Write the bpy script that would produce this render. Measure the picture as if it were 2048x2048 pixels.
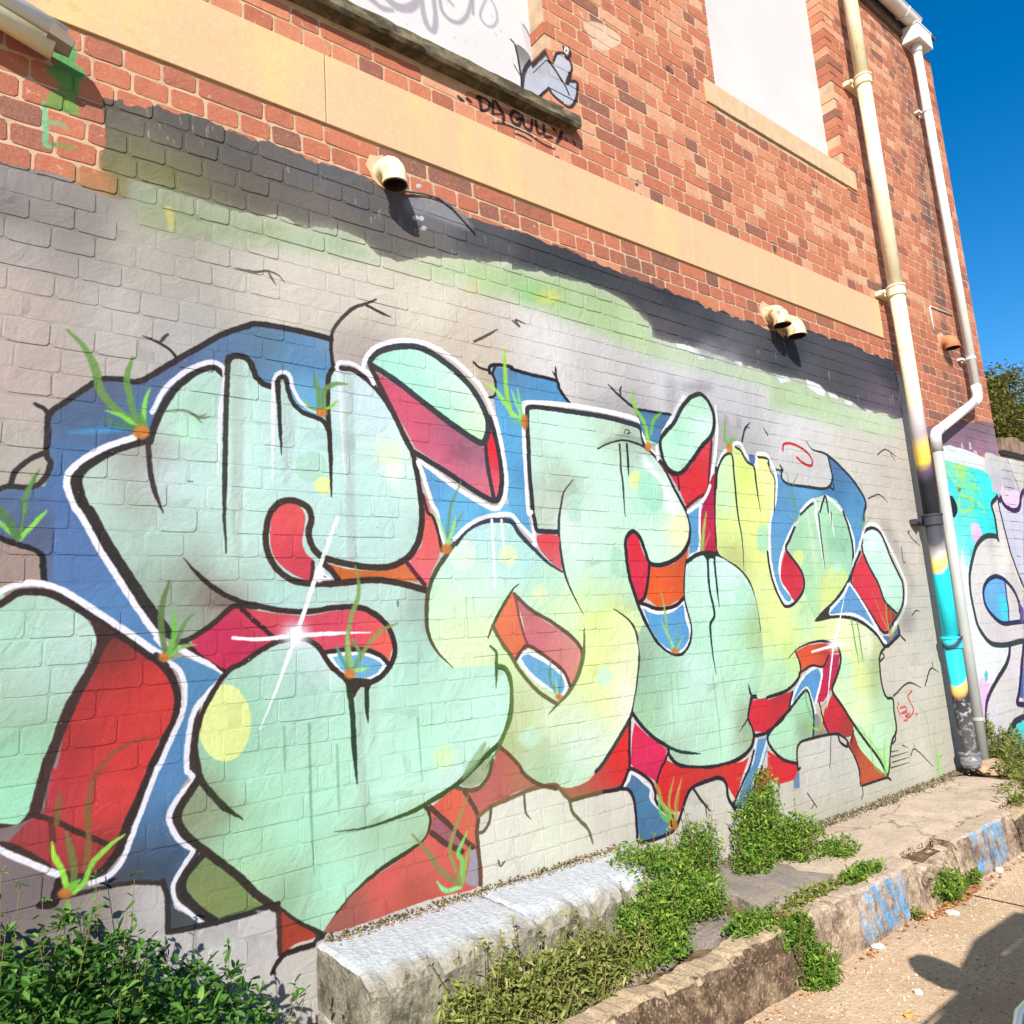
import bpy, math, random
import numpy as np
from mathutils import Vector, Matrix
R=math.radians
sc=bpy.context.scene
for o in list(bpy.data.objects): bpy.data.objects.remove(o)
# ---------------------------------------------------------------- camera
# x runs along the brick wall, y into it, z up; the road is z = 0
AX=Vector((0.78890494,-0.61089439,-0.0666111))   # picture right
AY=Vector((0.04702619,0.16809407,-0.98464863))   # picture down
AZ=Vector((0.61271325,0.77366171,0.16133828))    # view direction
CAM=Vector((0,-2.404,1.30)); FPX=1511.39
cd=bpy.data.cameras.new('camera'); cam=bpy.data.objects.new('camera',cd); sc.collection.objects.link(cam)
M=Matrix((( AX.x,-AY.x,-AZ.x),(AX.y,-AY.y,-AZ.y),(AX.z,-AY.z,-AZ.z))).to_4x4(); M.translation=CAM
cam.matrix_world=M; cd.sensor_width=36; cd.lens=FPX/2048*36; cd.clip_start=.05; cd.clip_end=600
sc.camera=cam
def proj(p):
    v=Vector(p)-CAM; z=v.dot(AZ)
    if z<.05: return None
    return (1024+FPX*v.dot(AX)/z,1024+FPX*v.dot(AY)/z)
# ---------------------------------------------------------------- daylight
SUND=Vector((.95,1,-.93)).normalized()
w=bpy.data.worlds.new('World'); sc.world=w; w.use_nodes=True
nt=w.node_tree; nt.nodes.clear()
sky=nt.nodes.new('ShaderNodeTexSky'); sky.sky_type='NISHITA'; sky.sun_disc=False
sky.sun_elevation=math.asin(-SUND.z); sky.sun_rotation=math.atan2(-SUND.x,-SUND.y)
sky.air_density=1.0; sky.dust_density=.25; sky.ozone_density=2.6; sky.altitude=0
bg=nt.nodes.new('ShaderNodeBackground'); bg.inputs[1].default_value=.10
ow=nt.nodes.new('ShaderNodeOutputWorld'); tint=nt.nodes.new('ShaderNodeHueSaturation'); tint.inputs['Saturation'].default_value=1.45; tint.inputs['Hue'].default_value=.502; nt.links.new(sky.outputs[0],tint.inputs['Color']); nt.links.new(tint.outputs[0],bg.inputs[0]); nt.links.new(bg.outputs[0],ow.inputs[0])
sl=bpy.data.lights.new('sun','SUN'); sl.energy=5.0; sl.angle=R(.53); sl.color=(1,.955,.89)
so=bpy.data.objects.new('sun',sl); sc.collection.objects.link(so)
so.rotation_euler=SUND.to_track_quat('-Z','Y').to_euler(); so.location=(-6,-8,9)
sc.render.engine='CYCLES'
sc.view_settings.view_transform='Standard'; sc.view_settings.look='None'; sc.view_settings.exposure=.8; sc.view_settings.gamma=1
sc.view_settings.use_curve_mapping=False
# ---- paint layers: a canvas in wall metres, filled polygons and brush strokes
def catmull(P,closed,n=6):
    P=np.asarray(P,float)
    if len(P)<3: return P
    if closed: Q=np.vstack([P[-1],P,P[0],P[1]])
    else: Q=np.vstack([2*P[0]-P[1],P,2*P[-1]-P[-2]])
    t=np.linspace(0,1,n,endpoint=False)[:,None];out=[]
    for i in range(1,len(Q)-2):
        p0,p1,p2,p3=Q[i-1],Q[i],Q[i+1],Q[i+2]
        out.append(.5*((2*p1)+(p2-p0)*t+(2*p0-5*p1+4*p2-p3)*t*t+(3*p1-p0-3*p2+p3)*t**3))
    out=np.vstack(out)
    return out if closed else np.vstack([out,Q[-2]])
def boxblur(m,r):
    for ax in (0,1):
        for _ in range(2):
            c=np.cumsum(np.pad(m,[(r+1,r) if a==ax else (0,0) for a in (0,1)],mode='edge'),axis=ax)
            m=(c[2*r+1:]-c[:-2*r-1])/(2*r+1) if ax==0 else (c[:,2*r+1:]-c[:,:-2*r-1])/(2*r+1)
    return m
class Canvas:
    def __init__(s,x0,z0,x1,z1,res,rgb=(0,0,0)):
        s.x0,s.z0,s.res=x0,z0,res
        s.w=int((x1-x0)/res);s.h=int((z1-z0)/res)
        s.c=np.zeros((s.h,s.w,3),np.float32)+np.float32(rgb);s.a=np.zeros((s.h,s.w),np.float32)
    def px(s,P):
        P=np.asarray(P,float).reshape(-1,2)/1000.
        return (P-[s.x0,s.z0])/s.res
    def blend(s,m,i0,j0,col):
        h,w=m.shape;sl=(slice(i0,i0+h),slice(j0,j0+w))
        a0=s.a[sl];a1=a0+(1-a0)*m
        A=(m/np.maximum(a1,1e-5))[...,None];s.c[sl]=s.c[sl]*(1-A)+col*A
        s.a[sl]=a1
    def fill(s,P,ctrl,feather,alpha,smooth):
        P=s.px(P)
        if smooth and len(P)>3: P=catmull(P,True,5)
        f=int(feather/1000/s.res/2)
        pad=f*4+2
        j0=int(max(0,P[:,0].min()-pad));j1=int(min(s.w,P[:,0].max()+pad+1));i0=int(max(0,P[:,1].min()-pad));i1=int(min(s.h,P[:,1].max()+pad+1))
        if j1<=j0 or i1<=i0: return
        m=np.zeros((i1-i0,j1-j0),np.float32)
        A=P;Bq=np.roll(P,-1,0);xs=np.arange(j0,j1)+.5
        for i in range(i0,i1):
            for sub in (.25,.75):
                y=i+sub
                k=(A[:,1]<=y)!=(Bq[:,1]<=y)
                if not k.any(): continue
                X=np.sort(A[k,0]+(y-A[k,1])/(Bq[k,1]-A[k,1])*(Bq[k,0]-A[k,0]))
                for q in range(0,len(X)-1,2):
                    m[i-i0]+=.5*np.clip(np.minimum(xs+.5,X[q+1])-np.maximum(xs-.5,X[q]),0,1)
        if f>0: m=boxblur(m,f)
        m*=alpha
        C=np.array(ctrl,float)
        if len(C)==1: col=C[0,2:5].astype(np.float32)
        else:
            st=4
            yy,xx=np.mgrid[i0:i1+st:st,j0:j1+st:st].astype(float)
            Q=s.px(C[:,:2]);num=0;den=0
            for q,cc in zip(Q,C[:,2:5]):
                w=1/((xx-q[0])**2+(yy-q[1])**2+(.07/s.res)**2)**1.7
                num=num+w[...,None]*cc;den=den+w
            g=(num/den[...,None]).astype(np.float32)
            # bilinear upsample
            def up(g,n,ax):
                t=np.arange(n)/st;k=np.minimum(t.astype(int),g.shape[ax]-2);fr=(t-k)
                a=np.take(g,k,ax);b=np.take(g,k+1,ax)
                sh=[1,1,1];sh[ax]=n;fr=fr.reshape(sh)
                return a*(1-fr)+b*fr
            if g.shape[0]<2 or g.shape[1]<2: col=g.mean((0,1))
            else: col=up(up(g,i1-i0,0),j1-j0,1).astype(np.float32)
        s.blend(m,i0,j0,col)
    def stroke(s,P,ws,col,t0,t1,alpha,soft,smooth):
        P=s.px(P);W=np.asarray(ws,float)[:,None]/1000/s.res
        if smooth and len(P)>2:
            D=catmull(np.hstack([P,W,W]),False,6)
            P,W=D[:,:2],D[:,2]
        else: W=W[:,0]
        L=np.r_[0,np.cumsum(np.hypot(*np.diff(P,axis=0).T))];T=L/max(L[-1],1e-6)
        tap=np.ones(len(T))
        if t0<1: tap=np.minimum(tap,t0+(1-t0)*np.clip(T/.35,0,1))
        if t1<1: tap=np.minimum(tap,t1+(1-t1)*np.clip((1-T)/.35,0,1))
        R=np.maximum(W*tap/2,.45);so=max(soft/1000/s.res,.6)
        pad=R.max()+so+2
        j0=int(max(0,P[:,0].min()-pad));j1=int(min(s.w,P[:,0].max()+pad+1));i0=int(max(0,P[:,1].min()-pad));i1=int(min(s.h,P[:,1].max()+pad+1))
        if j1<=j0 or i1<=i0: return
        m=np.zeros((i1-i0,j1-j0),np.float32)
        for k in range(len(P)-1):
            a,b=P[k],P[k+1];r0,r1=R[k],R[k+1];pp=max(r0,r1)+so+1
            u0=int(max(j0,min(a[0],b[0])-pp));u1=int(min(j1,max(a[0],b[0])+pp+1));v0=int(max(i0,min(a[1],b[1])-pp));v1=int(min(i1,max(a[1],b[1])+pp+1))
            if u1<=u0 or v1<=v0: continue
            x=np.arange(u0,u1)+.5-a[0];y=(np.arange(v0,v1)+.5-a[1])[:,None]
            d=b-a;l2=max(d@d,1e-9);t=np.clip((x*d[0]+y*d[1])/l2,0,1)
            dist=np.hypot(x-t*d[0],y-t*d[1])-(r0+(r1-r0)*t)
            c=np.clip(.5-dist/(2*so)*1.0,0,1)
            sl=(slice(v0-i0,v1-i0),slice(u0-j0,u1-j0));m[sl]=np.maximum(m[sl],c)
        s.blend(m*alpha,i0,j0,np.float32(col))
    def run(s,ops):
        for o in ops:
            if o[0]=='F': s.fill(*o[1:])
            else: s.stroke(*o[1:])
# ---------------------------------------------------------------- spray paint and a dark oval, traced in millimetres; left-hand colours include the dimmer light there: F = filled shape, L = stroke
import json
PAINT=json.loads(r'''{"main":[["F",[-100,2732,700,2722,900,3010,5690,3010,5790,2400,5790,-100,-100,-100],[[0,0,196,190,180]],0,1,0],
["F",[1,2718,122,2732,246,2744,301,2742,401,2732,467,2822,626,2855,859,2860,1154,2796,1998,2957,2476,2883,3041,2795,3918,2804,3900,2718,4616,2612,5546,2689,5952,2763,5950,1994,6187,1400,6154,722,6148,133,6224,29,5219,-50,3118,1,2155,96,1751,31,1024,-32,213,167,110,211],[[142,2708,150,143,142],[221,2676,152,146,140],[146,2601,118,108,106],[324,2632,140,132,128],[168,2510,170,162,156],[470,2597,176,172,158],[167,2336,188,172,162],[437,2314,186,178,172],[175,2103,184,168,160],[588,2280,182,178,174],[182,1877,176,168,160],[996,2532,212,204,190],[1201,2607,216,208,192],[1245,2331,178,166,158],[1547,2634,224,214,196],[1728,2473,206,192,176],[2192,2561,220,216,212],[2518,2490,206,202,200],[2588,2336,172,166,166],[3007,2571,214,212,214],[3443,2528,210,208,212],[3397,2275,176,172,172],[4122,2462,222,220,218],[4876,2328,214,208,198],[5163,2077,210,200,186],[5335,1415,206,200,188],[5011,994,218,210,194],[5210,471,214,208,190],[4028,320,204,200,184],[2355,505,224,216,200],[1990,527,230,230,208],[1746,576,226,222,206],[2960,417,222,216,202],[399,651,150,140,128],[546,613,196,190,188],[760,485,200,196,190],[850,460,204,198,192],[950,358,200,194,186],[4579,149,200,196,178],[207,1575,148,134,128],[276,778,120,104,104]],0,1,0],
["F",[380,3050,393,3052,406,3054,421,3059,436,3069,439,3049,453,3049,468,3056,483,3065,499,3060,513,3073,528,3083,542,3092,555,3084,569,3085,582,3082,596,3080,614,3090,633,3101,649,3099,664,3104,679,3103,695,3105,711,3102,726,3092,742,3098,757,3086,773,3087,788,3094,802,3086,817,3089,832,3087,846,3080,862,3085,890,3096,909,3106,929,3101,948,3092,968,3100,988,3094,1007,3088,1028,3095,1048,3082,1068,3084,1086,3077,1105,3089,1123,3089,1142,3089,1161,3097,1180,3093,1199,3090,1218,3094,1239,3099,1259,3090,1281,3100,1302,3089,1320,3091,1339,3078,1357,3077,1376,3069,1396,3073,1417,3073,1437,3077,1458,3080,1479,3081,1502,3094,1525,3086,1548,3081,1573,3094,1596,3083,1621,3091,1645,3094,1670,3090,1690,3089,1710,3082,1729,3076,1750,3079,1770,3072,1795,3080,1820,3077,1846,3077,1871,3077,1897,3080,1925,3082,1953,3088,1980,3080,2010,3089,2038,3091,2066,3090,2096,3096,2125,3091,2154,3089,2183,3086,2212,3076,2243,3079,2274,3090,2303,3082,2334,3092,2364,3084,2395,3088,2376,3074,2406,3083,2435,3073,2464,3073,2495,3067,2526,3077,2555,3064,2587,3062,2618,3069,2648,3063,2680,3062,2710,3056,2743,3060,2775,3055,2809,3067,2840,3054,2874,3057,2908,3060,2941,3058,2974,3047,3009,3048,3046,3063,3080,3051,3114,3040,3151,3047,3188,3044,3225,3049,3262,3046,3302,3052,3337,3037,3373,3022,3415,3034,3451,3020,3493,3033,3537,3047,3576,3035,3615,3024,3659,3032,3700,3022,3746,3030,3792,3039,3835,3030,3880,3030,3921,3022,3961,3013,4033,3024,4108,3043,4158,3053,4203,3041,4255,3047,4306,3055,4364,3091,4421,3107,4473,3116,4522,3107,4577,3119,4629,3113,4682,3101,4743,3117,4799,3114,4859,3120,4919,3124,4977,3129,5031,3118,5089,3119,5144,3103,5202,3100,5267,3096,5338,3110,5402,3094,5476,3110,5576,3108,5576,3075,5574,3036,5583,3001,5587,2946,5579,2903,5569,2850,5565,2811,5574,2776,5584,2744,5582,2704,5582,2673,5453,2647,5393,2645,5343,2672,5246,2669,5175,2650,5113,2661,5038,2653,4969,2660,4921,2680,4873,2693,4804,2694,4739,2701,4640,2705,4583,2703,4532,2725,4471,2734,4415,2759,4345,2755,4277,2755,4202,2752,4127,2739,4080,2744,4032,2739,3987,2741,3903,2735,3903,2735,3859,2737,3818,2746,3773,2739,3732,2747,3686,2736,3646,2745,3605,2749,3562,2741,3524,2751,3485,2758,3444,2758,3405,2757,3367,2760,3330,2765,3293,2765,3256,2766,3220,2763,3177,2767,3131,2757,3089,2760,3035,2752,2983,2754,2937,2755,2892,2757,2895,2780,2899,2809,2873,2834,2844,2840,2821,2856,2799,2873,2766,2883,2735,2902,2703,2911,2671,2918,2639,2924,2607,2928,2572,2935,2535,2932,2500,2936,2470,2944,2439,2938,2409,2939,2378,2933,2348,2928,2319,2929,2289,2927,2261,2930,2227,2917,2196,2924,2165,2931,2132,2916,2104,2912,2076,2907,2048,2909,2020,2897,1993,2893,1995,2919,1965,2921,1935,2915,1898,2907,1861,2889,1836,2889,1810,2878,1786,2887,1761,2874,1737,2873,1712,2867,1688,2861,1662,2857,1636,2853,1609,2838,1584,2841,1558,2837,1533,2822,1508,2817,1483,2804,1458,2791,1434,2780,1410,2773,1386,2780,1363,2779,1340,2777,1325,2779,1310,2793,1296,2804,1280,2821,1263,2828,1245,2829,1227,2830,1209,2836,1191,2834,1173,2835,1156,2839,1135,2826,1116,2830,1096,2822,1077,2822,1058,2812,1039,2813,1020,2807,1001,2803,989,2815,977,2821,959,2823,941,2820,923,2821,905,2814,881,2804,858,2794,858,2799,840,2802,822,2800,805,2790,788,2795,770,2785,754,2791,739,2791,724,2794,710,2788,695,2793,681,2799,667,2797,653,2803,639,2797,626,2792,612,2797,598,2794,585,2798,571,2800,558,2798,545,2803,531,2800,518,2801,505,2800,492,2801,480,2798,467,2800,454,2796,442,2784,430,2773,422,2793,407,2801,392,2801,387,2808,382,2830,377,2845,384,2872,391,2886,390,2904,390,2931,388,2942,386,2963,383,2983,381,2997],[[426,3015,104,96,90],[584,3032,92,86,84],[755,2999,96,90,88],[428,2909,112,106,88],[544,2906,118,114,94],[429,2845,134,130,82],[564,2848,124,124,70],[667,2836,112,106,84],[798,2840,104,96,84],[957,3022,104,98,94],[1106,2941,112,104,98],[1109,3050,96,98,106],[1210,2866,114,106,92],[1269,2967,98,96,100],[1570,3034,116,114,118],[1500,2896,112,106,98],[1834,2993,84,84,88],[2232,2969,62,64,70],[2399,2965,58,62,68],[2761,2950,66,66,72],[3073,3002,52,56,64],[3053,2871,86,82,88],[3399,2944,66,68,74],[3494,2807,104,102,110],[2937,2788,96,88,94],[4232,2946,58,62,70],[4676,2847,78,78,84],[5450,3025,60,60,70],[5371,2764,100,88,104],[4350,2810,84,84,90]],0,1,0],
["F",[401,2732,377,2809,384,2847,429,2796,452,2794,467,2786,453,2727,430,2728],[[411,2803,134,120,74]],12.4,0.85,1],
["F",[299,2785,356,2788,404,2782,423,2726,357,2722,301,2738],[[357,2761,176,130,84]],12.2,0.7,1],
["F",[441,2781,537,2801,667,2797,858,2799,858,2789,977,2816,1001,2798,1155,2834,1290,2797,1340,2771,1433,2774,1688,2854,1861,2883,1994,2899,2131,2910,2378,2933,2606,2921,2753,2892,2881,2820,2901,2752,3088,2752,3483,2750,3902,2727,4183,2731,4638,2696,4966,2650,5243,2659,5491,2642,5514,2586,5291,2502,4751,2495,4136,2522,3856,2509,3881,2625,3347,2642,3016,2630,2686,2668,2455,2704,2209,2736,1982,2766,1885,2743,1616,2742,1374,2753,1152,2726,857,2685,668,2655,488,2657,468,2732],[[506,2753,150,162,132],[565,2694,152,160,122],[710,2763,158,170,140],[798,2741,160,172,140],[1000,2726,172,192,160],[904,2774,164,176,140],[1556,2790,184,204,160],[1821,2818,180,208,150],[1681,2753,196,212,176],[2065,2861,166,196,140],[2561,2848,172,200,146],[2785,2771,188,212,160],[3024,2682,196,214,180],[3472,2686,192,212,176],[4314,2657,184,210,164],[4942,2564,196,216,180]],56.9,0.92,1],
["F",[565,2736,589,2734,594,2680,582,2657,574,2673],[[577,2698,206,200,110]],10.4,0.7,1],
["F",[2283,2830,2279,2821,2269,2811,2254,2801,2235,2791,2213,2783,2190,2776,2167,2772,2145,2770,2127,2771,2114,2774,2106,2780,2103,2788,2107,2797,2117,2807,2132,2817,2151,2827,2173,2835,2196,2842,2219,2846,2241,2848,2259,2847,2272,2844,2280,2838],[[0,0,206,216,110]],36.2,0.8,1],
["F",[2160,2815,2156,2799,2147,2783,2133,2768,2116,2755,2097,2745,2077,2738,2057,2735,2038,2736,2023,2742,2012,2751,2005,2763,2004,2777,2008,2793,2017,2809,2031,2824,2048,2837,2067,2847,2087,2854,2107,2857,2126,2856,2141,2850,2152,2841,2159,2829],[[0,0,140,200,130]],42.1,0.5,1],
["F",[1810,2760,1808,2751,1804,2741,1798,2732,1790,2725,1781,2719,1772,2716,1764,2715,1755,2716,1749,2720,1744,2727,1741,2734,1740,2744,1742,2753,1746,2763,1752,2772,1760,2779,1769,2785,1778,2788,1786,2789,1795,2788,1801,2784,1806,2777,1809,2770],[[0,0,222,200,150]],25.7,0.6,1],
["F",[3078,2758,3144,2767,3230,2757,3296,2747,3247,2727,3172,2739,3085,2737],[[1998,2957,236,238,238]],3.8,1,0],
["F",[3247,2723,3304,2729,3312,2708,3255,2705],[[1998,2957,236,238,238]],3.8,1,0],
["F",[3581,2752,3657,2758,3652,2733,3602,2732],[[1998,2957,236,238,238]],4.1,1,0],
["F",[3985,2732,4114,2745,4153,2726,4031,2690,4008,2711],[[1998,2957,236,238,238]],4.5,1,0],
["F",[4324,2762,4475,2751,4546,2718,4520,2679,4427,2682,4329,2720],[[1998,2957,236,238,238]],4.8,1,0],
["F",[4563,2720,4674,2710,4701,2687,4587,2688],[[1998,2957,236,238,238]],5,1,0],
["F",[4771,2697,4873,2693,4847,2662,4772,2670],[[1998,2957,236,238,238]],5.1,1,0],
["F",[5025,2668,5150,2661,5090,2644],[[1998,2957,236,238,238]],5.4,1,0],
["F",[3454,2799,3449,2786,3436,2773,3417,2760,3394,2748,3367,2738,3339,2732,3311,2728,3286,2728,3265,2731,3250,2738,3241,2747,3240,2759,3245,2772,3258,2785,3277,2798,3300,2810,3327,2820,3355,2826,3383,2830,3408,2830,3429,2827,3444,2820,3453,2811],[[0,0,150,148,158]],57.4,0.7,1],
["F",[3649,2788,3644,2777,3632,2766,3614,2754,3592,2744,3567,2735,3540,2729,3514,2726,3491,2726,3471,2728,3456,2734,3448,2742,3447,2752,3452,2763,3464,2774,3482,2786,3504,2796,3529,2805,3556,2811,3582,2814,3605,2814,3625,2812,3640,2806,3648,2798],[[0,0,160,158,166]],59.9,0.6,1],
["F",[1465,3059,1548,3092,1639,3116,1704,3100,1770,3066,1794,3018,1698,3014,1569,3022,1475,3004],[[1571,3058,150,150,154]],19.7,0.8,1],
["F",[1522,2995,1521,2992,1520,2989,1517,2987,1514,2984,1511,2982,1507,2980,1504,2980,1501,2980,1498,2980,1496,2982,1495,2984,1494,2987,1495,2990,1496,2993,1499,2995,1502,2998,1505,3000,1509,3002,1512,3002,1515,3002,1518,3002,1520,3000,1521,2998],[[0,0,214,216,220]],3.6,0.9,1],
["F",[1550,3001,1549,2998,1548,2995,1545,2992,1542,2990,1539,2988,1535,2986,1532,2986,1528,2986,1526,2986,1524,2988,1522,2990,1522,2993,1523,2996,1524,2999,1527,3002,1530,3004,1533,3006,1537,3008,1540,3008,1544,3008,1546,3008,1548,3006,1550,3004],[[0,0,214,216,220]],3.7,0.9,1],
["F",[1545,3144,1544,3141,1543,3138,1541,3135,1538,3132,1534,3130,1530,3128,1527,3127,1523,3127,1521,3128,1519,3129,1517,3132,1517,3134,1518,3137,1519,3140,1521,3143,1524,3146,1528,3148,1532,3150,1535,3151,1539,3151,1541,3150,1543,3149,1545,3146],[[0,0,214,216,220]],3.7,0.9,1],
["F",[1560,2960,1559,2957,1558,2954,1555,2951,1552,2949,1549,2947,1545,2945,1542,2945,1538,2945,1536,2945,1534,2947,1532,2949,1532,2952,1533,2955,1534,2958,1537,2961,1540,2963,1543,2965,1547,2967,1550,2967,1554,2967,1556,2967,1558,2965,1560,2963],[[0,0,214,216,220]],3.7,0.9,1],
["L",[1101,3054,1103,3033],[2.6,2.5],[190,188,186],1,0.3,0.33325754783979494,0,1],
["L",[1676,2898,1678,2863],[4.9,4.9],[190,188,186],1,0.3,0.4109640878451588,0,1],
["L",[2277,2961,2278,2942],[3.4,3.4],[190,188,186],1,0.3,0.40720021628945824,0,1],
["L",[5089,2653,5088,2596],[10.7,10.7],[190,188,186],1,0.3,0.39671780900962,0,1],
["L",[1341,2966,1343,2935],[4.7,4.7],[190,188,186],1,0.3,0.7400253756805997,0,1],
["L",[676,3015,679,2989],[3,3],[190,188,186],1,0.3,0.3888950871203922,0,1],
["L",[1986,3008,1988,2966],[5.8,5.8],[190,188,186],1,0.3,0.5738194347935269,0,1],
["L",[1306,2928,1308,2902],[4.8,4.7],[190,188,186],1,0.3,0.7240220441118173,0,1],
["L",[2139,2945,2141,2914],[4.4,4.4],[190,188,186],1,0.3,0.38066030306080423,0,1],
["L",[1323,2940,1324,2929],[2.4,2.4],[190,188,186],1,0.3,0.6131753727699517,0,1],
["L",[1242,2985,1244,2962],[3.2,3.2],[190,188,186],1,0.3,0.7986394370860561,0,1],
["L",[977,3020,978,3004],[3.7,3.7],[190,188,186],1,0.3,0.43815241747984157,0,1],
["L",[1503,2937,1505,2917],[4.1,4.1],[190,188,186],1,0.3,0.7521575507653289,0,1],
["L",[713,3080,715,3065],[3.7,3.7],[190,188,186],1,0.3,0.6077160375643486,0,1],
["L",[1104,3022,1105,3007],[3.4,3.4],[190,188,186],1,0.3,0.3214055938910098,0,1],
["L",[3167,2786,3168,2735],[7,7],[190,188,186],1,0.3,0.7799337958064756,0,1],
["L",[506,3064,510,3033],[3.4,3.4],[190,188,186],1,0.3,0.5052138405344377,0,1],
["L",[5278,2693,5276,2633],[7.6,7.6],[190,188,186],1,0.3,0.39570760240436964,0,1],
["L",[1857,3007,1859,2984],[5.9,5.9],[190,188,186],1,0.3,0.4656536145995932,0,1],
["L",[485,3094,486,3082],[3.4,3.4],[190,188,186],1,0.3,0.48136213346267215,0,1],
["L",[1277,3045,1280,3008],[3.5,3.5],[190,188,186],1,0.3,0.40395842087871664,0,1],
["L",[606,3087,608,3074],[3.3,3.3],[190,188,186],1,0.3,0.3748202674333657,0,1],
["L",[561,3037,563,3022],[4,4],[190,188,186],1,0.3,0.36113662881720976,0,1],
["L",[2232,2879,2234,2853],[6.6,6.6],[190,188,186],1,0.3,0.5388809815115211,0,1],
["L",[1118,3011,1119,2999],[3.3,3.3],[190,188,186],1,0.3,0.42429298701672125,0,1],
["L",[4699,2682,4698,2641],[5.2,5.2],[190,188,186],1,0.3,0.4271968307099766,0,1],
["L",[1120,3038,1122,3022],[4.5,4.5],[190,188,186],1,0.3,0.37085088388999576,0,1],
["L",[587,2982,589,2960],[4,4],[190,188,186],1,0.3,0.5014810329778314,0,1],
["L",[4826,2716,4823,2660],[9.9,9.9],[190,188,186],1,0.3,0.5471440113614228,0,1],
["L",[692,3063,695,3032],[4,3.9],[190,188,186],1,0.3,0.7622886857593639,0,1],
["L",[1434,2955,1437,2922],[4.2,4.2],[190,188,186],1,0.3,0.7074130856245352,0,1],
["L",[2229,2900,2230,2864],[3.9,3.9],[190,188,186],1,0.3,0.761399981350384,0,1],
["L",[5470,2824,5464,2754],[12.7,12.7],[190,188,186],1,0.3,0.6341759413155077,0,1],
["L",[570,2987,572,2975],[3.9,3.9],[190,188,186],1,0.3,0.6335949586939549,0,1],
["L",[609,3073,612,3049],[3.1,3.1],[190,188,186],1,0.3,0.6732472784956027,0,1],
["L",[5133,2805,5133,2786],[11.7,11.7],[190,188,186],1,0.3,0.30655513856563343,0,1],
["L",[4617,2860,4615,2804],[9.8,9.8],[190,188,186],1,0.3,0.738938935184238,0,1],
["L",[2335,2853,2336,2834],[5.5,5.5],[190,188,186],1,0.3,0.4653215580375089,0,1],
["L",[4727,2694,4724,2654],[8.3,8.3],[190,188,186],1,0.3,0.3131967294178499,0,1],
["L",[545,3025,547,3005],[3.7,3.7],[190,188,186],1,0.3,0.6040625742603571,0,1],
["L",[815,3036,818,3008],[3.2,3.2],[190,188,186],1,0.3,0.30527563429228377,0,1],
["L",[4224,2719,4224,2698],[7.7,7.7],[190,188,186],1,0.3,0.49057901280132193,0,1],
["L",[3833,2860,3833,2834],[6.9,6.8],[190,188,186],1,0.3,0.7831393040718807,0,1],
["L",[698,3075,700,3050],[3.9,3.9],[190,188,186],1,0.3,0.5562373243256866,0,1],
["L",[1806,2897,1809,2862],[2.8,2.8],[190,188,186],1,0.3,0.7406624694940293,0,1],
["L",[978,3034,981,3003],[3.1,3.1],[190,188,186],1,0.3,0.699174435281348,0,1],
["L",[894,2965,895,2951],[2.3,2.3],[190,188,186],1,0.3,0.5471276143931649,0,1],
["L",[1442,2971,1445,2935],[4.5,4.5],[190,188,186],1,0.3,0.30278106200733895,0,1],
["L",[1348,2977,1350,2953],[4.4,4.3],[190,188,186],1,0.3,0.5421247270938363,0,1],
["L",[648,3061,651,3032],[2.6,2.6],[190,188,186],1,0.3,0.6833349651858708,0,1],
["L",[5781,2656,5778,2601],[10.6,10.6],[190,188,186],1,0.3,0.45663628482850177,0,1],
["L",[4959,2753,4956,2691],[7.3,7.2],[190,188,186],1,0.3,0.7337630439797829,0,1],
["L",[3816,2796,3815,2761],[5,5],[190,188,186],1,0.3,0.685521071393371,0,1],
["L",[1528,2948,1529,2932],[2.7,2.7],[190,188,186],1,0.3,0.37196913538645016,0,1],
["L",[4013,2879,4011,2824],[6.5,6.5],[190,188,186],1,0.3,0.5879912398528119,0,1],
["L",[1485,2957,1486,2943],[3.6,3.6],[190,188,186],1,0.3,0.7680940393518112,0,1],
["L",[930,2991,931,2973],[2.8,2.8],[190,188,186],1,0.3,0.31158568487975496,0,1],
["L",[511,2986,514,2958],[3.5,3.5],[190,188,186],1,0.3,0.7036250666264284,0,1],
["L",[5428,2804,5425,2754],[9.3,9.2],[190,188,186],1,0.3,0.5869322411437226,0,1],
["L",[5209,2662,5204,2595],[6.3,6.3],[190,188,186],1,0.3,0.6257780353692571,0,1],
["L",[787,2583,856,2586,856,2586,897,2601,935,2596,958,2572],[8.3,8.5,8.5,8.6,8.7,8.8],[70,62,58],0.3,0.3,0.8,0,1],
["L",[902,2593,915,2572,927,2557],[7.7,7.7,7.7],[80,72,66],1,0.3,0.8,0,1],
["L",[1764,2512,1828,2551,1895,2594],[11.3,11.5,11.8],[70,64,60],1,0.3,0.9,0,1],
["L",[1980,2648,2015,2631,1995,2658,2054,2649],[9.4,9.5,9.5,9.6],[74,70,68],1,0.3,0.9,0,1],
["L",[503,2285,549,2272,584,2253,606,2226],[8.8,9,9.1,9.1],[48,42,42],0.3,1,1,0,1],
["L",[555,2276,566,2295,576,2304],[10.6,10.7,10.7],[72,60,56],0.5,0.8,1,0,1],
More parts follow.
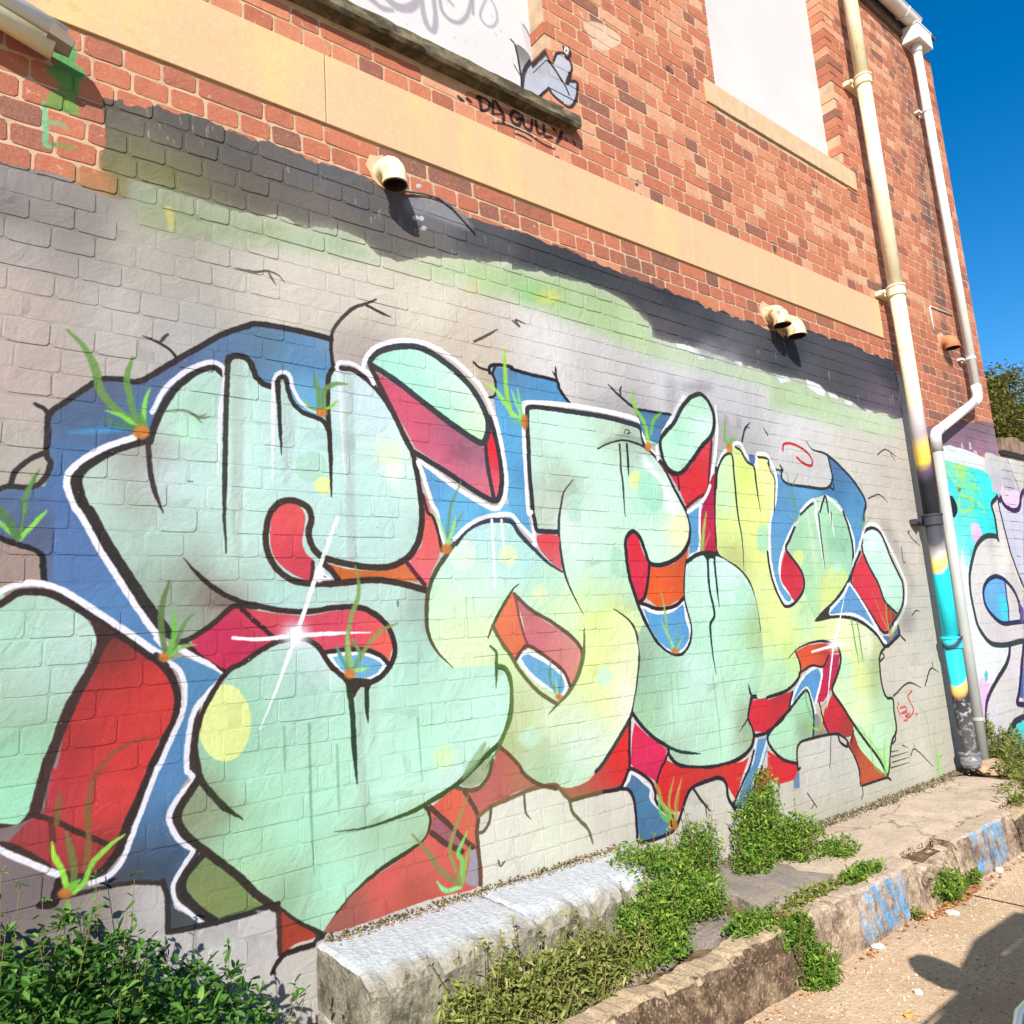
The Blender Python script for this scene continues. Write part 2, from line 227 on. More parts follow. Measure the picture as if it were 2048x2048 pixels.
["F",[156,1783,176,1795,259,1794,270,1847,259,1922,260,2000,269,2009,310,2054,373,2115,397,2131,494,2141,550,2182,600,2225,668,2278,743,2333,825,2387,853,2400,853,2393,922,2400,1041,2403,1126,2398,1128,2360,1133,2281,1133,2113,849,2031,668,1924,312,1725,590,1303,486,1348,267,1525,262,1575,255,1604,230,1622,190,1636,143,1652],[[305,1986,80,98,130],[422,2094,90,96,119],[569,2146,86,104,141],[751,2316,96,123,160],[407,1978,77,100,136],[341,1892,79,119,163],[898,2364,92,119,143],[991,2334,94,140,177],[1063,2299,88,136,183],[286,1754,81,112,164],[250,1666,76,81,105],[300,1576,94,101,133],[346,1651,85,115,162],[382,1501,89,129,172],[485,1404,84,132,177],[172,1748,85,109,141],[1115,2368,117,149,177],[495,2051,75,118,160],[1036,2173,109,173,213]],0,1,0],
["L",[313,1956,373,1966,470,1986],[14.3,14.7,15.3],[70,160,210],0.3,0.5,0.7,7.2,1],
["F",[188,1796,202,1834,229,1859,251,1867,261,1839,246,1808,216,1791],[[215,1828,176,166,156]],0,1,1],
["L",[150,1777,176,1790,216,1789,246,1802,264,1832,270,1863,260,1888,261,1950,264,2004,310,2052,373,2113,397,2129,440,2136,494,2137,550,2180,600,2223,668,2278,743,2338,825,2385,853,2398,922,2403,1041,2403,1126,2398],[14.4,14.6,14.8,15,15.2,15.3,15.3,15.4,15.5,15.9,16.4,16.6,16.9,17.3,17.8,18.2,18.8,19.4,20.1,20.4,20.9,21.8,22.4],[48,42,42],1,1,1,0,1],
["L",[179,1788,184,1818,199,1845,229,1874,259,1892],[13.9,14,14.1,14.4,14.6],[48,42,42],1,1,1,0,1],
["L",[264,2000,250,2018,229,2028],[12.7,12.6,12.5],[48,42,42],1,0.8,1,0,1],
["L",[1128,2405,1135,2432,1165,2479,1220,2538,1276,2569,1315,2594],[13.2,13.3,13.5,13.8,14.1,14.3],[72,62,60],1,0.5,1,0,1],
["L",[1275,2561,1325,2546,1375,2535],[10.8,11,11.2],[60,54,52],1,0.3,1,0,1],
["L",[1129,2411,1125,2360,1129,2300],[14.3,14.2,14.1],[48,42,42],1,1,1,0,1],
["L",[155,1651,191,1634,230,1620,257,1601,261,1572,265,1532],[14.8,15,15.3,15.4,15.4,15.4],[30,26,28],1,1,1,0,1],
["F",[161,1635,200,1622,243,1608,250,1575,257,1532,242,1529,183,1515,166,1498,143,1491,137,1645],[[207,1575,156,136,128]],0,1,1],
["F",[310,1812,317,1782,334,1738,348,1719,396,1625,449,1534,502,1445,538,1390,567,1355,593,1369,556,1409,466,1542,364,1727,343,1784,348,1850,443,1922,408,1923,348,1877],[[158,1717,46,40,40]],0,1,0],
["F",[604,1356,753,1248,691,1160,668,1105,660,1049,668,980,668,946,610,879,617,824,675,750,628,682,632,639,719,544,683,549,607,631,600,668,611,694,654,755,596,824,589,865,653,945,635,985,638,1033,657,1144,706,1201,741,1247,668,1294],[[182,1055,56,50,46]],0,1,0],
["F",[285,1887,310,1812,334,1738,380,1632,485,1461,571,1343,486,1355,285,1539],[[315,1613,84,117,167],[451,1425,85,129,177],[327,1756,77,109,157]],0,1,0],
["F",[543,1322,593,1272,616,1187,594,1095,542,999,519,910,470,788,429,743,367,731,321,752,330,772,397,763,444,807,492,919,525,1002,559,1063,594,1170],[[182,1055,60,44,42]],0,1,0],
["F",[522,1953,558,2060,592,2124,639,2180,684,2211,721,2220,750,2198,759,2254,807,2276,837,2259,860,2202,900,2185,923,2203,937,2222,956,2218,965,2176,982,2136,1058,2094,1105,2081,1110,2257,1138,2287,1164,2296,1243,2279,1337,2197,1415,2057,1461,1938,1478,1780,1476,1487,1472,1409,1473,1337,1524,1238,1701,1201,1783,1189,1826,1166,1841,1088,1810,967,1772,898,1723,837,1625,813,1670,768,1553,774,1456,741,1452,671,1427,628,1352,601,1250,569,1176,533,1105,487,1050,427,1028,426,952,480,891,541,832,605,832,593,712,721,668,763,632,803,610,847,617,882,668,957,668,980,660,1049,668,1105,691,1160,745,1249,611,1346,556,1409,466,1542,364,1727,357,1739,343,1784,337,1822,348,1850,388,1885,443,1922],[[628,2091,184,220,205],[668,2009,186,226,208],[571,1832,205,226,230],[668,1818,198,230,222],[410,1820,182,204,194],[497,1907,150,142,132],[499,1746,146,150,138],[480,1825,158,160,150],[377,1759,186,212,200],[447,1673,178,206,192],[536,1616,170,198,184],[519,1518,150,172,156],[592,1458,140,160,140],[668,1516,142,138,122],[727,1479,140,118,108],[572,1689,186,216,206],[747,1557,190,226,214],[810,1684,196,228,218],[791,1935,200,234,224],[1008,2026,194,226,222],[891,1900,190,224,218],[1292,2160,210,232,240],[1254,1882,198,232,224],[1367,1991,216,240,226],[1173,1781,190,228,220],[1220,1673,196,228,222],[929,1483,184,224,214],[1315,1461,196,224,212],[1432,1411,164,182,170],[1415,1292,178,220,200],[924,1238,178,214,198],[1037,1281,206,226,226],[965,1110,178,220,200],[1354,1158,184,228,206],[1578,1162,194,236,210],[1098,969,186,234,206],[1689,1030,202,244,220],[1448,896,190,244,212],[784,1130,164,216,186],[744,999,156,206,172],[762,776,172,232,194],[668,850,140,150,118],[724,828,138,140,104],[661,888,130,136,110],[823,917,182,240,208],[1048,839,188,244,212],[958,737,180,240,206],[1285,798,200,246,224],[1181,650,182,226,196],[1206,674,158,186,150],[1382,672,166,196,158],[914,649,168,208,172],[912,574,146,176,140],[1086,590,182,240,206],[800,638,176,216,172],[1526,802,212,240,228]],0,1,1],
["F",[720,2081,718,2069,712,2056,702,2045,690,2036,676,2029,660,2025,644,2025,630,2028,618,2033,608,2042,602,2053,600,2065,602,2077,608,2090,618,2101,630,2110,644,2117,660,2121,676,2121,690,2118,702,2113,712,2104,718,2093],[[0,0,196,226,205]],16.7,0.5,1],
["F",[581,2063,668,2140,688,2143,708,2080,692,2034,609,2011,601,2044],[[648,2094,172,210,190]],8.5,0.6,1],
["F",[671,2005,670,1993,667,1981,661,1971,654,1962,645,1957,636,1954,627,1954,618,1958,611,1965,605,1974,602,1985,601,1997,602,2009,605,2021,611,2031,618,2040,627,2045,636,2048,645,2048,654,2044,661,2037,667,2028,670,2017],[[0,0,190,240,208]],20.5,0.7,1],
["L",[789,2250,792,2114,785,1747,788,1607],[40.1,39.6,38.1,37.6],[176,190,180],1,0.6,0.75,7.1,1],
["L",[949,2207,958,2091,949,1860],[42.3,42,41],[180,200,192],1,0.5,0.7,9.4,1],
["L",[1190,2270,1188,2071,1180,1766,1181,1602],[36,35.3,34.3,33.8],[184,200,196],1,1,0.75,7.2,1],
["L",[1195,1159,1190,899,1200,787],[30.7,29.9,29.7],[176,196,180],1,1,0.6,6.5,1],
["L",[1245,1163,1242,970],[31.3,30.7],[186,208,192],1,0.7,0.5,6.6,1],
["F",[1096,1925,1093,1910,1087,1897,1078,1884,1066,1875,1052,1868,1038,1865,1023,1865,1010,1870,998,1878,989,1888,984,1901,982,1915,985,1930,991,1943,1000,1956,1012,1965,1026,1972,1040,1975,1055,1975,1068,1970,1080,1962,1089,1952,1094,1939],[[0,0,176,214,196]],2.8,0.9,1],
["F",[1114,1857,1113,1849,1109,1842,1104,1835,1097,1829,1089,1826,1080,1824,1072,1825,1064,1827,1057,1832,1052,1838,1049,1845,1048,1853,1049,1861,1053,1868,1058,1875,1065,1881,1073,1884,1082,1886,1090,1885,1098,1883,1105,1878,1110,1872,1113,1865],[[0,0,228,240,160]],2.9,0.95,1],
["F",[1395,1994,1393,1979,1387,1965,1378,1953,1368,1943,1355,1937,1342,1933,1330,1934,1318,1938,1308,1946,1301,1957,1296,1970,1295,1984,1297,1999,1303,2013,1312,2025,1322,2035,1335,2041,1348,2045,1360,2044,1372,2040,1382,2032,1389,2021,1394,2008],[[0,0,226,240,200]],26.4,0.7,1],
["F",[1391,1923,1390,1910,1386,1897,1380,1886,1373,1878,1364,1872,1356,1870,1347,1871,1339,1875,1333,1883,1328,1893,1325,1904,1325,1917,1326,1930,1330,1943,1336,1954,1343,1962,1352,1968,1360,1970,1369,1969,1377,1965,1383,1957,1388,1947,1391,1936],[[0,0,250,250,236]],26.4,0.6,1],
["F",[823,1091,820,1062,812,1035,800,1013,784,997,765,988,744,987,724,993,705,1007,689,1027,677,1051,669,1080,667,1109,670,1138,678,1165,690,1187,706,1203,725,1212,746,1213,766,1207,785,1193,801,1173,813,1149,821,1120],[[0,0,230,238,152]],3.1,0.95,1],
["F",[1559,880,1557,870,1552,861,1544,853,1534,848,1523,846,1511,846,1500,849,1489,855,1481,863,1474,872,1470,883,1469,894,1471,904,1476,913,1484,921,1494,926,1505,928,1517,928,1528,925,1539,919,1547,911,1554,902,1558,891],[[0,0,222,244,180]],25.4,0.7,1],
["L",[928,1065,928,940,931,923],[8.4,8.2,8.2],[124,178,140],1,0.4,0.7,1.7,1],
["L",[1011,1063,1010,927,1011,805,1015,603],[9.5,9.3,9.2,9.1],[124,178,140],1,0.4,0.8,1.7,1],
["L",[1105,984,1105,912,1105,764],[8.9,8.8,8.7],[124,178,140],1,0.4,0.6,1.8,1],
["L",[1415,1033,1419,864,1422,819],[7.9,7.8,7.8],[124,178,140],1,0.4,0.6,2,1],
["L",[1473,1082,1468,962],[6.1,6],[124,178,140],1,0.4,0.4,2,1],
["F",[1582,783,1625,813,1676,862,1716,895,1730,844,1696,793,1664,769,1621,763],[[1642,801,166,180,140]],0,1,1],
["F",[150,1464,184,1487,210,1501,249,1503,286,1492,338,1458,381,1405,395,1368,386,1325,367,1283,343,1239,319,1182,302,1132,288,1083,277,1040,271,1041,259,977,246,930,223,908,187,909,170,913],[[226,1468,164,196,172],[303,1430,176,206,192],[352,1374,200,222,214],[214,1381,170,216,192],[306,1341,176,210,198],[203,1262,172,196,178],[277,1255,178,206,192],[235,1174,152,180,152],[223,1092,150,206,166],[212,985,160,220,184]],0,1,1],
["F",[428,1381,486,1344,532,1304,572,1267,597,1219,605,1180,594,1129,562,1074,528,1001,525,988,495,918,469,860,460,803,445,766,397,750,320,781,275,814,234,845,205,864,243,908,281,930,291,994,299,1037,308,1035,321,1113,344,1179,371,1240,393,1292,405,1353],[[438,1366,86,50,40],[469,1341,128,54,46],[435,1321,110,46,40],[487,1273,206,52,50],[404,1244,170,50,50],[558,1230,212,56,52],[455,1167,206,56,56],[540,1157,212,62,56],[328,1077,160,46,46],[490,1072,208,56,52],[315,1001,190,50,60],[458,960,224,66,62],[394,902,226,62,60],[307,942,176,60,70],[259,879,140,58,60],[335,814,176,52,60],[412,814,140,56,50],[413,763,120,50,44],[274,837,164,56,60]],0,1,1],
["L",[541,1087,490,1076,446,1057,411,1019,393,988,384,887,384,786],[15.7,15.4,15.1,14.8,14.6,14.4,14.2],[140,78,50],0.4,1,0.85,3.6,1],
["L",[250,929,302,904,364,861,441,811],[13.6,13.9,14.2,14.6],[66,36,32],1,1,1,0,1],
["L",[299,907,301,880,304,850],[15.7,15.7,15.7],[90,44,36],1,1,0.8,0,1],
["L",[150,1460,184,1484,210,1501,249,1503,286,1494,334,1465,400,1415,469,1364,521,1323,557,1294,586,1258,606,1210,610,1168,598,1113,573,1061,539,1000,534,979,507,912,478,855,460,803,438,768,404,742],[18.2,18.6,18.8,19.2,19.5,19.8,20.3,20.8,21.1,21.4,21.6,21.6,21.6,21.3,21,20.5,20.4,20,19.7,19.4,19.1,18.8],[50,36,34],1,1,1,0,1],
["F",[381,1416,411,1404,452,1368,435,1366,418,1345,399,1298,381,1257,356,1206,338,1159,318,1106,299,1037,293,1018,280,953,272,928,243,914,204,906,170,906,171,878,205,871,260,833,314,779,306,771,232,827,188,861,172,868,170,919,223,910,245,933,258,983,274,1054,288,1090,319,1189,367,1283,386,1325,395,1368],[[418,1378,62,42,38]],1.2,1,1],
["L",[149,1491,166,1505,183,1515,209,1524,242,1527,286,1517,337,1487,417,1426,486,1374,539,1331,564,1315],[16.4,16.5,16.7,16.9,17.2,17.5,17.8,18.3,18.8,19.1,19.3],[236,232,240],1,1,1,0,1],
["L",[172,868,189,855,226,828,276,794,315,768],[15.3,15.4,15.6,16,16.2],[236,232,240],1,1,1,0,1],
["F",[590,1296,623,1305,741,1247,706,1205,660,1148,646,1100,638,1033,635,985,638,955,613,922,581,874,589,829,614,785,646,757,632,717,611,690,593,677,604,611,686,548,594,555,576,674,511,703,455,706,398,727,461,759,493,838,526,916,553,990,570,1025,620,1137,630,1193,623,1251],[[649,1260,83,137,177],[631,1147,86,134,177],[606,1020,88,138,186],[577,939,89,138,188],[561,853,81,123,167],[544,803,76,103,137],[614,756,77,109,149],[528,727,68,76,89],[596,718,62,70,84],[461,728,70,66,74],[632,573,72,74,76]],0,1,0],
["L",[584,1290,612,1267,627,1228,629,1185,620,1133,591,1070,559,997,556,997,526,916,496,837,474,777,455,750,429,733,392,728],[16.4,16.5,16.6,16.5,16.4,16.1,15.7,15.7,15.3,15,14.8,14.6,14.4,14.1],[236,232,240],1,1,1,0,1],
["L",[611,1329,668,1294,741,1247,706,1201,657,1144,640,1071,635,985,644,969,653,945,617,911,589,865,596,824,625,779,654,755,632,724,611,694,600,668,607,631,646,586,683,549],[16.7,17,17.4,17.1,16.6,16.4,16.2,16.2,16.2,15.9,15.7,15.6,15.8,15.9,15.7,15.5,15.4,15.4,15.6,15.7],[236,232,240],1,0.7,1,0,1],
["L",[571,1343,553,1363],[22.4,22.2],[236,232,240],1,1,1,0,1],
["L",[611,1350,660,1322,706,1291,749,1252],[16.7,17,17.2,17.5],[60,28,30],1,1,1,0,1],
["L",[579,1281,564,1297,550,1314],[16.3,16.3,16.2],[48,42,42],1,1,1,0,1],
["F",[683,742,650,706,628,679,632,643,668,595,719,550,831,549,855,554,831,575,780,639],[[705,679,118,138,92],[686,629,134,142,80],[780,588,122,140,84]],0,1,1],
["L",[683,738,650,709,627,679,630,643,664,596,719,544],[20.5,20.1,19.9,19.8,20,20.3],[48,42,42],1,1,1,0,1],
["L",[594,552,668,546,719,544,831,544,855,547,899,547],[15.2,15.6,16,16.7,16.9,17.2],[48,42,42],1,1,1,0,1],
["L",[572,689,585,644,587,554],[15.3,15.3,15.1],[48,42,42],1,1,1,0,1],
["L",[278,701,308,700,316,727,318,752],[24.3,24.6,24.8,24.9],[40,26,24],0.6,0.6,1,0,1],
["L",[316,708,355,708,430,709,495,704,572,685],[11.1,11.3,11.7,12.1,12.5],[58,44,42],1,1,1,0,1],
["L",[526,1959,443,1922,388,1885,352,1850,339,1818,345,1784,361,1739,374,1728,423,1633,477,1542,527,1460,560,1413,589,1369],[25,24.1,23.5,23,22.8,22.8,22.8,22.9,23.2,23.4,23.7,23.9,24.1],[44,40,38],1,1,1,0,1],
["L",[482,1959,408,1923,348,1877,319,1844,311,1813,317,1782,334,1738,348,1719,396,1625,449,1534,502,1445,538,1390,567,1355],[19.2,18.6,18,17.7,17.6,17.6,17.6,17.7,17.9,18.1,18.3,18.5,18.6],[236,232,240],1,1,1,0,1],
["L",[522,1943,528,1869,542,1797,565,1737],[15.6,15.5,15.5,15.5],[58,46,52],1,0.3,1,0,1],
["L",[526,1951,533,1981,555,2046,589,2115,636,2172,684,2209,721,2218,746,2197],[20.3,20.4,20.8,21.2,21.7,22.2,22.5,22.7],[48,42,42],1,0.8,1,0,1],
["L",[532,2044,569,2125,628,2191,692,2231,730,2235,750,2211,746,2152,735,2062,726,1869],[15,15.4,15.8,16.3,16.5,16.6,16.5,16.3,15.9],[236,232,240],1,0.3,1,0,1],
["L",[761,2263,756,2154,752,2019,746,1745,748,1682,751,1615],[17.7,17.5,17.2,16.7,16.6,16.5],[60,58,52],1,0.25,1,0,1],
["L",[760,2249,776,2268,807,2274,833,2258,850,2214,860,2202,878,2189,900,2185],[20.3,20.4,20.7,20.9,20.9,20.9,21.1,21.2],[48,42,42],1,1,1,0,1],
["L",[902,1856,907,2038,911,2178,921,2226,945,2242,968,2234,981,2188,1002,2149,1035,2125,1069,2117],[14.3,14.6,14.8,14.9,15.1,15.2,15.2,15.3,15.4,15.6],[236,232,240],0.3,0.8,1,0,1],
["L",[929,2133,925,2199,937,2222,954,2220,962,2181,980,2136,1015,2108,1058,2097,1092,2082,1111,2043],[16.7,16.8,16.9,17,17,17,17.2,17.4,17.6,17.7],[48,42,42],1,1,1,0,1],
["L",[929,2204,930,2087,935,1949],[14,13.9,13.7],[48,42,42],1,0.2,1,0,1],
["L",[1139,2297,1118,2268,1109,2228,1106,2134,1110,2038,1111,1919,1110,1820],[19.2,19.1,18.9,18.8,18.6,18.4,18.3],[50,46,40],1,0.3,1,0,1],
["L",[1146,2278,1154,2215,1156,2116,1159,1971,1165,1866],[11.2,11.1,11,10.9,10.8],[236,232,240],1,0.3,1,0,1],
["L",[1144,2293,1155,2312,1191,2319,1233,2308,1291,2261],[16.2,16.3,16.5,16.7,17],[236,232,240],1,1,1,0,1],
["L",[1162,2293,1201,2295,1243,2279,1295,2242,1337,2197,1379,2130,1415,2057,1446,1998,1458,1938,1467,1847,1476,1780],[19.4,19.7,19.9,20.2,20.4,20.5,20.7,20.8,20.7,20.6,20.6],[60,50,46],1,1,1,0,1],
["F",[1453,2009,1439,1967,1453,1897,1464,1780,1475,1780,1493,1781,1479,1858,1467,1949],[[1467,1949,58,48,48]],0,1,1],
["F",[624,1599,668,1549,723,1495,787,1457,779,1448,668,1448,611,1497,592,1557],[[707,1479,122,106,96],[649,1529,140,140,124],[610,1569,170,194,178],[746,1458,110,90,84],[630,1477,150,170,150]],13.9,0.85,1],
["L",[624,1600,645,1573,672,1543,715,1505,763,1476,808,1458,842,1451],[15.7,15.8,15.9,16.1,16.3,16.6,16.8],[46,36,34],0.12,1,1,0,1],
["F",[747,1437,771,1445,842,1434,928,1419,1017,1411,1112,1423,1200,1421,1260,1398,1305,1345,1324,1298,1317,1271,1305,1244,1255,1275,1180,1289,1107,1289,1065,1287,1047,1301,1024,1324,926,1334,883,1324,840,1298,790,1277,750,1256,650,1334,688,1375],[[863,1417,220,90,80],[779,1391,196,44,84],[719,1354,200,50,90],[766,1291,196,36,72],[927,1398,206,76,92],[1063,1379,214,74,96],[1208,1373,222,84,98],[1157,1317,216,70,92],[1282,1300,238,104,84],[841,1335,170,44,84],[1084,1312,210,80,100]],0,1,1],
["F",[1083,1277,1126,1279,1205,1276,1254,1261,1292,1231,1272,1201,1226,1187,1191,1190,1148,1207,1115,1232],[[1183,1239,112,173,208],[1126,1261,122,186,215],[1232,1218,108,165,208]],0,1,1],
["L",[1088,1275,1126,1278,1204,1275,1254,1259,1288,1232,1267,1202,1226,1186,1186,1190,1143,1207,1111,1236,1090,1273],[11.8,11.9,12.3,12.5,12.6,12.5,12.3,12.1,11.9,11.8,11.8],[248,248,252],1,1,1,0,1],
["L",[1070,1287,1156,1292,1230,1283,1275,1262,1305,1235],[15.3,15.8,16.2,16.4,16.6],[48,42,42],1,1,1,0,1],
["L",[615,1346,649,1358,707,1395,763,1443,787,1449,842,1445,842,1449,928,1430,1018,1424,1112,1434,1200,1432,1260,1407,1311,1359,1333,1297,1324,1243,1282,1196,1221,1172,1171,1181,1133,1204,1087,1247,1056,1297,1029,1322,984,1340,904,1329,840,1298,799,1272,750,1248,691,1160,669,1105,659,1046,665,992,672,957],[16,16.2,16.6,17.1,17.3,17.6,17.6,18.2,18.8,19.5,20.1,20.5,20.7,20.8,20.6,20.2,19.7,19.4,19.2,19,18.8,18.7,18.4,17.8,17.4,17,16.7,16.1,15.9,15.7,15.7,15.7],[56,42,38],1,1,1,0,1],
["L",[799,1438,841,1397,866,1375,904,1340],[14.9,15,15.1,15.3],[66,30,34],1,1,1,0,1],
["L",[1152,1176,1163,1088,1165,1002,1169,902,1172,851],[20.2,20.1,20,19.8,19.7],[40,64,40],1,0.25,1,0,1],
["L",[1220,1170,1218,1104,1220,1042],[16.9,16.8,16.7],[40,60,44],1,0.2,1,0,1],
["F",[1133,1200,1161,1158,1170,1131,1185,1151,1200,1163,1215,1157,1224,1143,1235,1164,1251,1181],[[1181,1178,58,46,40]],0,1,1],
["L",[670,957,690,920,743,855,796,811],[18.6,18.7,19,19.3],[50,52,34],1,0.15,1,0,1],
["L",[672,953,646,917,619,881,612,846,632,803,668,763,712,721,781,654,832,593,891,538,952,480,1002,444,1036,421],[22.4,22,21.7,21.5,21.6,21.9,22.2,22.6,23,23.4,23.8,24.2,24.5],[50,44,34],1,1,1,0,1],
["L",[1047,426,1105,483,1176,531,1250,567,1352,599,1422,623,1449,672,1445,708,1428,733],[13.9,14.3,14.8,15.3,15.9,16.3,16.5,16.6,16.5],[66,60,34],1,1,1,0,1],
["L",[1090,717,1183,708,1281,713,1385,728,1467,751,1553,779,1625,818,1707,867,1773,906,1817,975,1840,1057,1842,1118,1823,1170,1783,1188],[16.3,16.9,17.5,18.2,18.7,19.3,19.9,20.5,21,21.4,21.7,21.9,21.8,21.6],[60,86,40],0.15,1,1,0,1],
["F",[892,1665,897,1726,925,1776,961,1787,994,1780,1011,1749,1010,1704,1000,1658,1013,1618,1040,1592,1030,1565,1020,1530,975,1543,930,1574,900,1613],[[933,1710,228,84,92],[931,1622,214,72,88],[998,1578,206,66,84],[979,1770,220,90,84]],0,1,1],
["F",[1088,1581,1165,1565,1267,1558,1330,1563,1391,1582,1444,1522,1372,1525,1266,1535,1164,1531,1134,1527],[[1241,1549,206,104,48],[1400,1541,216,116,70]],0,1,1],
["F",[1411,1590,1462,1654,1476,1750,1490,1847,1520,1757,1551,1666,1536,1616,1503,1556,1483,1511,1466,1516],[[1485,1655,234,96,96],[1458,1570,238,110,120],[1504,1580,230,120,120],[1487,1781,214,110,96]],0,1,1],
["F",[1054,1565,1077,1552,1103,1527,1057,1525],[[1077,1538,246,244,252]],0,1,1],
["L",[1058,1547,1082,1538],[8.3,8.3],[60,50,80],1,0.4,1,0,1],
["L",[1473,1790,1470,1740,1455,1679,1421,1624,1375,1592,1320,1573,1241,1572,1166,1583,1098,1597,1055,1617,1032,1650,1024,1691,1035,1736,1026,1772,998,1789,966,1796,930,1788,898,1757,882,1712,877,1656,887,1608,917,1561,961,1530,1020,1517,1095,1515,1164,1520,1265,1527,1371,1513,1476,1486],[26,25.8,25.6,25.2,24.7,24.2,23.6,23,22.5,22.2,22.1,22.1,22.3,22.3,22.1,21.9,21.5,21.2,21,20.9,20.8,21,21.3,21.7,22.3,22.9,23.7,24.5,25.3],[62,48,42],1,1,1,0,1],
["L",[1069,1588,1101,1561,1129,1524],[21.3,21.5,21.6],[66,44,38],1,1,1,0,1],
["L",[1397,1590,1434,1546,1469,1507],[17.6,17.8,17.9],[100,40,56],1,1,1,0,1],
["L",[1480,1847,1498,1781,1521,1762,1541,1702,1552,1636],[13.1,13.1,13.2,13.2,13.2],[66,46,46],1,1,1,0,1],
["L",[1036,1587,1035,1561,1027,1525],[13.7,13.7,13.6],[80,40,46],1,1,1,0,1],
["F",[1485,1961,1565,1910,1710,1835,1811,1803,1905,1846,1912,1930,1971,1804,2009,1677,1898,1767,1844,1792,1757,1778,1678,1742,1612,1683,1568,1667,1540,1783],[[1681,1790,107,184,224],[1535,1903,96,157,207],[1680,1779,105,182,225],[1968,1770,123,192,227],[1942,1876,107,186,224]],0,1,0],
["F",[1846,2420,1954,2426,1954,2426,2063,2415,2201,2413,2236,2369,2279,2319,2013,2275,2003,2168,1985,1805,2004,1693,1901,1800,1901,1800,1869,1927,1876,2096,1848,2264,1842,2286,1865,2353],[[1951,2396,92,130,167],[2135,2378,83,147,195],[1980,2312,91,157,205],[1962,2106,99,176,221],[1928,1875,106,178,218],[1878,2211,99,172,222],[1968,1934,83,147,198]],0,1,0],
["F",[1758,2422,1790,2398,1837,2389,1861,2347,1850,2293,1822,2280,1797,2314],[[1820,2346,196,184,160]],0,1,1],
["L",[1755,2421,1783,2403,1830,2397,1856,2369,1861,2335,1853,2293,1821,2277],[11.2,11.3,11.4,11.5,11.5,11.4,11.3],[48,42,42],1,1,1,0,1],
["L",[1833,2388,1839,2418,1882,2432,1954,2435,1954,2426,2063,2418,2201,2414,2221,2379,2249,2346,2282,2316],[15.2,15.3,15.5,15.8,15.8,16.3,16.9,17,17.1,17.2],[30,28,34],1,1,1,0,1],
["L",[2213,2421,2203,2438,2189,2454],[12.7,12.7,12.7],[40,38,40],1,0.3,1,0,1],
["L",[2207,2432,2210,2470,2209,2483],[12.7,12.8,12.8],[40,38,40],1,0.3,1,0,1],
["L",[1867,2423,1851,2391,1865,2353],[11.6,11.5,11.5],[40,38,44],1,1,1,0,1],
["F",[1288,2323,1283,2348,1329,2393,1404,2423,1487,2439,1565,2421,1657,2376,1743,2305,1803,2218,1811,2145,1794,2099,1766,2079,1703,2105,1611,2149,1493,2219,1381,2286],[[1355,2350,176,232,212],[1498,2294,172,238,212],[1560,2332,206,244,226],[1651,2291,226,244,232],[1711,2217,214,244,216],[1614,2203,176,238,214],[1738,2137,206,244,196],[1775,2197,236,246,226]],0,1,1],
["F",[1292,2303,1380,2270,1493,2208,1610,2138,1765,2068,1785,2059,1796,1949,1808,1841,1719,1878,1569,1968,1459,2026,1401,2123,1338,2217],[[1324,2277,206,84,112],[1433,2179,214,92,116],[1456,2077,216,92,118],[1607,2094,176,96,124],[1700,2066,150,104,120],[1571,2010,220,106,132],[1691,1941,208,112,136],[1747,2000,178,110,134],[1752,1891,222,116,128]],0,1,0],
["F",[1824,2136,1852,2066,1857,1954,1837,1870,1815,1852,1803,1950,1793,2076],[[1822,2107,226,40,48],[1825,2063,250,40,50],[1824,1968,214,70,96],[1832,1897,240,104,112]],0,1,1],
["L",[1282,2322,1280,2347,1323,2389,1404,2422,1487,2436,1565,2418,1657,2370,1743,2300,1799,2212,1808,2145,1791,2095,1766,2080,1703,2105,1611,2151,1493,2219,1381,2284,1282,2327],[24.5,24.5,25,25.7,26.4,27,27.7,28.2,28.5,28.4,28.2,27.9,27.5,26.8,26,25.2,24.5],[60,62,66],1,1,1,0,1],
["L",[1282,2317,1297,2288,1328,2231,1379,2135,1415,2062,1450,2004],[21.3,21.3,21.4,21.6,21.8,21.9],[70,52,54],1,1,1,0,1],
["L",[1818,2191,1848,2093,1863,1982,1856,1899,1825,1844,1750,1864,1628,1925,1527,1975,1453,2009],[24.9,24.9,24.8,24.6,24.3,23.8,23,22.4,21.9],[56,52,58],1,1,1,0,1],
["L",[1790,2087,1795,1977,1815,1852],[19.6,19.4,19.4],[62,56,60],1,1,1,0,1],
["L",[1290,2256,1270,2294,1252,2306,1259,2343,1302,2398,1371,2435,1447,2455,1537,2457,1628,2429,1721,2373,1793,2307,1843,2200,1869,2095,1884,1984,1880,1895,1847,1826,1809,1811,1748,1832,1625,1888,1537,1942,1469,1977,1483,1930,1518,1819,1540,1783,1553,1707,1568,1667],[18,18,17.9,18,18.3,18.8,19.3,19.9,20.4,20.9,21.2,21.3,21.3,21.2,21.1,20.7,20.5,20.1,19.5,19,18.7,18.7,18.7,18.8,18.8,18.8],[250,248,254],1,0.8,1,0,1],
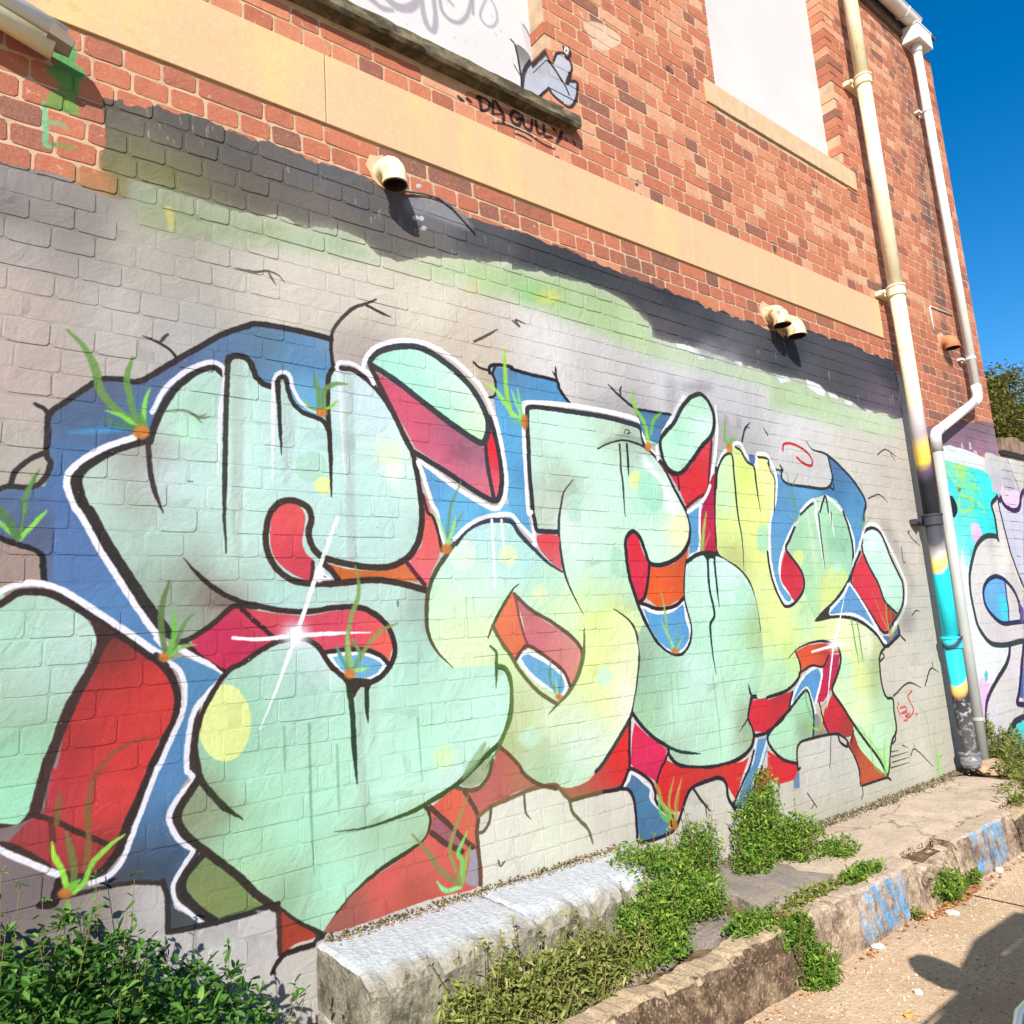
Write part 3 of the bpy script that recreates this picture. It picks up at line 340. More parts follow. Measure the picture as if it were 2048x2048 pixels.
["F",[1473,1433,1488,1497,1565,1611,1610,1663,1676,1721,1755,1756,1842,1765,1897,1759,1960,1687,2152,1560,2209,1447,2255,1372,2387,1408,2521,1345,2568,1301,2584,1164,2551,1049,2481,908,2396,829,2259,734,2178,689,2097,682,2028,704,1941,728,1879,773,1820,842,1759,890,1810,967,1843,1113,1783,1189,1569,1201,1504,1273,1473,1337],[[1739,1713,190,226,228],[1605,1581,206,238,222],[1566,1431,214,246,208],[1726,1529,214,244,220],[1587,1307,228,248,196],[1676,1277,232,248,200],[1831,1635,190,232,226],[1954,1610,190,236,228],[2086,1499,196,238,216],[2187,1385,222,246,204],[2115,1415,220,240,190],[2300,1353,230,248,150],[2458,1318,240,248,178],[2366,1236,236,246,164],[2524,1168,246,250,206],[2274,1130,234,246,160],[2031,940,232,248,210],[2339,1013,240,248,176],[2460,1001,250,248,226],[2163,818,226,248,224],[1895,956,222,236,178],[1854,1011,196,206,158],[1852,912,190,206,160],[1950,823,186,206,168],[2240,834,236,250,226],[1978,752,176,208,166],[2115,715,210,240,206],[1826,915,170,180,120],[1847,1164,218,240,180]],0,1,1],
["F",[1710,1623,1707,1607,1699,1592,1688,1580,1674,1570,1658,1564,1641,1561,1624,1563,1609,1569,1596,1578,1587,1591,1581,1605,1580,1621,1583,1637,1591,1652,1602,1664,1616,1674,1632,1680,1649,1683,1666,1681,1681,1675,1694,1666,1703,1653,1709,1639],[[0,0,226,246,222]],4.5,0.8,1],
["F",[1914,1623,1912,1612,1906,1601,1898,1593,1888,1586,1876,1582,1864,1580,1851,1581,1840,1585,1831,1592,1824,1600,1820,1611,1820,1621,1822,1632,1828,1643,1836,1651,1846,1658,1858,1662,1870,1664,1883,1663,1894,1659,1903,1652,1910,1644,1914,1633],[[0,0,232,244,196]],4.8,0.9,1],
["F",[2061,1461,2058,1451,2053,1442,2046,1434,2036,1429,2026,1425,2014,1424,2003,1425,1993,1429,1985,1436,1979,1444,1976,1453,1975,1463,1978,1473,1983,1482,1990,1490,2000,1495,2010,1499,2022,1500,2033,1499,2043,1495,2051,1488,2057,1480,2060,1471],[[0,0,232,240,190]],15,0.8,1],
["F",[2398,1097,2395,1087,2389,1078,2380,1071,2370,1065,2358,1062,2345,1062,2333,1064,2322,1069,2313,1076,2306,1085,2303,1095,2302,1105,2305,1115,2311,1124,2320,1131,2330,1137,2342,1140,2355,1140,2367,1138,2378,1133,2387,1126,2394,1117,2397,1107],[[0,0,206,242,214]],13.4,0.8,1],
["F",[1970,896,1967,886,1961,877,1952,870,1940,865,1927,863,1913,863,1900,866,1887,872,1877,880,1869,889,1865,899,1864,910,1867,920,1873,929,1882,936,1894,941,1907,943,1921,943,1934,940,1947,934,1957,926,1965,917,1969,907],[[0,0,206,240,214]],13.9,0.7,1],
["L",[1652,1459,1647,1303],[7.8,7.7],[150,206,140],1,0.3,0.6,2.2,1],
["L",[1683,1458,1684,1387],[5.6,5.6],[150,206,140],1,0.3,0.6,2.3,1],
["F",[1873,1475,1819,1398,1772,1338,1809,1274,1852,1220,1877,1208,1936,1256,1905,1368,1885,1454],[[1843,1371,232,130,90],[1873,1317,232,120,84],[1837,1293,236,122,84],[1896,1264,224,120,86]],0,1,1],
["F",[1898,1453,2002,1370,2126,1305,2196,1257,2229,1211,2207,1152,2155,1085,2123,1136,2022,1208,1943,1256,1918,1368],[[1948,1393,196,120,120],[2032,1309,214,128,136],[2132,1222,222,130,128],[2175,1275,214,156,140],[2186,1164,228,150,130],[1980,1285,218,116,124]],0,1,1],
["F",[1940,1230,2020,1192,2107,1127,2128,1077,2107,1052,2044,1074,1946,1140,1897,1206,1913,1226],[[1951,1192,116,175,215],[2069,1104,113,182,219]],0,1,1],
["L",[1934,1233,2020,1192,2108,1130,2126,1077,2095,1045,2044,1069,1946,1140,1894,1204,1909,1226,1934,1233],[16.7,17.1,17.5,17.5,17.3,17.1,16.7,16.5,16.6,16.7],[250,250,254],1,1,1,0,1],
["L",[1743,1298,1769,1343,1813,1403,1873,1475,1888,1491,1913,1504],[13.6,13.7,14,14.3,14.4,14.6],[86,90,50],0.5,0.3,1,0,1],
["L",[1886,1464,1969,1398,2071,1346,2169,1286,2224,1233,2234,1188],[16.8,17.1,17.6,18,18.2,18.2],[104,88,70],1,1,1,0,1],
["L",[2255,1310,2240,1210,2200,1125,2137,1055,2074,1013,2021,980],[22.5,22.2,21.8,21.3,20.8,20.4],[110,118,70],0.3,0.2,1,0,1],
["L",[1769,1343,1809,1274,1852,1220,1875,1182,1924,1122,1987,1064,2070,1014],[17.2,17.3,17.5,17.5,17.7,18,18.3],[110,110,70],1,1,1,0,1],
["L",[1892,1454,1905,1368,1922,1299,1936,1259],[13.2,13.2,13.2,13.2],[150,80,84],1,1,1,0,1],
["L",[1874,1208,1932,1256,2022,1211,2116,1142,2147,1081],[15.2,15.6,15.9,16.3,16.4],[110,72,64],1,1,1,0,1],
["L",[1617,1663,1676,1721,1755,1755,1842,1765,1897,1759,1935,1711,1993,1660,2060,1605,2116,1572,2155,1555],[19.1,19.5,20.1,20.6,20.9,21.1,21.4,21.7,22,22.2],[60,66,84],1,0.4,1,0,1],
["L",[1610,1663,1565,1611,1520,1556,1489,1497,1474,1433,1473,1337,1509,1263,1574,1198],[19,18.7,18.3,18,17.9,17.7,17.8,18.1],[84,84,62],1,0.15,1,0,1],
["L",[1612,1681,1677,1735,1757,1772,1844,1788,1900,1787,1938,1752,2010,1688,2016,1668],[16.8,17.2,17.7,18.2,18.5,18.7,19,19],[250,250,254],1,1,1,0,1],
["L",[2009,1671,2012,1750,2007,1806,1992,1805],[17.7,17.8,17.9,17.8],[250,250,254],1,1,1,0,1],
["L",[1798,1763,1795,1635,1793,1487],[13.2,13,12.8],[250,250,254],1,0.3,1,0,1],
["L",[1845,1765,1847,1700,1848,1635],[12.1,12.1,12],[250,250,254],1,0.3,1,0,1],
["L",[1750,1267,1777,1240,1776,1190,1766,1105],[14.7,14.8,14.7,14.6],[80,120,50],0.6,0.2,1,0,1],
["L",[1783,1189,1820,1176,1840,1134,1840,1063,1828,989,1801,943,1765,889],[17,17.2,17.3,17.2,17,16.8,16.5],[96,120,60],1,1,1,0,1],
["F",[1765,889,1820,842,1855,796,1879,773,1941,728,2028,704,2097,682,2193,687,2257,718,2308,759,2396,822,2481,907,2461,730,2431,658,2413,645,2293,633,2187,636,2099,631,2042,701,1974,718,1808,707,1786,682,1718,685,1662,663,1640,607,1637,562,1644,425,1421,427,1063,420,1105,483,1176,529,1352,592,1422,625,1452,671,1455,724,1552,770,1621,763,1670,768,1729,825],[[1852,837,190,110,80],[1876,744,178,122,92],[2145,658,176,120,80],[2298,675,206,74,70],[2379,688,226,42,44],[2391,786,226,44,44],[1731,777,186,102,96],[1665,708,190,110,106],[1548,707,238,106,76],[1600,629,214,110,80],[1545,653,206,100,80],[1429,554,222,104,96],[1273,526,214,92,84],[1512,579,210,96,80],[1127,461,158,92,80],[1371,461,170,84,64],[1534,486,206,96,84],[2220,661,190,96,76]],0,1,1],
["F",[1458,688,1490,677,1569,594,1556,570,1513,597,1456,653],[[1515,628,164,96,104]],0,1,1],
["F",[1607,555,1629,545,1644,429,1582,444,1597,498],[[1619,476,160,152,164]],0,1,1],
["F",[1647,628,1686,667,1711,677,1703,650,1670,610,1651,605],[[1672,637,214,206,190]],0,1,1],
["L",[1449,725,1517,659,1575,597,1619,557],[18.6,18.9,19.2,19.4],[92,60,48],1,1,1,0,1],
["L",[1450,641,1497,600,1572,553],[19.4,19.7,20.1],[86,58,50],1,1,1,0,1],
["L",[1564,772,1621,753,1663,756,1708,791,1730,844],[15.3,15.6,15.8,16.1,16.3],[96,92,60],1,1,1,0,1],
["L",[1597,753,1629,701,1649,656,1639,598,1644,506,1644,425],[17.5,17.6,17.7,17.5,17.4,17.3],[100,76,56],1,1,1,0,1],
["L",[1649,656,1711,681,1807,695,1906,709,2008,707,2042,696,2073,661,2106,630],[15.6,16,16.5,17,17.6,17.7,17.9,18],[130,104,70],1,1,1,0,1],
["L",[1711,681,1699,632,1669,601,1645,601],[12.8,12.7,12.5,12.4],[110,90,66],1,1,1,0,1],
["L",[1765,889,1820,842,1855,802,1878,768,1941,723,2034,688],[15.4,15.6,15.8,15.8,16.1,16.5],[110,80,50],1,1,1,0,1],
["L",[1765,884,1698,821],[11,10.7],[100,120,70],1,0.3,1,0,1],
["F",[1609,834,1641,868,1692,913,1704,902,1663,841,1589,796],[[1665,865,150,180,130]],4.3,0.8,1],
["L",[2099,631,2187,633,2293,633,2380,634],[16.8,17.2,17.8,18.2],[110,92,60],1,1,1,0,1],
["L",[2099,631,2109,588,2147,545,2187,502,2206,447],[15.6,15.6,15.7,15.8,15.8],[110,108,76],1,0.5,1,0,1],
["L",[1869,701,1869,657,1872,628,1893,600],[11.2,11.2,11.2,11.2],[110,106,84],1,0.3,1,0,1],
["F",[2034,2267,2164,2278,2323,2281,2493,2284,2625,2275,2725,2261,2744,2189,2820,2124,2889,2056,2986,1908,3026,1834,3037,1774,3016,1706,2966,1652,2881,1612,2780,1586,2707,1598,2668,1710,2627,1741,2590,1733,2559,1695,2564,1536,2608,1402,2677,1259,2618,1221,2568,1301,2442,1389,2255,1372,2209,1447,2167,1555,2151,1697,2146,1726,2036,1728,2016,1750,2007,1806,2013,2111],[[2155,2186,206,246,226],[2061,1999,206,238,220],[2083,1839,196,206,188],[2166,1920,176,190,168],[2050,1883,196,220,200],[2343,2085,210,248,228],[2526,2198,196,220,196],[2661,2200,170,188,170],[2711,2226,186,206,190],[2455,1970,210,248,226],[2773,1994,206,246,226],[2861,1934,232,244,238],[2768,1895,176,234,202],[2077,1780,196,214,190],[2347,1762,216,246,228],[2253,1641,220,248,232],[2188,1756,236,250,244],[2780,1713,214,248,224],[2932,1750,244,246,200],[2408,1584,206,244,220],[2309,1439,210,244,190],[2520,1464,206,240,206],[2243,1412,226,246,170],[2466,1376,230,240,150],[2202,1526,210,238,222]],0,1,1],
["F",[2744,2123,2871,2001,2988,1852,3019,1854,2897,1848,2817,1964,2735,2056],[[2866,1967,248,250,250]],20.1,0.8,1],
["F",[2718,1997,2715,1985,2709,1973,2700,1963,2689,1955,2677,1950,2664,1947,2652,1948,2640,1952,2631,1958,2625,1967,2622,1978,2622,1989,2625,2001,2631,2013,2640,2023,2651,2031,2663,2036,2676,2039,2688,2038,2700,2034,2709,2028,2715,2019,2718,2008],[[0,0,232,246,160]],7.7,0.9,1],
["F",[2714,2042,2788,2034,2856,1966,2831,1866,2752,1849,2695,1904,2671,1935],[[2767,1954,172,232,200]],6.4,0.8,1],
["F",[3015,1766,3009,1745,3000,1726,2988,1709,2973,1696,2958,1687,2941,1684,2926,1686,2913,1694,2902,1706,2895,1722,2892,1741,2893,1762,2899,1783,2908,1802,2920,1819,2935,1832,2950,1841,2967,1844,2982,1842,2995,1834,3006,1822,3013,1806,3016,1787],[[0,0,250,246,196]],16.4,0.9,1],
["F",[2459,1657,2503,1670,2558,1621,2555,1536,2453,1542],[[2511,1597,180,228,196]],10.3,0.7,1],
["F",[2295,1808,2292,1799,2287,1790,2280,1782,2271,1776,2262,1772,2251,1770,2241,1771,2232,1774,2224,1780,2219,1787,2216,1795,2215,1804,2218,1813,2223,1822,2230,1830,2239,1836,2248,1840,2259,1842,2269,1841,2278,1838,2286,1832,2291,1825,2294,1817],[[0,0,186,232,206]],8.2,0.7,1],
["F",[2294,1868,2291,1854,2287,1841,2280,1829,2273,1820,2265,1814,2256,1812,2248,1813,2241,1818,2235,1827,2231,1837,2230,1850,2230,1864,2233,1878,2237,1891,2244,1903,2251,1912,2259,1918,2268,1920,2276,1919,2283,1914,2289,1905,2293,1895,2294,1882],[[0,0,180,226,200]],11,0.6,1],
["F",[2422,2124,2515,2184,2617,2215,2736,2202,2741,2169,2613,2179,2512,2157],[[2570,2197,150,172,150]],16,0.8,1],
["F",[2578,1708,2608,1731,2642,1722,2668,1648,2701,1585,2678,1523,2648,1437,2602,1426,2578,1511,2561,1615],[[2609,1678,226,44,60],[2620,1554,226,50,76],[2607,1462,216,44,80]],0,1,1],
["F",[2715,1588,2779,1576,2878,1592,3005,1673,2961,1554,2931,1431,2828,1395,2733,1389,2665,1431,2692,1523],[[2908,1599,200,92,60],[2766,1491,240,98,40],[2926,1521,226,90,40],[2805,1560,226,92,50]],0,1,0],
["F",[2617,1407,2730,1367,2824,1370,2927,1405,2939,1297,2944,1233,2890,1173,2821,1165,2726,1214,2664,1290],[[2721,1306,97,163,214],[2895,1330,92,157,213],[2802,1222,102,173,221]],0,1,0],
["L",[2621,1404,2684,1372,2748,1362,2834,1370,2924,1402,2934,1329,2954,1264,2936,1214,2880,1174,2813,1171,2734,1208,2671,1278,2643,1334,2621,1401],[17.6,17.9,18.2,18.6,19.1,19,19,18.9,18.6,18.2,17.9,17.7,17.7,17.6],[250,252,254],1,1,1,0,1],
["L",[2605,1414,2670,1397,2741,1379,2856,1388,2930,1425],[17.6,17.9,18.2,18.7,19.1],[56,30,34],1,1,1,0,1],
["L",[2706,1592,2688,1523,2653,1437,2604,1408],[18.3,18.1,17.8,17.6],[60,30,40],1,1,1,0,1],
["L",[2750,2170,2746,2210,2730,2261,2625,2275,2493,2283,2323,2281,2164,2277,2042,2268,2022,2229,2017,2111,2013,1995,2014,1881,2014,1806,2019,1778,2029,1733,2057,1726,2146,1726],[27.2,27.2,27.2,26.5,25.7,24.5,23.5,22.7,22.5,22.3,22.1,21.9,21.7,21.7,21.7,21.9,22.5],[52,54,60],1,1,1,0,1],
["L",[2007,1806,1989,1805,1990,1936,1993,2051,1996,2167,2003,2262,2021,2285,2127,2299,2327,2312,2540,2311,2702,2301,2755,2271,2757,2218,2787,2161,2848,2113],[19.1,19,19.2,19.4,19.6,19.8,19.9,20.6,21.7,23,23.9,24.2,24.1,24.2,24.5],[252,252,254],1,1,1,0,1],
["L",[2430,2121,2512,2158,2613,2182,2731,2168,2820,2124,2889,2056,2937,1979,2986,1908,3019,1854,3033,1814,3036,1767,3014,1706,2955,1645,2870,1605,2780,1586,2712,1595,2687,1648,2663,1707,2627,1741,2590,1733,2560,1695,2555,1615,2563,1530,2588,1451,2610,1389,2641,1322,2686,1253,2741,1195,2811,1160,2888,1161,2946,1214,2970,1289,2948,1379,2943,1457,2959,1534,2984,1606],[20.6,21.1,21.7,22.3,22.7,23,23.2,23.3,23.4,23.5,23.4,23.2,22.8,22.2,21.7,21.3,21.3,21.2,21.1,20.9,20.7,20.5,20.4,20.5,20.5,20.6,20.7,20.9,21.3,21.7,22.1,22.3,22.3,22.4,22.6,22.9],[40,42,48],0.3,1,1,0,1],
["L",[2260,1962,2204,1910,2179,1856,2167,1813,2158,1778,2151,1697,2164,1566,2196,1475,2255,1372],[15.3,15,14.8,14.7,14.6,14.5,14.4,14.5,14.6],[60,66,66],0.3,0.2,1,0,1],
["L",[2579,2159,2573,2043,2578,1979,2572,1833,2574,1814],[12.2,12.1,12.1,12,11.9],[60,66,60],1,0.3,1,0,1],
["L",[2629,2164,2625,2079,2622,2008],[14,13.9,13.8],[40,46,46],1,0.3,1,0,1],
["L",[2442,1389,2521,1345,2563,1301,2583,1235,2582,1164,2551,1049,2512,950,2480,902,2387,819,2299,745,2257,719],[19.6,20,20.1,20.1,20,19.7,19.3,19.1,18.5,17.9,17.7],[56,64,60],0.2,1,1,0,1],
["L",[2617,2215,2629,2236,2656,2233,2635,2214,2665,2227],[6.2,6.2,6.3,6.2,6.3],[80,86,76],1,1,1,0,1],
["F",[2591,1282,2618,1221,2611,1103,2586,988,2540,906,2519,937,2559,1048,2588,1163],[[2584,1105,150,172,140]],18,0.8,1],
["F",[2034,1708,2145,1708,2146,1651,2149,1566,2082,1605,2036,1655],[[2090,1684,236,60,66],[2120,1611,222,120,124],[2058,1661,226,90,100]],0,1,1],
["F",[2846,2099,2927,2046,3008,2045,3089,2093,3178,2179,3307,2287,3265,2173,3229,2027,3210,1984,3023,1883,2985,1962,2925,2032],[[2882,2076,190,40,84],[3082,2051,224,48,56],[3118,1950,220,44,58],[3013,1943,220,52,62],[3255,2244,224,70,76]],0,1,0],
["F",[3151,2478,3244,2506,3315,2457,3335,2378,3296,2285,3206,2218,3117,2138,3031,2061,2968,2049,2902,2077,2873,2149,2872,2210,2919,2256,3000,2322,3064,2401],[[3200,2441,180,232,196],[3236,2329,226,246,240],[3010,2253,178,232,200],[3105,2193,206,246,226],[2937,2108,196,236,210],[3205,2471,190,220,196]],0,1,1],
["L",[3151,2476,3244,2505,3312,2457,3335,2378,3296,2285,3206,2218,3117,2138,3032,2068,2968,2049,2902,2077,2873,2149,2874,2210,2919,2256,3000,2322,3064,2401,3151,2476],[25.1,25.7,26.1,26.1,25.7,25.1,24.4,23.8,23.4,23.1,23.1,23.2,23.5,24,24.5,25.1],[44,48,48],1,1,1,0,1],
["L",[2982,2043,2981,1968],[13.4,13.4],[80,26,40],1,1,1,0,1],
["L",[3023,1879,3115,1929,3210,1980,3247,2100,3289,2248],[16.8,17.2,17.7,17.9,18.3],[110,34,44],1,1,1,0,1],
["L",[2857,2107,2927,2046,2967,2042],[14.7,14.9,15.1],[60,30,40],1,1,1,0,1],
["L",[2843,2113,2846,2201,2890,2267,2970,2325,3022,2395,3096,2470],[21.2,21.3,21.7,22.2,22.5,23],[250,250,252],1,0.6,1,0,1],
["L",[3360,2456,3351,2329,3305,2177,3246,2028],[24.5,24.2,23.8,23.2],[250,250,252],0.5,1,1,0,1],
["F",[3053,2464,3046,2433,3037,2405,3025,2379,3011,2359,2997,2346,2982,2340,2969,2342,2958,2352,2950,2368,2945,2391,2944,2418,2947,2448,2954,2479,2963,2507,2975,2533,2989,2553,3003,2566,3018,2572,3031,2570,3042,2560,3050,2544,3055,2521,3056,2494],[[0,0,150,148,152]],51.9,0.5,1],
["F",[3364,2562,3358,2555,3342,2547,3318,2539,3287,2531,3251,2523,3212,2516,3174,2511,3139,2508,3109,2507,3086,2508,3072,2511,3068,2516,3074,2523,3090,2531,3114,2539,3145,2547,3181,2555,3220,2562,3258,2567,3293,2570,3323,2571,3346,2570,3360,2567],[[0,0,120,118,124]],45.7,0.6,1],
["F",[2737,2350,2863,2353,2975,2361,2888,2253,2861,2202,2828,2178,2782,2194,2743,2256],[[2812,2264,85,138,186],[2869,2326,74,109,149]],0,1,1],
["L",[2732,2312,2728,2348,2863,2353,2975,2357],[14.5,14.5,15,15.4],[40,38,46],1,1,1,0,1],
["L",[2539,2447,2597,2410,2666,2373,2709,2352,2728,2315],[13.9,14.1,14.3,14.4,14.5],[40,38,42],0.5,1,1,0,1],
["L",[2619,2407,2618,2433,2630,2455],[11,11,11.1],[50,48,50],1,0.3,1,0,1],
["F",[3210,1984,3281,2074,3278,1960,3256,1865,3236,1725,3234,1649,3100,1654,3135,1859,3150,1882],[[3210,1920,176,36,76],[3171,1758,216,44,84],[3178,1669,180,36,70]],0,1,1],
["F",[3036,1861,3153,1902,3130,1859,3090,1667,3009,1633,3041,1767],[[3070,1755,99,163,211]],0,1,1],
["L",[3236,2006,3208,1969,3144,1910,3029,1854],[19.6,19.4,19,18.5],[250,250,252],1,1,1,0,1],
["L",[3142,1903,3126,1859,3113,1790,3087,1667,3014,1633],[17.3,17.2,17.1,16.8,16.5],[250,250,252],1,1,1,0,1],
["L",[3304,2105,3267,1959,3254,1865,3236,1725,3236,1642],[18.2,17.9,17.7,17.5,17.4],[60,26,40],1,1,1,0,1],
["F",[2984,1606,3067,1640,3152,1648,3238,1642,3333,1609,3437,1553,3503,1468,3541,1361,3540,1235,3510,1030,3426,910,3364,883,3339,814,3359,746,3350,702,3308,656,3204,627,3046,620,2918,632,2789,659,2722,698,2719,739,2630,804,2552,871,2509,927,2551,1049,2584,1164,2583,1235,2631,1310,2708,1215,2811,1157,2888,1158,2951,1214,2970,1289,2948,1379,2943,1457],[[3110,1587,216,244,238],[3322,1553,222,246,240],[3036,1455,206,244,222],[3347,1381,190,238,208],[3044,1195,192,238,208],[2690,1096,176,222,190],[2623,1131,160,184,156],[2569,990,160,196,160],[2578,931,170,210,170],[2972,1074,210,242,226],[2847,901,206,246,218],[3131,806,206,246,218],[3339,1044,190,236,200],[3492,1238,176,206,150],[3297,773,160,180,146],[2768,697,180,206,180],[3003,663,206,246,214],[2965,735,202,244,212]],0,1,1],
["F",[3087,1394,3082,1373,3072,1354,3060,1338,3045,1325,3029,1317,3013,1315,2997,1318,2984,1327,2973,1340,2966,1357,2963,1377,2965,1398,2970,1419,2980,1438,2992,1454,3007,1467,3023,1475,3039,1477,3055,1474,3068,1465,3079,1452,3086,1435,3089,1415],[[0,0,210,248,224]],8.1,0.8,1],
["F",[3350,1418,3347,1409,3342,1401,3335,1393,3326,1388,3317,1385,3307,1384,3298,1385,3290,1389,3284,1395,3280,1402,3278,1411,3278,1420,3281,1429,3286,1437,3293,1445,3302,1450,3311,1453,3321,1454,3330,1453,3338,1449,3344,1443,3348,1436,3350,1427],[[0,0,216,248,228]],7,0.8,1],
["L",[2782,1065,2765,803],[9,8.8],[130,206,140],1,0.3,0.6,2.2,1],
["L",[2821,1073,2816,916],[6.1,6],[130,206,140],1,0.3,0.6,2.3,1],
["L",[3089,1039,3096,842,3086,644],[9.7,9.6,9.4],[130,206,140],1,0.3,0.6,2.4,1],
["L",[3165,1026,3171,852],[8.2,8.1],[130,206,140],1,0.3,0.6,2.5,1],
["L",[2621,1149,2625,1078],[8.7,8.6],[130,206,140],1,0.3,0.6,2.2,1],
["L",[2984,1603,3066,1639,3153,1649,3238,1642,3333,1610,3437,1553,3503,1468,3529,1362,3528,1236],[21.2,21.7,22.2,22.6,23.1,23.6,23.8,23.8,23.6],[44,50,46],1,0.2,1,0,1],
["F",[3110,1647,3128,1627,3145,1607,3169,1621,3202,1621,3226,1635,3302,1626,3219,1656],[[3172,1635,44,50,46]],0,1,1],
["L",[3149,1628,3136,1480,3153,1373,3150,1327,3112,1289,3106,1224,3107,1140,3116,1043],[17,16.8,16.8,16.7,16.5,16.4,16.3,16.3],[30,60,50],1,0.2,1,0,1],
["L",[3203,1628,3198,1506,3199,1372],[15.5,15.4,15.3],[34,60,52],1,0.2,1,0,1],
["L",[2504,928,2552,871,2630,804,2708,758,2716,722,2755,679,2826,651,2947,629,3097,618,3226,630,3320,661,3360,707,3362,759,3338,810,3360,864,3386,907,3448,904,3519,894],[17.9,18.1,18.4,18.7,18.7,18.8,19.1,19.7,20.5,21.2,21.7,22,22.1,22,22.2,22.4,22.7,23.1],[44,40,46],1,1,1,0,1],
["L",[2708,759,2799,722,2938,693],[14.4,14.7,15.2],[30,60,50],1,0.2,1,0,1],
["L",[3250,754,3339,814],[11.6,11.9],[40,50,44],0.2,1,1,0,1],
["L",[3368,975,3374,935,3391,907],[15.5,15.5,15.5],[40,50,44],0.3,1,1,0,1],
["F",[2512,887,2581,827,2702,748,2686,698,2646,674,2612,620,2565,653,2486,696,2464,720,2487,828],[[2537,822,222,44,80],[2593,729,232,44,96],[2582,650,216,40,90]],0,1,0],
["F",[2654,667,2695,702,2788,652,2995,616,3255,613,3302,625,3244,557,3159,447,3118,509,3085,551,3027,570,2937,570,2838,551,2802,505,2750,468,2689,480,2613,567,2607,618],[[2710,618,226,44,48],[2695,524,222,42,46],[2991,597,206,66,52],[3188,541,222,48,50],[2801,615,214,60,50],[2790,547,222,48,48]],0,1,0],
["F",[2466,674,2537,635,2591,593,2569,563,2606,518,2669,467,2735,431,2675,393,2588,394,2479,398,2473,509,2462,582,2421,638],[[2495,637,78,118,150],[2525,554,84,134,169],[2554,456,79,122,159],[2637,434,86,134,172]],0,1,0],
["L",[2421,638,2448,661,2468,685,2536,633,2578,595,2569,560,2614,511,2684,453],[15.8,15.9,16.1,16.3,16.5,16.4,16.5,16.8],[236,234,236],1,1,1,0,1],
["L",[2485,907,2467,803,2455,704,2449,699,2415,655,2379,629,2293,633],[16.4,16.2,16,16,15.8,15.6,15.2],[52,30,42],1,1,1,0,1],
["L",[2714,740,2686,698,2655,673,2616,617],[12.9,12.8,12.7,12.5],[60,26,38],1,1,1,0,1],
["L",[2454,704,2509,679,2579,628,2602,580,2601,541,2646,493,2703,455],[16,16.2,16.5,16.5,16.5,16.6,16.9],[58,30,40],1,1,1,0,1],
["L",[2379,630,2434,617,2462,577,2468,510,2468,440,2474,396,2570,387,2675,393,2724,417,2764,466,2816,531,2867,558,2986,567,3056,565,3102,530,3108,462,3151,403],[15.6,15.8,15.9,15.9,15.8,15.7,16.2,16.7,16.9,17.1,17.5,17.7,18.3,18.6,18.8,18.8,18.9],[46,32,50],1,1,1,0,1],
["L",[2475,401,2463,377],[6.6,6.5],[60,50,60],1,1,1,0,1],
["L",[2857,553,2905,492,2963,432],[13.3,13.4,13.5],[48,42,42],1,0.5,1,0,1],
["L",[2933,458,2934,410],[9,8.9],[48,42,42],1,0.5,1,0,1],
["F",[3378,698,3478,698,3466,640,3401,558,3327,474,3309,408,3225,401,3155,423,3223,504,3292,574,3351,650],[[3407,642,98,157,205],[3257,454,84,128,176],[3296,542,96,153,201]],0,1,0],
["L",[3384,701,3331,602,3292,574,3217,499,3168,439],[18.7,18.3,18.1,17.7,17.4],[236,232,240],1,1,1,0,1],
["L",[3476,685,3379,561,3308,490,3288,430],[19.1,18.5,18.1,17.9],[236,232,240],1,1,1,0,1],
["F",[3374,536,3448,550,3717,509,3669,463,3545,456,3436,494,3419,413,3350,419,3333,473],[[3397,481,206,52,66],[3532,505,222,50,56]],0,1,0],
["L",[3365,719,3422,718,3483,720],[18.6,18.9,19.2],[52,30,40],1,1,1,0,1],
["L",[3401,558,3332,498,3316,444,3347,407],[15.2,14.9,14.8,14.9],[46,34,50],1,1,1,0,1],
["L",[3154,417,3225,398,3313,404],[15.8,16,16.4],[46,34,50],1,1,1,0,1],
["L",[3146,431,3225,510,3305,585,3351,650],[14.2,14.5,14.9,15.1],[46,34,50],1,1,1,0,1],
["F",[3284,1996,3321,2106,3381,2184,3485,2239,3545,2238,3592,2167,3649,2142,3689,2214,3794,2208,3807,2147,3835,2033,3779,1890,3721,1738,3699,1516,3784,1376,3860,1366,3998,1438,4087,1284,4069,1270,4274,1281,4484,1265,4633,1222,4844,1080,4755,1012,4731,932,4745,810,4833,761,4842,679,4823,561,4734,494,4676,361,4639,320,4560,356,4451,470,4360,642,4232,777,4154,867,4261,1000,4296,1074,4139,1149,3999,1149,3829,1112,3858,1038,3837,975,3708,916,3519,894,3519,894,3426,906,3510,1030,3534,1236,3503,1468,3406,1574,3249,1642,3240,1725,3256,1865],[[3367,2110,214,246,196],[3540,2087,226,244,130],[3357,1929,206,240,200],[3511,1937,234,246,140],[3368,1799,232,248,150],[3607,1808,238,246,150],[3392,1623,200,206,130],[3595,1445,232,246,170],[3602,1662,236,248,150],[3576,1233,226,240,160],[3681,1371,240,248,160],[3713,1227,240,250,160],[3493,1066,206,236,190],[3753,1117,214,240,150],[3668,1018,196,240,200],[3489,930,198,236,196],[3991,1288,206,240,190],[4111,1207,236,248,170],[4403,1193,244,250,200],[4615,1102,246,250,216],[4741,1078,200,206,160],[4694,975,170,190,130],[4427,995,232,246,170],[4482,913,236,246,160],[4676,857,190,206,150],[4311,852,220,246,200],[4722,732,196,232,190],[4430,725,240,248,200],[4618,548,200,240,200],[4484,642,214,246,190],[4574,401,190,226,170],[3777,2068,246,250,170]],0,1,1],
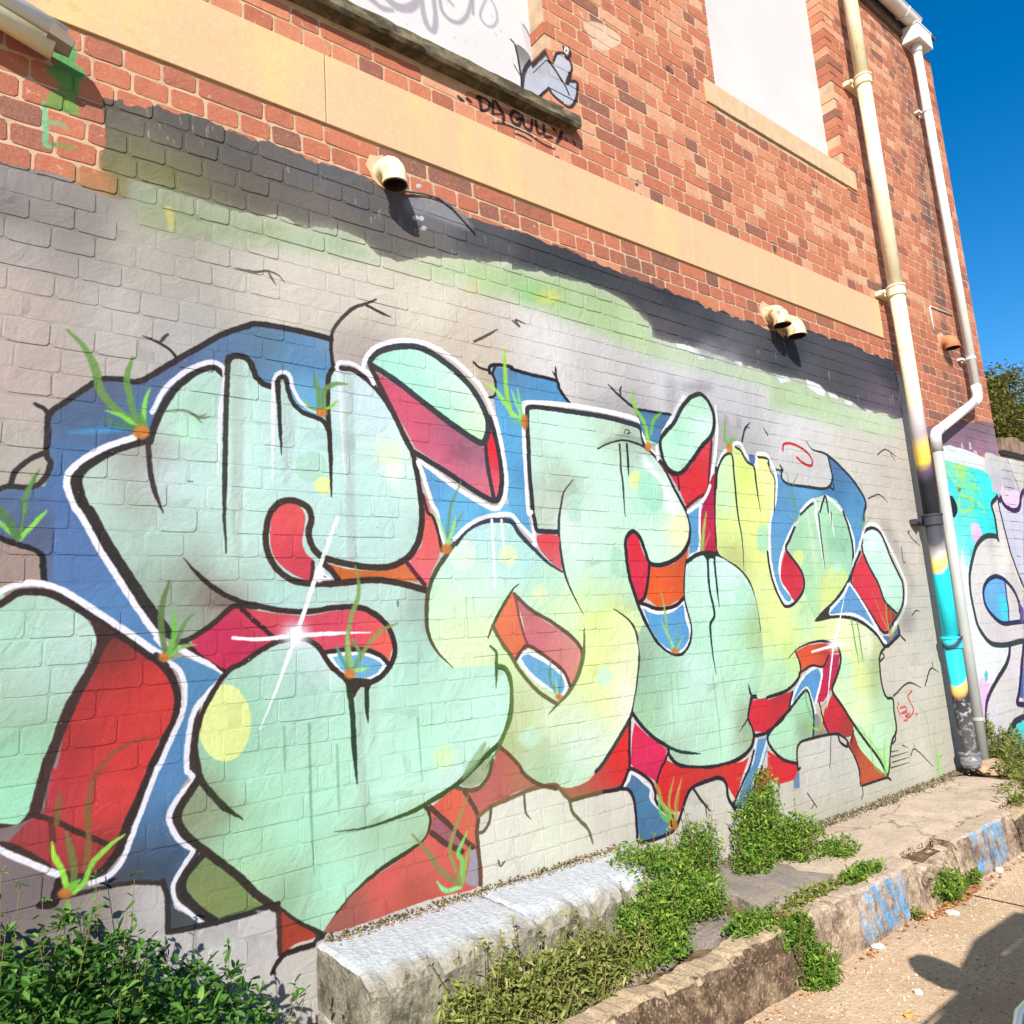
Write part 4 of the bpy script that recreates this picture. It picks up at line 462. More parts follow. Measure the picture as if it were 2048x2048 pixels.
["F",[4412,974,4404,954,4391,937,4374,922,4354,912,4333,906,4311,905,4291,909,4273,918,4259,931,4251,948,4247,967,4250,986,4258,1006,4271,1023,4288,1038,4308,1048,4329,1054,4351,1055,4371,1051,4389,1042,4403,1029,4411,1012,4415,993],[[0,0,200,238,206]],21.3,0.7,1],
["F",[3718,1738,3711,1716,3701,1697,3688,1679,3672,1666,3655,1658,3638,1654,3623,1657,3609,1665,3599,1677,3592,1694,3590,1713,3592,1734,3599,1756,3609,1775,3622,1793,3638,1806,3655,1814,3672,1818,3687,1815,3701,1807,3711,1795,3718,1778,3720,1759],[[0,0,176,230,196]],13.5,0.8,1],
["F",[4051,1903,4147,1949,4243,1987,4275,1997,4387,2020,4491,2002,4551,1927,4575,1835,4611,1702,4569,1576,4479,1478,4297,1370,4085,1276,3998,1438,4006,1529,3943,1613,3864,1681,3915,1727,4022,1839],[[4183,1919,190,226,190],[4415,1947,180,226,190],[4028,1746,170,218,180],[4396,1755,158,216,176],[4152,1670,196,234,190],[4431,1592,176,226,190],[4044,1514,180,226,180],[4017,1400,180,230,180],[4230,1395,226,238,160]],0,1,1],
["F",[4037,1634,4032,1621,4024,1610,4013,1600,4000,1592,3986,1587,3971,1585,3957,1587,3945,1591,3935,1599,3929,1609,3926,1620,3927,1632,3932,1645,3940,1656,3951,1666,3964,1674,3978,1679,3993,1681,4007,1679,4019,1675,4029,1667,4035,1657,4038,1646],[[0,0,226,240,150]],10.3,0.9,1],
["F",[4236,1536,4385,1592,4494,1535,4459,1462,4268,1371,4193,1365,4200,1450],[[4322,1464,226,240,150]],15.7,0.8,1],
["F",[4435,1580,4431,1570,4424,1560,4414,1552,4403,1545,4391,1541,4379,1540,4367,1541,4357,1545,4349,1551,4344,1560,4342,1569,4343,1580,4347,1590,4354,1600,4364,1608,4375,1615,4387,1619,4399,1620,4411,1619,4421,1615,4429,1609,4434,1600,4436,1591],[[0,0,196,240,216]],11.1,0.8,1],
["L",[4137,1907,4152,1670,4139,1498],[28,27.7,27.4],[214,240,206],1,0.5,0.6,6.5,1],
["L",[4225,1911,4241,1735,4249,1560],[24.1,24,23.8],[244,250,248],1,0.3,1,0,1],
["L",[4392,1919,4402,1837,4407,1768],[22.7,22.6,22.6],[236,246,236],1,0.3,1,0,1],
["L",[4262,1913,4252,1719,4251,1568],[13.3,13.1,13],[40,60,50],1,0.3,1,0,1],
["L",[4408,1920,4394,1837],[13.7,13.6],[60,80,60],1,0.3,1,0,1],
["F",[4454,2287,4554,2245,4668,2185,4808,2081,4858,2005,4819,1940,4822,1888,4719,1763,4622,1652,4624,1778,4567,1928,4491,2002,4373,2028,4230,1995,4065,1904,3905,1742,3805,1650,3763,1575,3779,1471,3849,1404,3842,1374,3774,1391,3706,1487,3710,1626,3759,1889,3779,1890,3849,2034,3854,2120,3920,2117,3977,2066,4322,2066,4433,2082,4477,2161],[[4592,2145,77,128,173],[4702,2005,85,147,192],[4162,2015,103,167,207],[3899,1959,96,153,201],[3868,1818,99,163,211],[3740,1590,108,167,207],[4652,1881,97,163,211],[4468,2034,72,128,176],[4512,2207,82,119,159]],0,1,0],
["L",[4228,2353,4290,2305,4454,2287,4668,2185,4808,2081,4858,2005,4819,1940,4796,1887],[20.2,20.4,21.1,21.8,22.3,22.4,22.2,22],[44,50,60],0.3,1,1,0,1],
["F",[3954,2239,4438,2286,4472,2204,4458,2118,4411,2085,4323,2070,3978,2070,3918,2094],[[4202,2181,212,208,206]],0,1,0],
["L",[3922,2157,3915,2093,3977,2066,4174,2064,4321,2062,4416,2077,4476,2127,4476,2187,4462,2288],[16.7,16.6,16.8,17.5,18,18.4,18.7,18.7,18.8],[46,50,60],1,1,1,0,1],
["L",[3859,2144,3932,2142,3912,2172],[12.4,12.5,12.5],[46,50,56],1,1,1,0,1],
["L",[4432,2078,4477,2068,4485,2103],[13.8,13.9,14],[48,42,42],1,1,1,0,1],
["L",[3792,2200,3842,2158,3857,2073,3818,1955,3772,1890,3734,1813,3702,1663,3712,1516,3770,1402,3823,1375,3859,1389,3859,1418,3798,1471,3770,1538,3782,1590,3820,1657,3908,1758,4001,1838],[20.4,20.5,20.5,20.2,19.9,19.7,19.4,19.3,19.4,19.6,19.7,19.8,19.6,19.5,19.6,19.9,20.4,20.9],[250,252,252],1,1,1,0,1],
["F",[3876,1673,3943,1613,3997,1537,3985,1469,3939,1417,3879,1388,3826,1449,3779,1501,3787,1567,3828,1635],[[3889,1552,214,44,66],[3926,1477,222,56,76]],0,1,1],
["L",[4000,1830,3918,1743,3864,1681,3947,1602,4003,1529,3984,1446,3875,1373,3800,1359,3765,1376,3712,1458,3682,1553,3680,1663],[18.8,18.4,18.1,18.3,18.5,18.3,17.8,17.5,17.4,17.3,17.2,17.4],[48,44,56],1,1,1,0,1],
["L",[4065,1904,4149,1958,4228,1986,4243,1955,4240,1912],[19.1,19.5,19.8,19.9,19.8],[250,252,252],1,1,1,0,1],
["L",[4270,1914,4336,2001,4413,2001,4510,1952,4586,1878,4636,1761,4614,1651],[19.9,20.3,20.6,20.9,21.2,21.2,21],[250,252,252],1,1,1,0,1],
["L",[4277,1914,4355,2014,4374,1970,4377,1919],[17.7,18.1,18.1,18.1],[50,60,60],1,1,1,0,1],
["L",[4062,1889,4160,1942,4216,1965],[14.8,15.2,15.4],[50,60,60],1,1,1,0,1],
["L",[4551,1927,4592,1827,4611,1702,4569,1576,4479,1478,4297,1370,4069,1268],[23.4,23.5,23.4,23.1,22.6,21.6,20.5],[50,60,56],1,0.3,1,0,1],
["L",[4024,1847,3991,1822],[16.8,16.6],[236,232,240],1,1,1,0,1],
["L",[4758,1781,4705,1712,4597,1618,4540,1527],[19.3,19.1,18.6,18.3],[236,232,240],1,1,1,0,1],
["F",[4791,1808,4874,1830,4985,1788,5069,1648,5183,1480,5157,1365,5086,1289,4981,1301,4916,1379,4860,1483,4784,1577,4726,1670,4737,1738],[[4878,1724,226,246,240],[5004,1551,214,244,230],[5041,1377,196,240,214],[4875,1594,200,236,216],[5081,1332,206,242,222]],0,1,1],
["F",[4713,1670,4782,1568,4857,1474,4914,1371,4981,1301,5066,1255,4890,1177,4803,1173,4743,1259,4639,1361,4538,1461,4562,1552,4643,1610],[[4667,1577,226,60,76],[4707,1426,222,56,76],[4827,1255,216,56,66],[5021,1256,150,60,50],[4891,1295,214,70,70]],0,1,0],
["F",[4508,1470,4609,1370,4693,1261,4729,1210,4582,1273,4430,1295,4220,1298,4396,1399],[[4480,1365,104,162,211],[4633,1279,100,158,207]],0,1,0],
["F",[4829,1147,4930,1133,5059,1203,5041,1144,4960,1115,4852,1079],[[4907,1118,101,123,152]],0,1,0],
["L",[4727,1721,4730,1670,4784,1577,4866,1474,4926,1354,5070,1268],[21.6,21.5,21.7,21.9,22,22.5],[50,50,50],1,1,1,0,1],
["L",[4737,1738,4762,1799,4876,1837,4976,1819,5036,1749,5086,1644,5163,1533,5199,1470,5175,1365,5104,1288,4970,1207,4895,1164,4821,1176,4743,1259,4639,1361,4538,1461,4555,1543,4695,1678],[21.6,21.8,22.3,22.7,22.9,23,23.2,23.3,23,22.7,22,21.7,21.4,21.1,20.8,20.5,20.7,21.4],[44,46,50],1,1,1,0,1],
["L",[4709,1729,4799,1839,4910,1863,5000,1837,5078,1737,5193,1569,5241,1470,5201,1346,5103,1253,5006,1206],[23.9,24.4,25,25.4,25.6,25.9,26,25.7,25.1,24.6],[252,252,252],1,1,1,0,1],
["L",[4494,1474,4396,1399,4213,1298,4461,1295,4610,1256,4739,1189,4822,1122,4858,1100],[20.4,19.9,19.1,20,20.6,21,21.3,21.4],[250,252,252],1,1,1,0,1],
["L",[4517,1474,4612,1378,4712,1268,4774,1191],[18.2,18.4,18.7,18.8],[250,252,252],1,1,1,0,1],
["L",[4062,1268,4158,1281,4276,1286,4455,1271,4604,1233,4748,1159,4842,1076,4977,1114,5050,1144,5048,1195],[20.5,20.9,21.4,22.2,22.8,23.4,23.7,24.4,24.8,24.8],[44,46,50],0.2,1,1,0,1],
["F",[4062,1268,4266,1363,4234,1294,4457,1278,4243,1274],[[4205,1295,60,56,50]],0,1,1],
["L",[5037,1162,5071,1126,5118,1097],[14.8,14.9,15],[60,56,56],1,1,1,0,1],
["F",[5307,1219,5296,1199,5277,1181,5251,1165,5220,1154,5186,1148,5152,1146,5119,1150,5090,1160,5068,1173,5052,1190,5045,1209,5047,1229,5058,1249,5077,1267,5103,1283,5134,1294,5168,1300,5202,1302,5235,1298,5264,1288,5286,1275,5302,1258,5309,1239],[[0,0,150,146,140]],76.3,0.6,1],
["F",[4975,1876,5076,1790,5181,1649,5281,1488,5282,1371,5386,1450,5303,1614,5188,1794,5109,1899],[[5230,1686,170,160,150]],65.3,0.6,1],
["L",[4468,1261,4477,1149,4488,991],[13.4,13.3,13.2],[110,180,80],1,0.2,1,0,1],
["L",[4534,1243,4540,1122,4542,987],[13.5,13.4,13.4],[110,180,80],1,0.2,1,0,1],
["F",[4263,669,4409,651,4645,365,4639,320,4550,320,4364,379,4281,519],[[4443,496,200,236,190]],0,1,0],
["F",[3828,1109,3955,1137,4136,1138,4232,1117,4288,1075,4162,1068,4091,1013,3969,1026,3868,994,3855,1053],[[3942,1083,226,84,52],[4159,1114,200,70,54],[3925,1011,226,104,54]],0,1,0],
["F",[4162,1068,4286,1067,4239,972,4158,881,4043,819,3974,819,4033,893,4087,999],[[4191,1013,190,44,84],[4071,875,206,40,80]],0,1,0],
["F",[3905,984,4033,1007,4056,957,4005,888,3947,822,3889,914,3718,818,3799,922],[[3978,949,97,157,210]],0,1,0],
["L",[3718,821,3797,915,3905,981,3992,1006,4053,1003,4067,963,4010,880,3967,820],[14.8,15.2,15.6,15.9,16.1,16.1,15.8,15.6],[250,252,252],1,1,1,0,1],
["L",[3718,821,3888,910,3936,830,3957,749,3967,705],[13,13.5,13.6,13.6,13.6],[250,252,252],1,1,1,0,1],
["F",[3884,893,3924,810,3927,738,3899,650,3757,627,3722,557,3687,542,3597,582,3513,640,3489,690,3560,748,3724,817],[[3829,827,176,230,186],[3662,708,196,246,206],[3810,689,150,176,140],[3640,609,190,232,196]],0,1,1],
["F",[4150,852,4230,770,4331,646,4303,597,4244,597,4053,637,4006,700,4044,768],[[4168,754,216,48,60],[4255,640,170,60,56]],0,1,0],
["F",[3516,880,3756,905,3711,819,3610,755,3485,730,3483,720,3372,741,3339,814,3383,894,3519,890],[[3599,817,206,50,60],[3432,823,222,48,60]],0,1,0],
["F",[3465,634,3528,599,3710,532,3717,509,3729,507,3667,456,3545,456,3437,500],[[3509,562,220,44,60],[3533,511,226,50,54]],0,1,0],
["F",[3960,763,3993,730,4010,685,4051,630,3917,640,3927,738],[[3965,670,140,150,160]],0,1,1],
["L",[3757,1081,3858,1125,3999,1149,4139,1149,4261,1115,4292,1059,4269,1000,4206,929,4154,867,4232,777,4335,660,4455,539,4567,432,4634,329],[19,19.4,20.1,20.7,21.2,21.2,21.1,20.7,20.4,20.7,21,21.4,21.7,21.9],[54,44,44],0.2,1,1,0,1],
["L",[3519,894,3707,913,3837,975,3858,1038,3831,1109],[17.8,18.6,19.2,19.3,19.3],[44,44,44],1,0.6,1,0,1],
["L",[3755,898,3711,819,3885,896,3924,810,3927,738,3899,650],[16.9,16.6,17.4,17.4,17.4,17.2],[50,50,50],1,1,1,0,1],
["L",[3717,815,3534,737,3477,692,3511,631,3594,569,3716,531],[18.5,17.6,17.4,17.4,17.7,18.2],[48,40,50],1,1,1,0,1],
["L",[3840,989,3969,1023,4090,1010,4162,1068],[13.4,13.9,14.2,14.5],[70,40,40],1,1,1,0,1],
["L",[4001,816,4028,705,4065,628],[13.8,13.8,13.8],[60,40,44],1,1,1,0,1],
["L",[3484,724,3484,727,3612,762,3705,816],[13.9,13.9,14.4,14.8],[52,34,40],1,1,1,0,1],
["F",[3742,619,3838,644,4080,633,4192,623,4289,547,4313,417,4319,328,4081,311,3763,326,3723,373,3729,507],[[3944,531,214,210,200],[3979,398,206,204,192]],0,1,0],
["L",[3735,506,3714,509,3745,622,3903,639,4108,633,4189,612,4250,567,4230,548,4166,579,4149,624],[14.6,14.5,14.7,15.3,16,16.2,16.4,16.3,16.1,16.1],[44,44,44],1,1,1,0,1],
["L",[4235,565,4290,495,4328,414,4324,320],[16.3,16.5,16.5,16.4],[44,40,40],1,1,1,0,1],
["L",[4078,626,4023,462],[7.9,7.8],[90,86,80],1,1,1,0,1],
["L",[4337,310,4332,267,4302,240],[8.2,8.2,8.1],[60,56,52],1,0.3,1,0,1],
["L",[3774,371,3845,288],[7.3,7.4],[60,56,52],1,1,1,0,1],
["L",[3793,287,3824,308],[5.5,5.5],[60,56,52],1,1,1,0,1],
["F",[4321,610,4371,513,4536,382,4639,320,4596,312,4346,317,4338,398,4313,470,4261,551],[[4326,572,160,60,50],[4382,445,190,90,60],[4480,353,196,92,56]],0,1,1],
["F",[3669,463,3726,494,3713,409,3657,411],[[3690,446,116,140,180]],0,1,0],
["L",[4338,314,4469,314,4628,311,4672,292],[14.4,14.8,15.3,15.4],[44,40,40],1,1,1,0,1],
["L",[4325,624,4279,563],[12.5,12.4],[60,40,40],1,1,1,0,1],
["L",[4842,1076,4756,1028,4731,932,4734,827,4767,768,4838,751,4834,680,4826,561,4744,500,4676,361,4637,313],[19,18.6,18.4,18.3,18.4,18.7,18.6,18.4,18.1,17.7,17.5],[50,50,46],1,1,1,0,1],
["L",[4781,1042,4807,1016,4748,988],[11.7,11.7,11.6],[48,42,42],1,1,1,0,1],
["L",[4799,540,4798,509,4731,486],[11.4,11.4,11.3],[48,42,42],1,1,1,0,1],
["L",[4852,767,5068,829,5240,784],[11.7,12.2,12.6],[70,66,60],1,0.4,1,0,1],
["L",[5301,791,5390,879,5447,901,5459,936],[12.7,13,13.2,13.2],[60,60,56],1,0.4,1,0,1],
["L",[5444,892,5525,864],[10.5,10.7],[60,60,56],1,0.4,1,0,1],
["L",[5394,1836,5418,1791,5549,1728],[10.9,10.9,11.1],[84,80,74],1,0.4,1,0,1],
["L",[5388,1818,5424,1837],[10.9,10.9],[84,80,74],1,0.4,1,0,1],
["L",[5258,1713,5256,1618,5294,1619],[10.6,10.5,10.6],[84,80,74],1,0.4,1,0,1],
["L",[5263,1256,5331,1285,5387,1279],[10.4,10.5,10.6],[84,80,74],1,0.4,1,0,1],
["L",[5115,2351,5242,2401,5394,2363],[10.6,10.9,11.2],[84,80,74],1,0.4,1,0,1],
["L",[5312,2379,5363,2327],[11,11.1],[84,80,74],1,0.4,1,0,1],
["L",[4898,2034,5051,2070,5165,2022],[10.1,10.4,10.5],[84,80,74],1,0.4,1,0,1],
["L",[4720,449,4820,442],[9,9.1],[84,80,74],1,0.4,1,0,1],
["L",[4711,419,4935,418],[8.9,9.3],[84,80,74],1,0.4,1,0,1],
["L",[4718,387,4942,385],[8.9,9.3],[84,80,74],1,0.4,1,0,1],
["L",[4692,358,4932,355],[8.9,9.3],[84,80,74],1,0.4,1,0,1],
["L",[4871,467,4942,441],[9.2,9.4],[84,80,74],1,0.4,1,0,1],
["L",[5029,429,5021,463],[9.5,9.5],[84,80,74],1,0.4,1,0,1],
["L",[4962,390,5035,420,5241,283],[9.4,9.5,9.8],[84,80,74],1,0.4,1,0,1],
["L",[3565,2278,3604,2351,3663,2401],[13.6,13.8,14],[50,48,50],1,0.3,1,0,1],
["L",[3613,2367,3657,2369],[9.9,10],[60,56,56],1,0.3,1,0,1],
["L",[3822,2345,3789,2388],[12.4,12.3],[60,58,60],1,0.3,1,0,1],
["L",[3960,2268,3974,2302,4033,2318,4117,2312,4211,2285,4267,2240,4259,2206,4220,2197,4151,2213,4099,2237],[16.9,17,17.2,17.5,17.8,18,17.9,17.8,17.6,17.4],[206,58,58],1,1,1,0,1],
["L",[4899,722,4905,713],[13,13],[216,92,80],1,1,1,0,1],
["L",[4882,695,4902,648],[12.9,12.9],[216,92,80],1,1,1,0,1],
["L",[4915,687,4986,688,4987,663,4922,654,4993,654],[13,13.2,13.1,13,13.1],[216,92,80],1,1,1,0,1],
["L",[5106,775,5042,748,5064,704,5084,652,5018,619,4968,632,5026,642],[13.5,13.3,13.4,13.4,13.2,13.1,13.2],[216,92,80],1,1,1,0,1],
["L",[5114,632,5120,623],[13.4,13.4],[216,92,80],1,1,1,0,1],
["L",[4942,607,4987,606],[13,13.1],[216,92,80],1,1,1,0,1],
["L",[3787,2177,3804,2131,3837,2072,3792,1891],[10.2,10.2,10.2,10],[80,80,60],1,1,1,0,1],
["L",[3324,2121,3384,2199,3459,2225,3489,2258,3549,2261,3587,2204,3654,2165],[20.1,20.5,20.9,21,21.3,21.4,21.7],[252,252,250],1,1,1,0,1],
["L",[3673,2136,3689,2214,3730,2226,3796,2220,3834,2150],[19.8,19.9,20.1,20.4,20.5],[252,252,250],1,1,1,0,1],
["L",[3284,1996,3313,2091,3372,2169,3430,2196,3457,2184,3455,2081,3446,1874,3460,1731,3443,1553],[14.4,14.6,14.8,15.1,15.1,15,14.8,14.7,14.5],[50,60,46],1,0.2,1,0,1],
["L",[3497,2240,3542,2222,3586,2166,3649,2138,3650,2020,3660,1885],[15.3,15.5,15.6,15.7,15.6,15.6],[50,60,46],1,0.2,1,0,1],
["L",[3700,2203,3792,2200,3797,2162],[14,14.3,14.2],[50,60,46],1,1,1,0,1],
["F",[3613,2207,3668,2204,3655,2157,3618,2169],[[3640,2186,79,119,175]],0,1,1],
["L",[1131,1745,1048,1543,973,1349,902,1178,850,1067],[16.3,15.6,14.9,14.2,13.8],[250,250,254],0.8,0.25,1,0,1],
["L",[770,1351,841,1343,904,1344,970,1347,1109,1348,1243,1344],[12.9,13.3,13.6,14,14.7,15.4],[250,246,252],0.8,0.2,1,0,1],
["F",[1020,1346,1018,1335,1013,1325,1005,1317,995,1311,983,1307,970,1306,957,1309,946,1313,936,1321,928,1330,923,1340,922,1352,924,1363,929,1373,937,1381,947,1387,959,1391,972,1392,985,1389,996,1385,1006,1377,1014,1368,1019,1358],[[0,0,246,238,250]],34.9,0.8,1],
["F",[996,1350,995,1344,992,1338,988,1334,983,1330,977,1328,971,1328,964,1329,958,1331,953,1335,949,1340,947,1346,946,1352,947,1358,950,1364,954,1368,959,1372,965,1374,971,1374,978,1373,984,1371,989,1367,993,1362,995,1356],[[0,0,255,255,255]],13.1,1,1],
["F",[1075,1547,1074,1540,1072,1534,1070,1528,1066,1524,1062,1521,1057,1520,1053,1521,1049,1524,1045,1528,1043,1534,1041,1540,1041,1547,1042,1554,1044,1560,1046,1566,1050,1570,1054,1573,1059,1574,1063,1573,1067,1570,1071,1566,1073,1560,1075,1554],[[0,0,250,250,254]],4.6,1,1],
["L",[4429,1407,4323,1236,4234,1124,4144,942,4075,779],[17.8,17.3,16.8,16.4,16],[255,255,255],0.3,0.3,1,0,1],
["L",[3993,1098,4232,1117,4445,1120],[16,16.8,17.6],[255,255,255],0.8,0.2,1,0,1],
["F",[4298,1120,4293,1112,4285,1104,4273,1098,4259,1093,4242,1091,4225,1091,4209,1093,4195,1097,4183,1103,4175,1111,4170,1119,4170,1128,4175,1136,4183,1144,4195,1150,4209,1155,4226,1157,4243,1157,4259,1155,4273,1151,4285,1145,4293,1137,4298,1129],[[0,0,255,255,255]],42.1,1,1],
["L",[499,1989,427,2046,391,2094,376,2156,347,2217,302,2261],[24.1,23.5,23.3,23.3,23.2,22.9],[106,146,72],0.9,0.35,0.92,2.3,1],
["L",[492,1993,473,2069,461,2138,475,2211],[19.4,19.4,19.4,19.7],[100,146,72],0.9,0.35,0.92,2.3,1],
["L",[510,1995,510,2061,524,2118],[12.5,12.6,12.7],[140,220,80],0.9,0.35,0.92,2.3,1],
["L",[496,1989,452,2021,406,2033],[13.2,13,12.8],[130,210,80],0.9,0.35,0.92,2.3,1],
["L",[510,1995,499,2035],[27.3,27.3],[96,150,60],0.9,0.35,0.92,2.3,1],
["L",[489,1988,442,1995,399,2010],[19.3,19,18.7],[70,120,90],0.9,0.35,0.92,2.3,1],
["F",[526,1981,525,1975,523,1970,519,1965,515,1961,509,1958,503,1957,497,1957,492,1958,487,1961,483,1965,481,1970,480,1975,481,1981,483,1986,487,1991,491,1995,497,1998,503,1999,509,1999,514,1998,519,1995,523,1991,525,1986],[[0,0,206,122,52]],5.4,0.9,1],
["L",[212,1720,216,1769,245,1842],[13.3,13.4,13.7],[96,140,74],0.9,0.35,0.92,2,1],
["L",[205,1647,212,1720],[9.9,10],[96,140,60],0.9,0.35,0.92,2,1],
["L",[205,1647,234,1684,264,1726],[11.9,12.1,12.3],[140,220,80],0.9,0.35,0.92,2,1],
["L",[205,1647,177,1671,147,1702],[14.5,14.4,14.2],[130,200,90],0.9,0.35,0.92,2,1],
["L",[199,1650,177,1696,139,1756],[19.7,19.6,19.4],[80,120,70],0.9,0.35,0.92,2,1],
["F",[202,1647,202,1647,202,1647,202,1647,202,1647,202,1647,202,1647,202,1647,202,1647,202,1647,202,1647,202,1647,202,1647,202,1647,202,1647,202,1647,202,1647,202,1647,202,1647,202,1647,202,1647,202,1647,202,1647,202,1647],[[0,0,206,122,52]],4.6,0.9,1],
["L",[575,1320,562,1401,567,1467,585,1529],[17.9,17.9,18.1,18.4],[96,120,70],0.9,0.35,0.92,2.2,1],
["L",[586,1307,597,1361,600,1438],[14.9,15.1,15.2],[110,190,70],0.9,0.35,0.92,2.2,1],
["L",[593,1307,611,1360,630,1406,656,1432],[13.5,13.7,13.8,14],[100,140,80],0.9,0.35,0.92,2.2,1],
["L",[590,1307,619,1332,660,1337],[12.7,12.9,13.1],[130,180,90],0.9,0.35,0.92,2.2,1],
["L",[582,1311,597,1341],[22.4,22.6],[110,180,70],0.9,0.35,0.92,2.2,1],
["F",[587,1305,586,1301,585,1298,582,1296,579,1294,575,1292,571,1292,567,1293,563,1295,560,1297,557,1300,556,1304,555,1307,556,1311,557,1314,560,1316,563,1318,567,1320,571,1320,575,1319,579,1317,582,1315,585,1312,586,1308],[[0,0,206,122,52]],5.2,0.9,1],
["L",[1074,2125,1071,2192,1058,2258],[20.5,20.6,20.6],[96,150,90],0.9,0.35,0.92,2.9,1],
["L",[1093,2128,1095,2196,1132,2229,1183,2237],[17.7,17.8,18.1,18.4],[110,150,80],0.9,0.35,0.92,2.9,1],
["L",[1079,2126,1114,2140,1145,2169],[11.7,11.9,12],[150,200,80],0.9,0.35,0.92,2.9,1],
["L",[1074,2125,1044,2126,1016,2155],[11.7,11.6,11.5],[130,190,110],0.9,0.35,0.92,2.9,1],
["F",[1104,2120,1103,2115,1101,2111,1097,2107,1093,2104,1088,2102,1083,2101,1077,2100,1072,2101,1068,2103,1065,2106,1063,2110,1062,2114,1063,2119,1065,2123,1069,2127,1073,2130,1078,2132,1083,2133,1089,2134,1094,2133,1098,2131,1101,2128,1103,2124],[[0,0,206,122,52]],6.8,0.9,1],
["L",[1154,1229,1151,1308,1169,1397,1197,1464,1203,1514,1191,1575],[16.6,16.7,17,17.2,17.4,17.4],[130,160,90],0.9,0.35,0.92,2.8,1],
["L",[1178,1231,1231,1303,1289,1351,1348,1371],[15.8,16.2,16.6,17],[140,150,80],0.9,0.35,0.92,2.8,1],
["L",[1164,1237,1156,1308,1153,1353],[15.8,15.8,15.9],[150,190,110],0.9,0.35,0.92,2.8,1],
["L",[1149,1229,1126,1270,1113,1310],[13.8,13.8,13.8],[90,150,130],0.9,0.35,0.92,2.8,1],
["L",[1173,1227,1199,1270,1172,1325],[15.8,16,15.9],[110,160,110],0.9,0.35,0.92,2.8,1],
["L",[1173,1218,1202,1220,1233,1229],[13,13.1,13.3],[160,220,130],0.9,0.35,0.92,2.8,1],
["F",[1179,1209,1178,1205,1176,1201,1173,1197,1168,1195,1163,1194,1157,1193,1152,1195,1147,1197,1142,1200,1139,1204,1137,1208,1137,1213,1138,1217,1140,1221,1143,1225,1148,1227,1153,1228,1159,1229,1164,1227,1169,1225,1174,1222,1177,1218,1179,1214],[[0,0,206,122,52]],6.5,0.9,1],
["L",[1574,1662,1592,1755,1608,1818,1658,1912],[12.2,12.3,12.5,12.8],[110,150,120],0.9,0.35,0.92,3.3,1],
["L",[1580,1662,1554,1728,1534,1783],[12.2,12.2,12.1],[180,220,150],0.9,0.35,0.92,3.3,1],
["L",[1586,1662,1601,1709,1662,1789],[12.2,12.3,12.6],[110,160,140],0.9,0.35,0.92,3.3,1],
["L",[1580,1662,1608,1719,1624,1772],[13.3,13.5,13.6],[170,226,120],0.9,0.35,0.92,3.3,1],
["F",[1599,1641,1598,1637,1595,1632,1591,1628,1585,1625,1579,1623,1572,1623,1565,1623,1559,1625,1554,1628,1550,1631,1547,1636,1547,1641,1548,1645,1551,1650,1555,1654,1561,1657,1567,1659,1574,1659,1581,1659,1587,1657,1592,1654,1596,1651,1599,1646],[[0,0,206,122,52]],7.7,0.9,1],
["L",[1936,2218,1916,2332,1923,2510],[23.2,23.3,23.7],[160,220,80],0.9,0.35,0.92,3.9,1],
["L",[1992,2208,1937,2230,1865,2312,1812,2339],[23.6,23.3,22.9,22.6],[160,230,110],0.9,0.35,0.92,3.9,1],
["L",[1993,2214,1963,2280,1945,2330],[17,17,17],[150,226,150],0.9,0.35,0.92,3.9,1],
["L",[1994,2226,1985,2283,1979,2341],[15.8,15.8,15.8],[140,220,130],0.9,0.35,0.92,3.9,1],
["L",[1991,2190,1934,2195],[19.6,19.3],[110,200,130],0.9,0.35,0.92,3.9,1],
["F",[2025,2200,2024,2191,2021,2182,2017,2175,2013,2168,2008,2164,2003,2162,1998,2163,1994,2166,1990,2171,1988,2178,1987,2186,1987,2196,1988,2205,1991,2214,1995,2221,1999,2228,2004,2232,2009,2234,2014,2233,2018,2230,2022,2225,2024,2218,2025,2210],[[0,0,206,122,52]],9.2,0.9,1],
["L",[2782,2194,2767,2286,2710,2359,2708,2447],[27.5,27.5,27.3,27.4],[140,204,76],0.9,0.35,0.92,4.8,1],
["L",[2808,2237,2837,2308,2904,2358],[21.2,21.4,21.9],[120,190,70],0.9,0.35,0.92,4.9,1],
["L",[2780,2180,2778,2233],[32.3,32.4],[170,220,100],0.9,0.35,0.92,4.8,1],
["L",[2792,2195,2839,2186],[21,21.3],[190,230,150],0.9,0.35,0.92,4.9,1],
["F",[2803,2169,2801,2162,2798,2156,2793,2151,2788,2146,2781,2143,2775,2142,2768,2142,2762,2144,2758,2147,2754,2152,2753,2157,2753,2163,2755,2170,2758,2176,2763,2181,2768,2186,2775,2189,2781,2190,2788,2190,2794,2188,2798,2185,2802,2180,2803,2175],[[0,0,206,122,52]],11.3,0.9,1],
["L",[3438,2242,3410,2283,3435,2383],[20.8,20.7,21],[110,180,80],0.9,0.35,0.92,5.7,1],
["L",[3438,2242,3486,2307],[22.7,23],[120,180,90],0.9,0.35,0.92,5.7,1],
["L",[3438,2242,3390,2266],[18.9,18.7],[120,180,90],0.9,0.35,0.92,5.7,1],
["L",[3451,2251,3500,2290],[19,19.2],[120,190,80],0.9,0.35,0.92,5.7,1],
["F",[3472,2230,3470,2223,3466,2216,3460,2210,3452,2205,3444,2201,3436,2200,3428,2200,3421,2202,3415,2205,3411,2211,3410,2217,3410,2224,3412,2231,3416,2238,3422,2244,3430,2249,3438,2253,3446,2254,3454,2254,3461,2252,3467,2249,3471,2243,3472,2237],[[0,0,206,122,52]],13.2,0.9,1],
["L",[2815,1184,2790,1272,2781,1397,2767,1466],[15.2,15.2,15.3,15.3],[160,190,90],0.9,0.35,0.92,4.6,1],
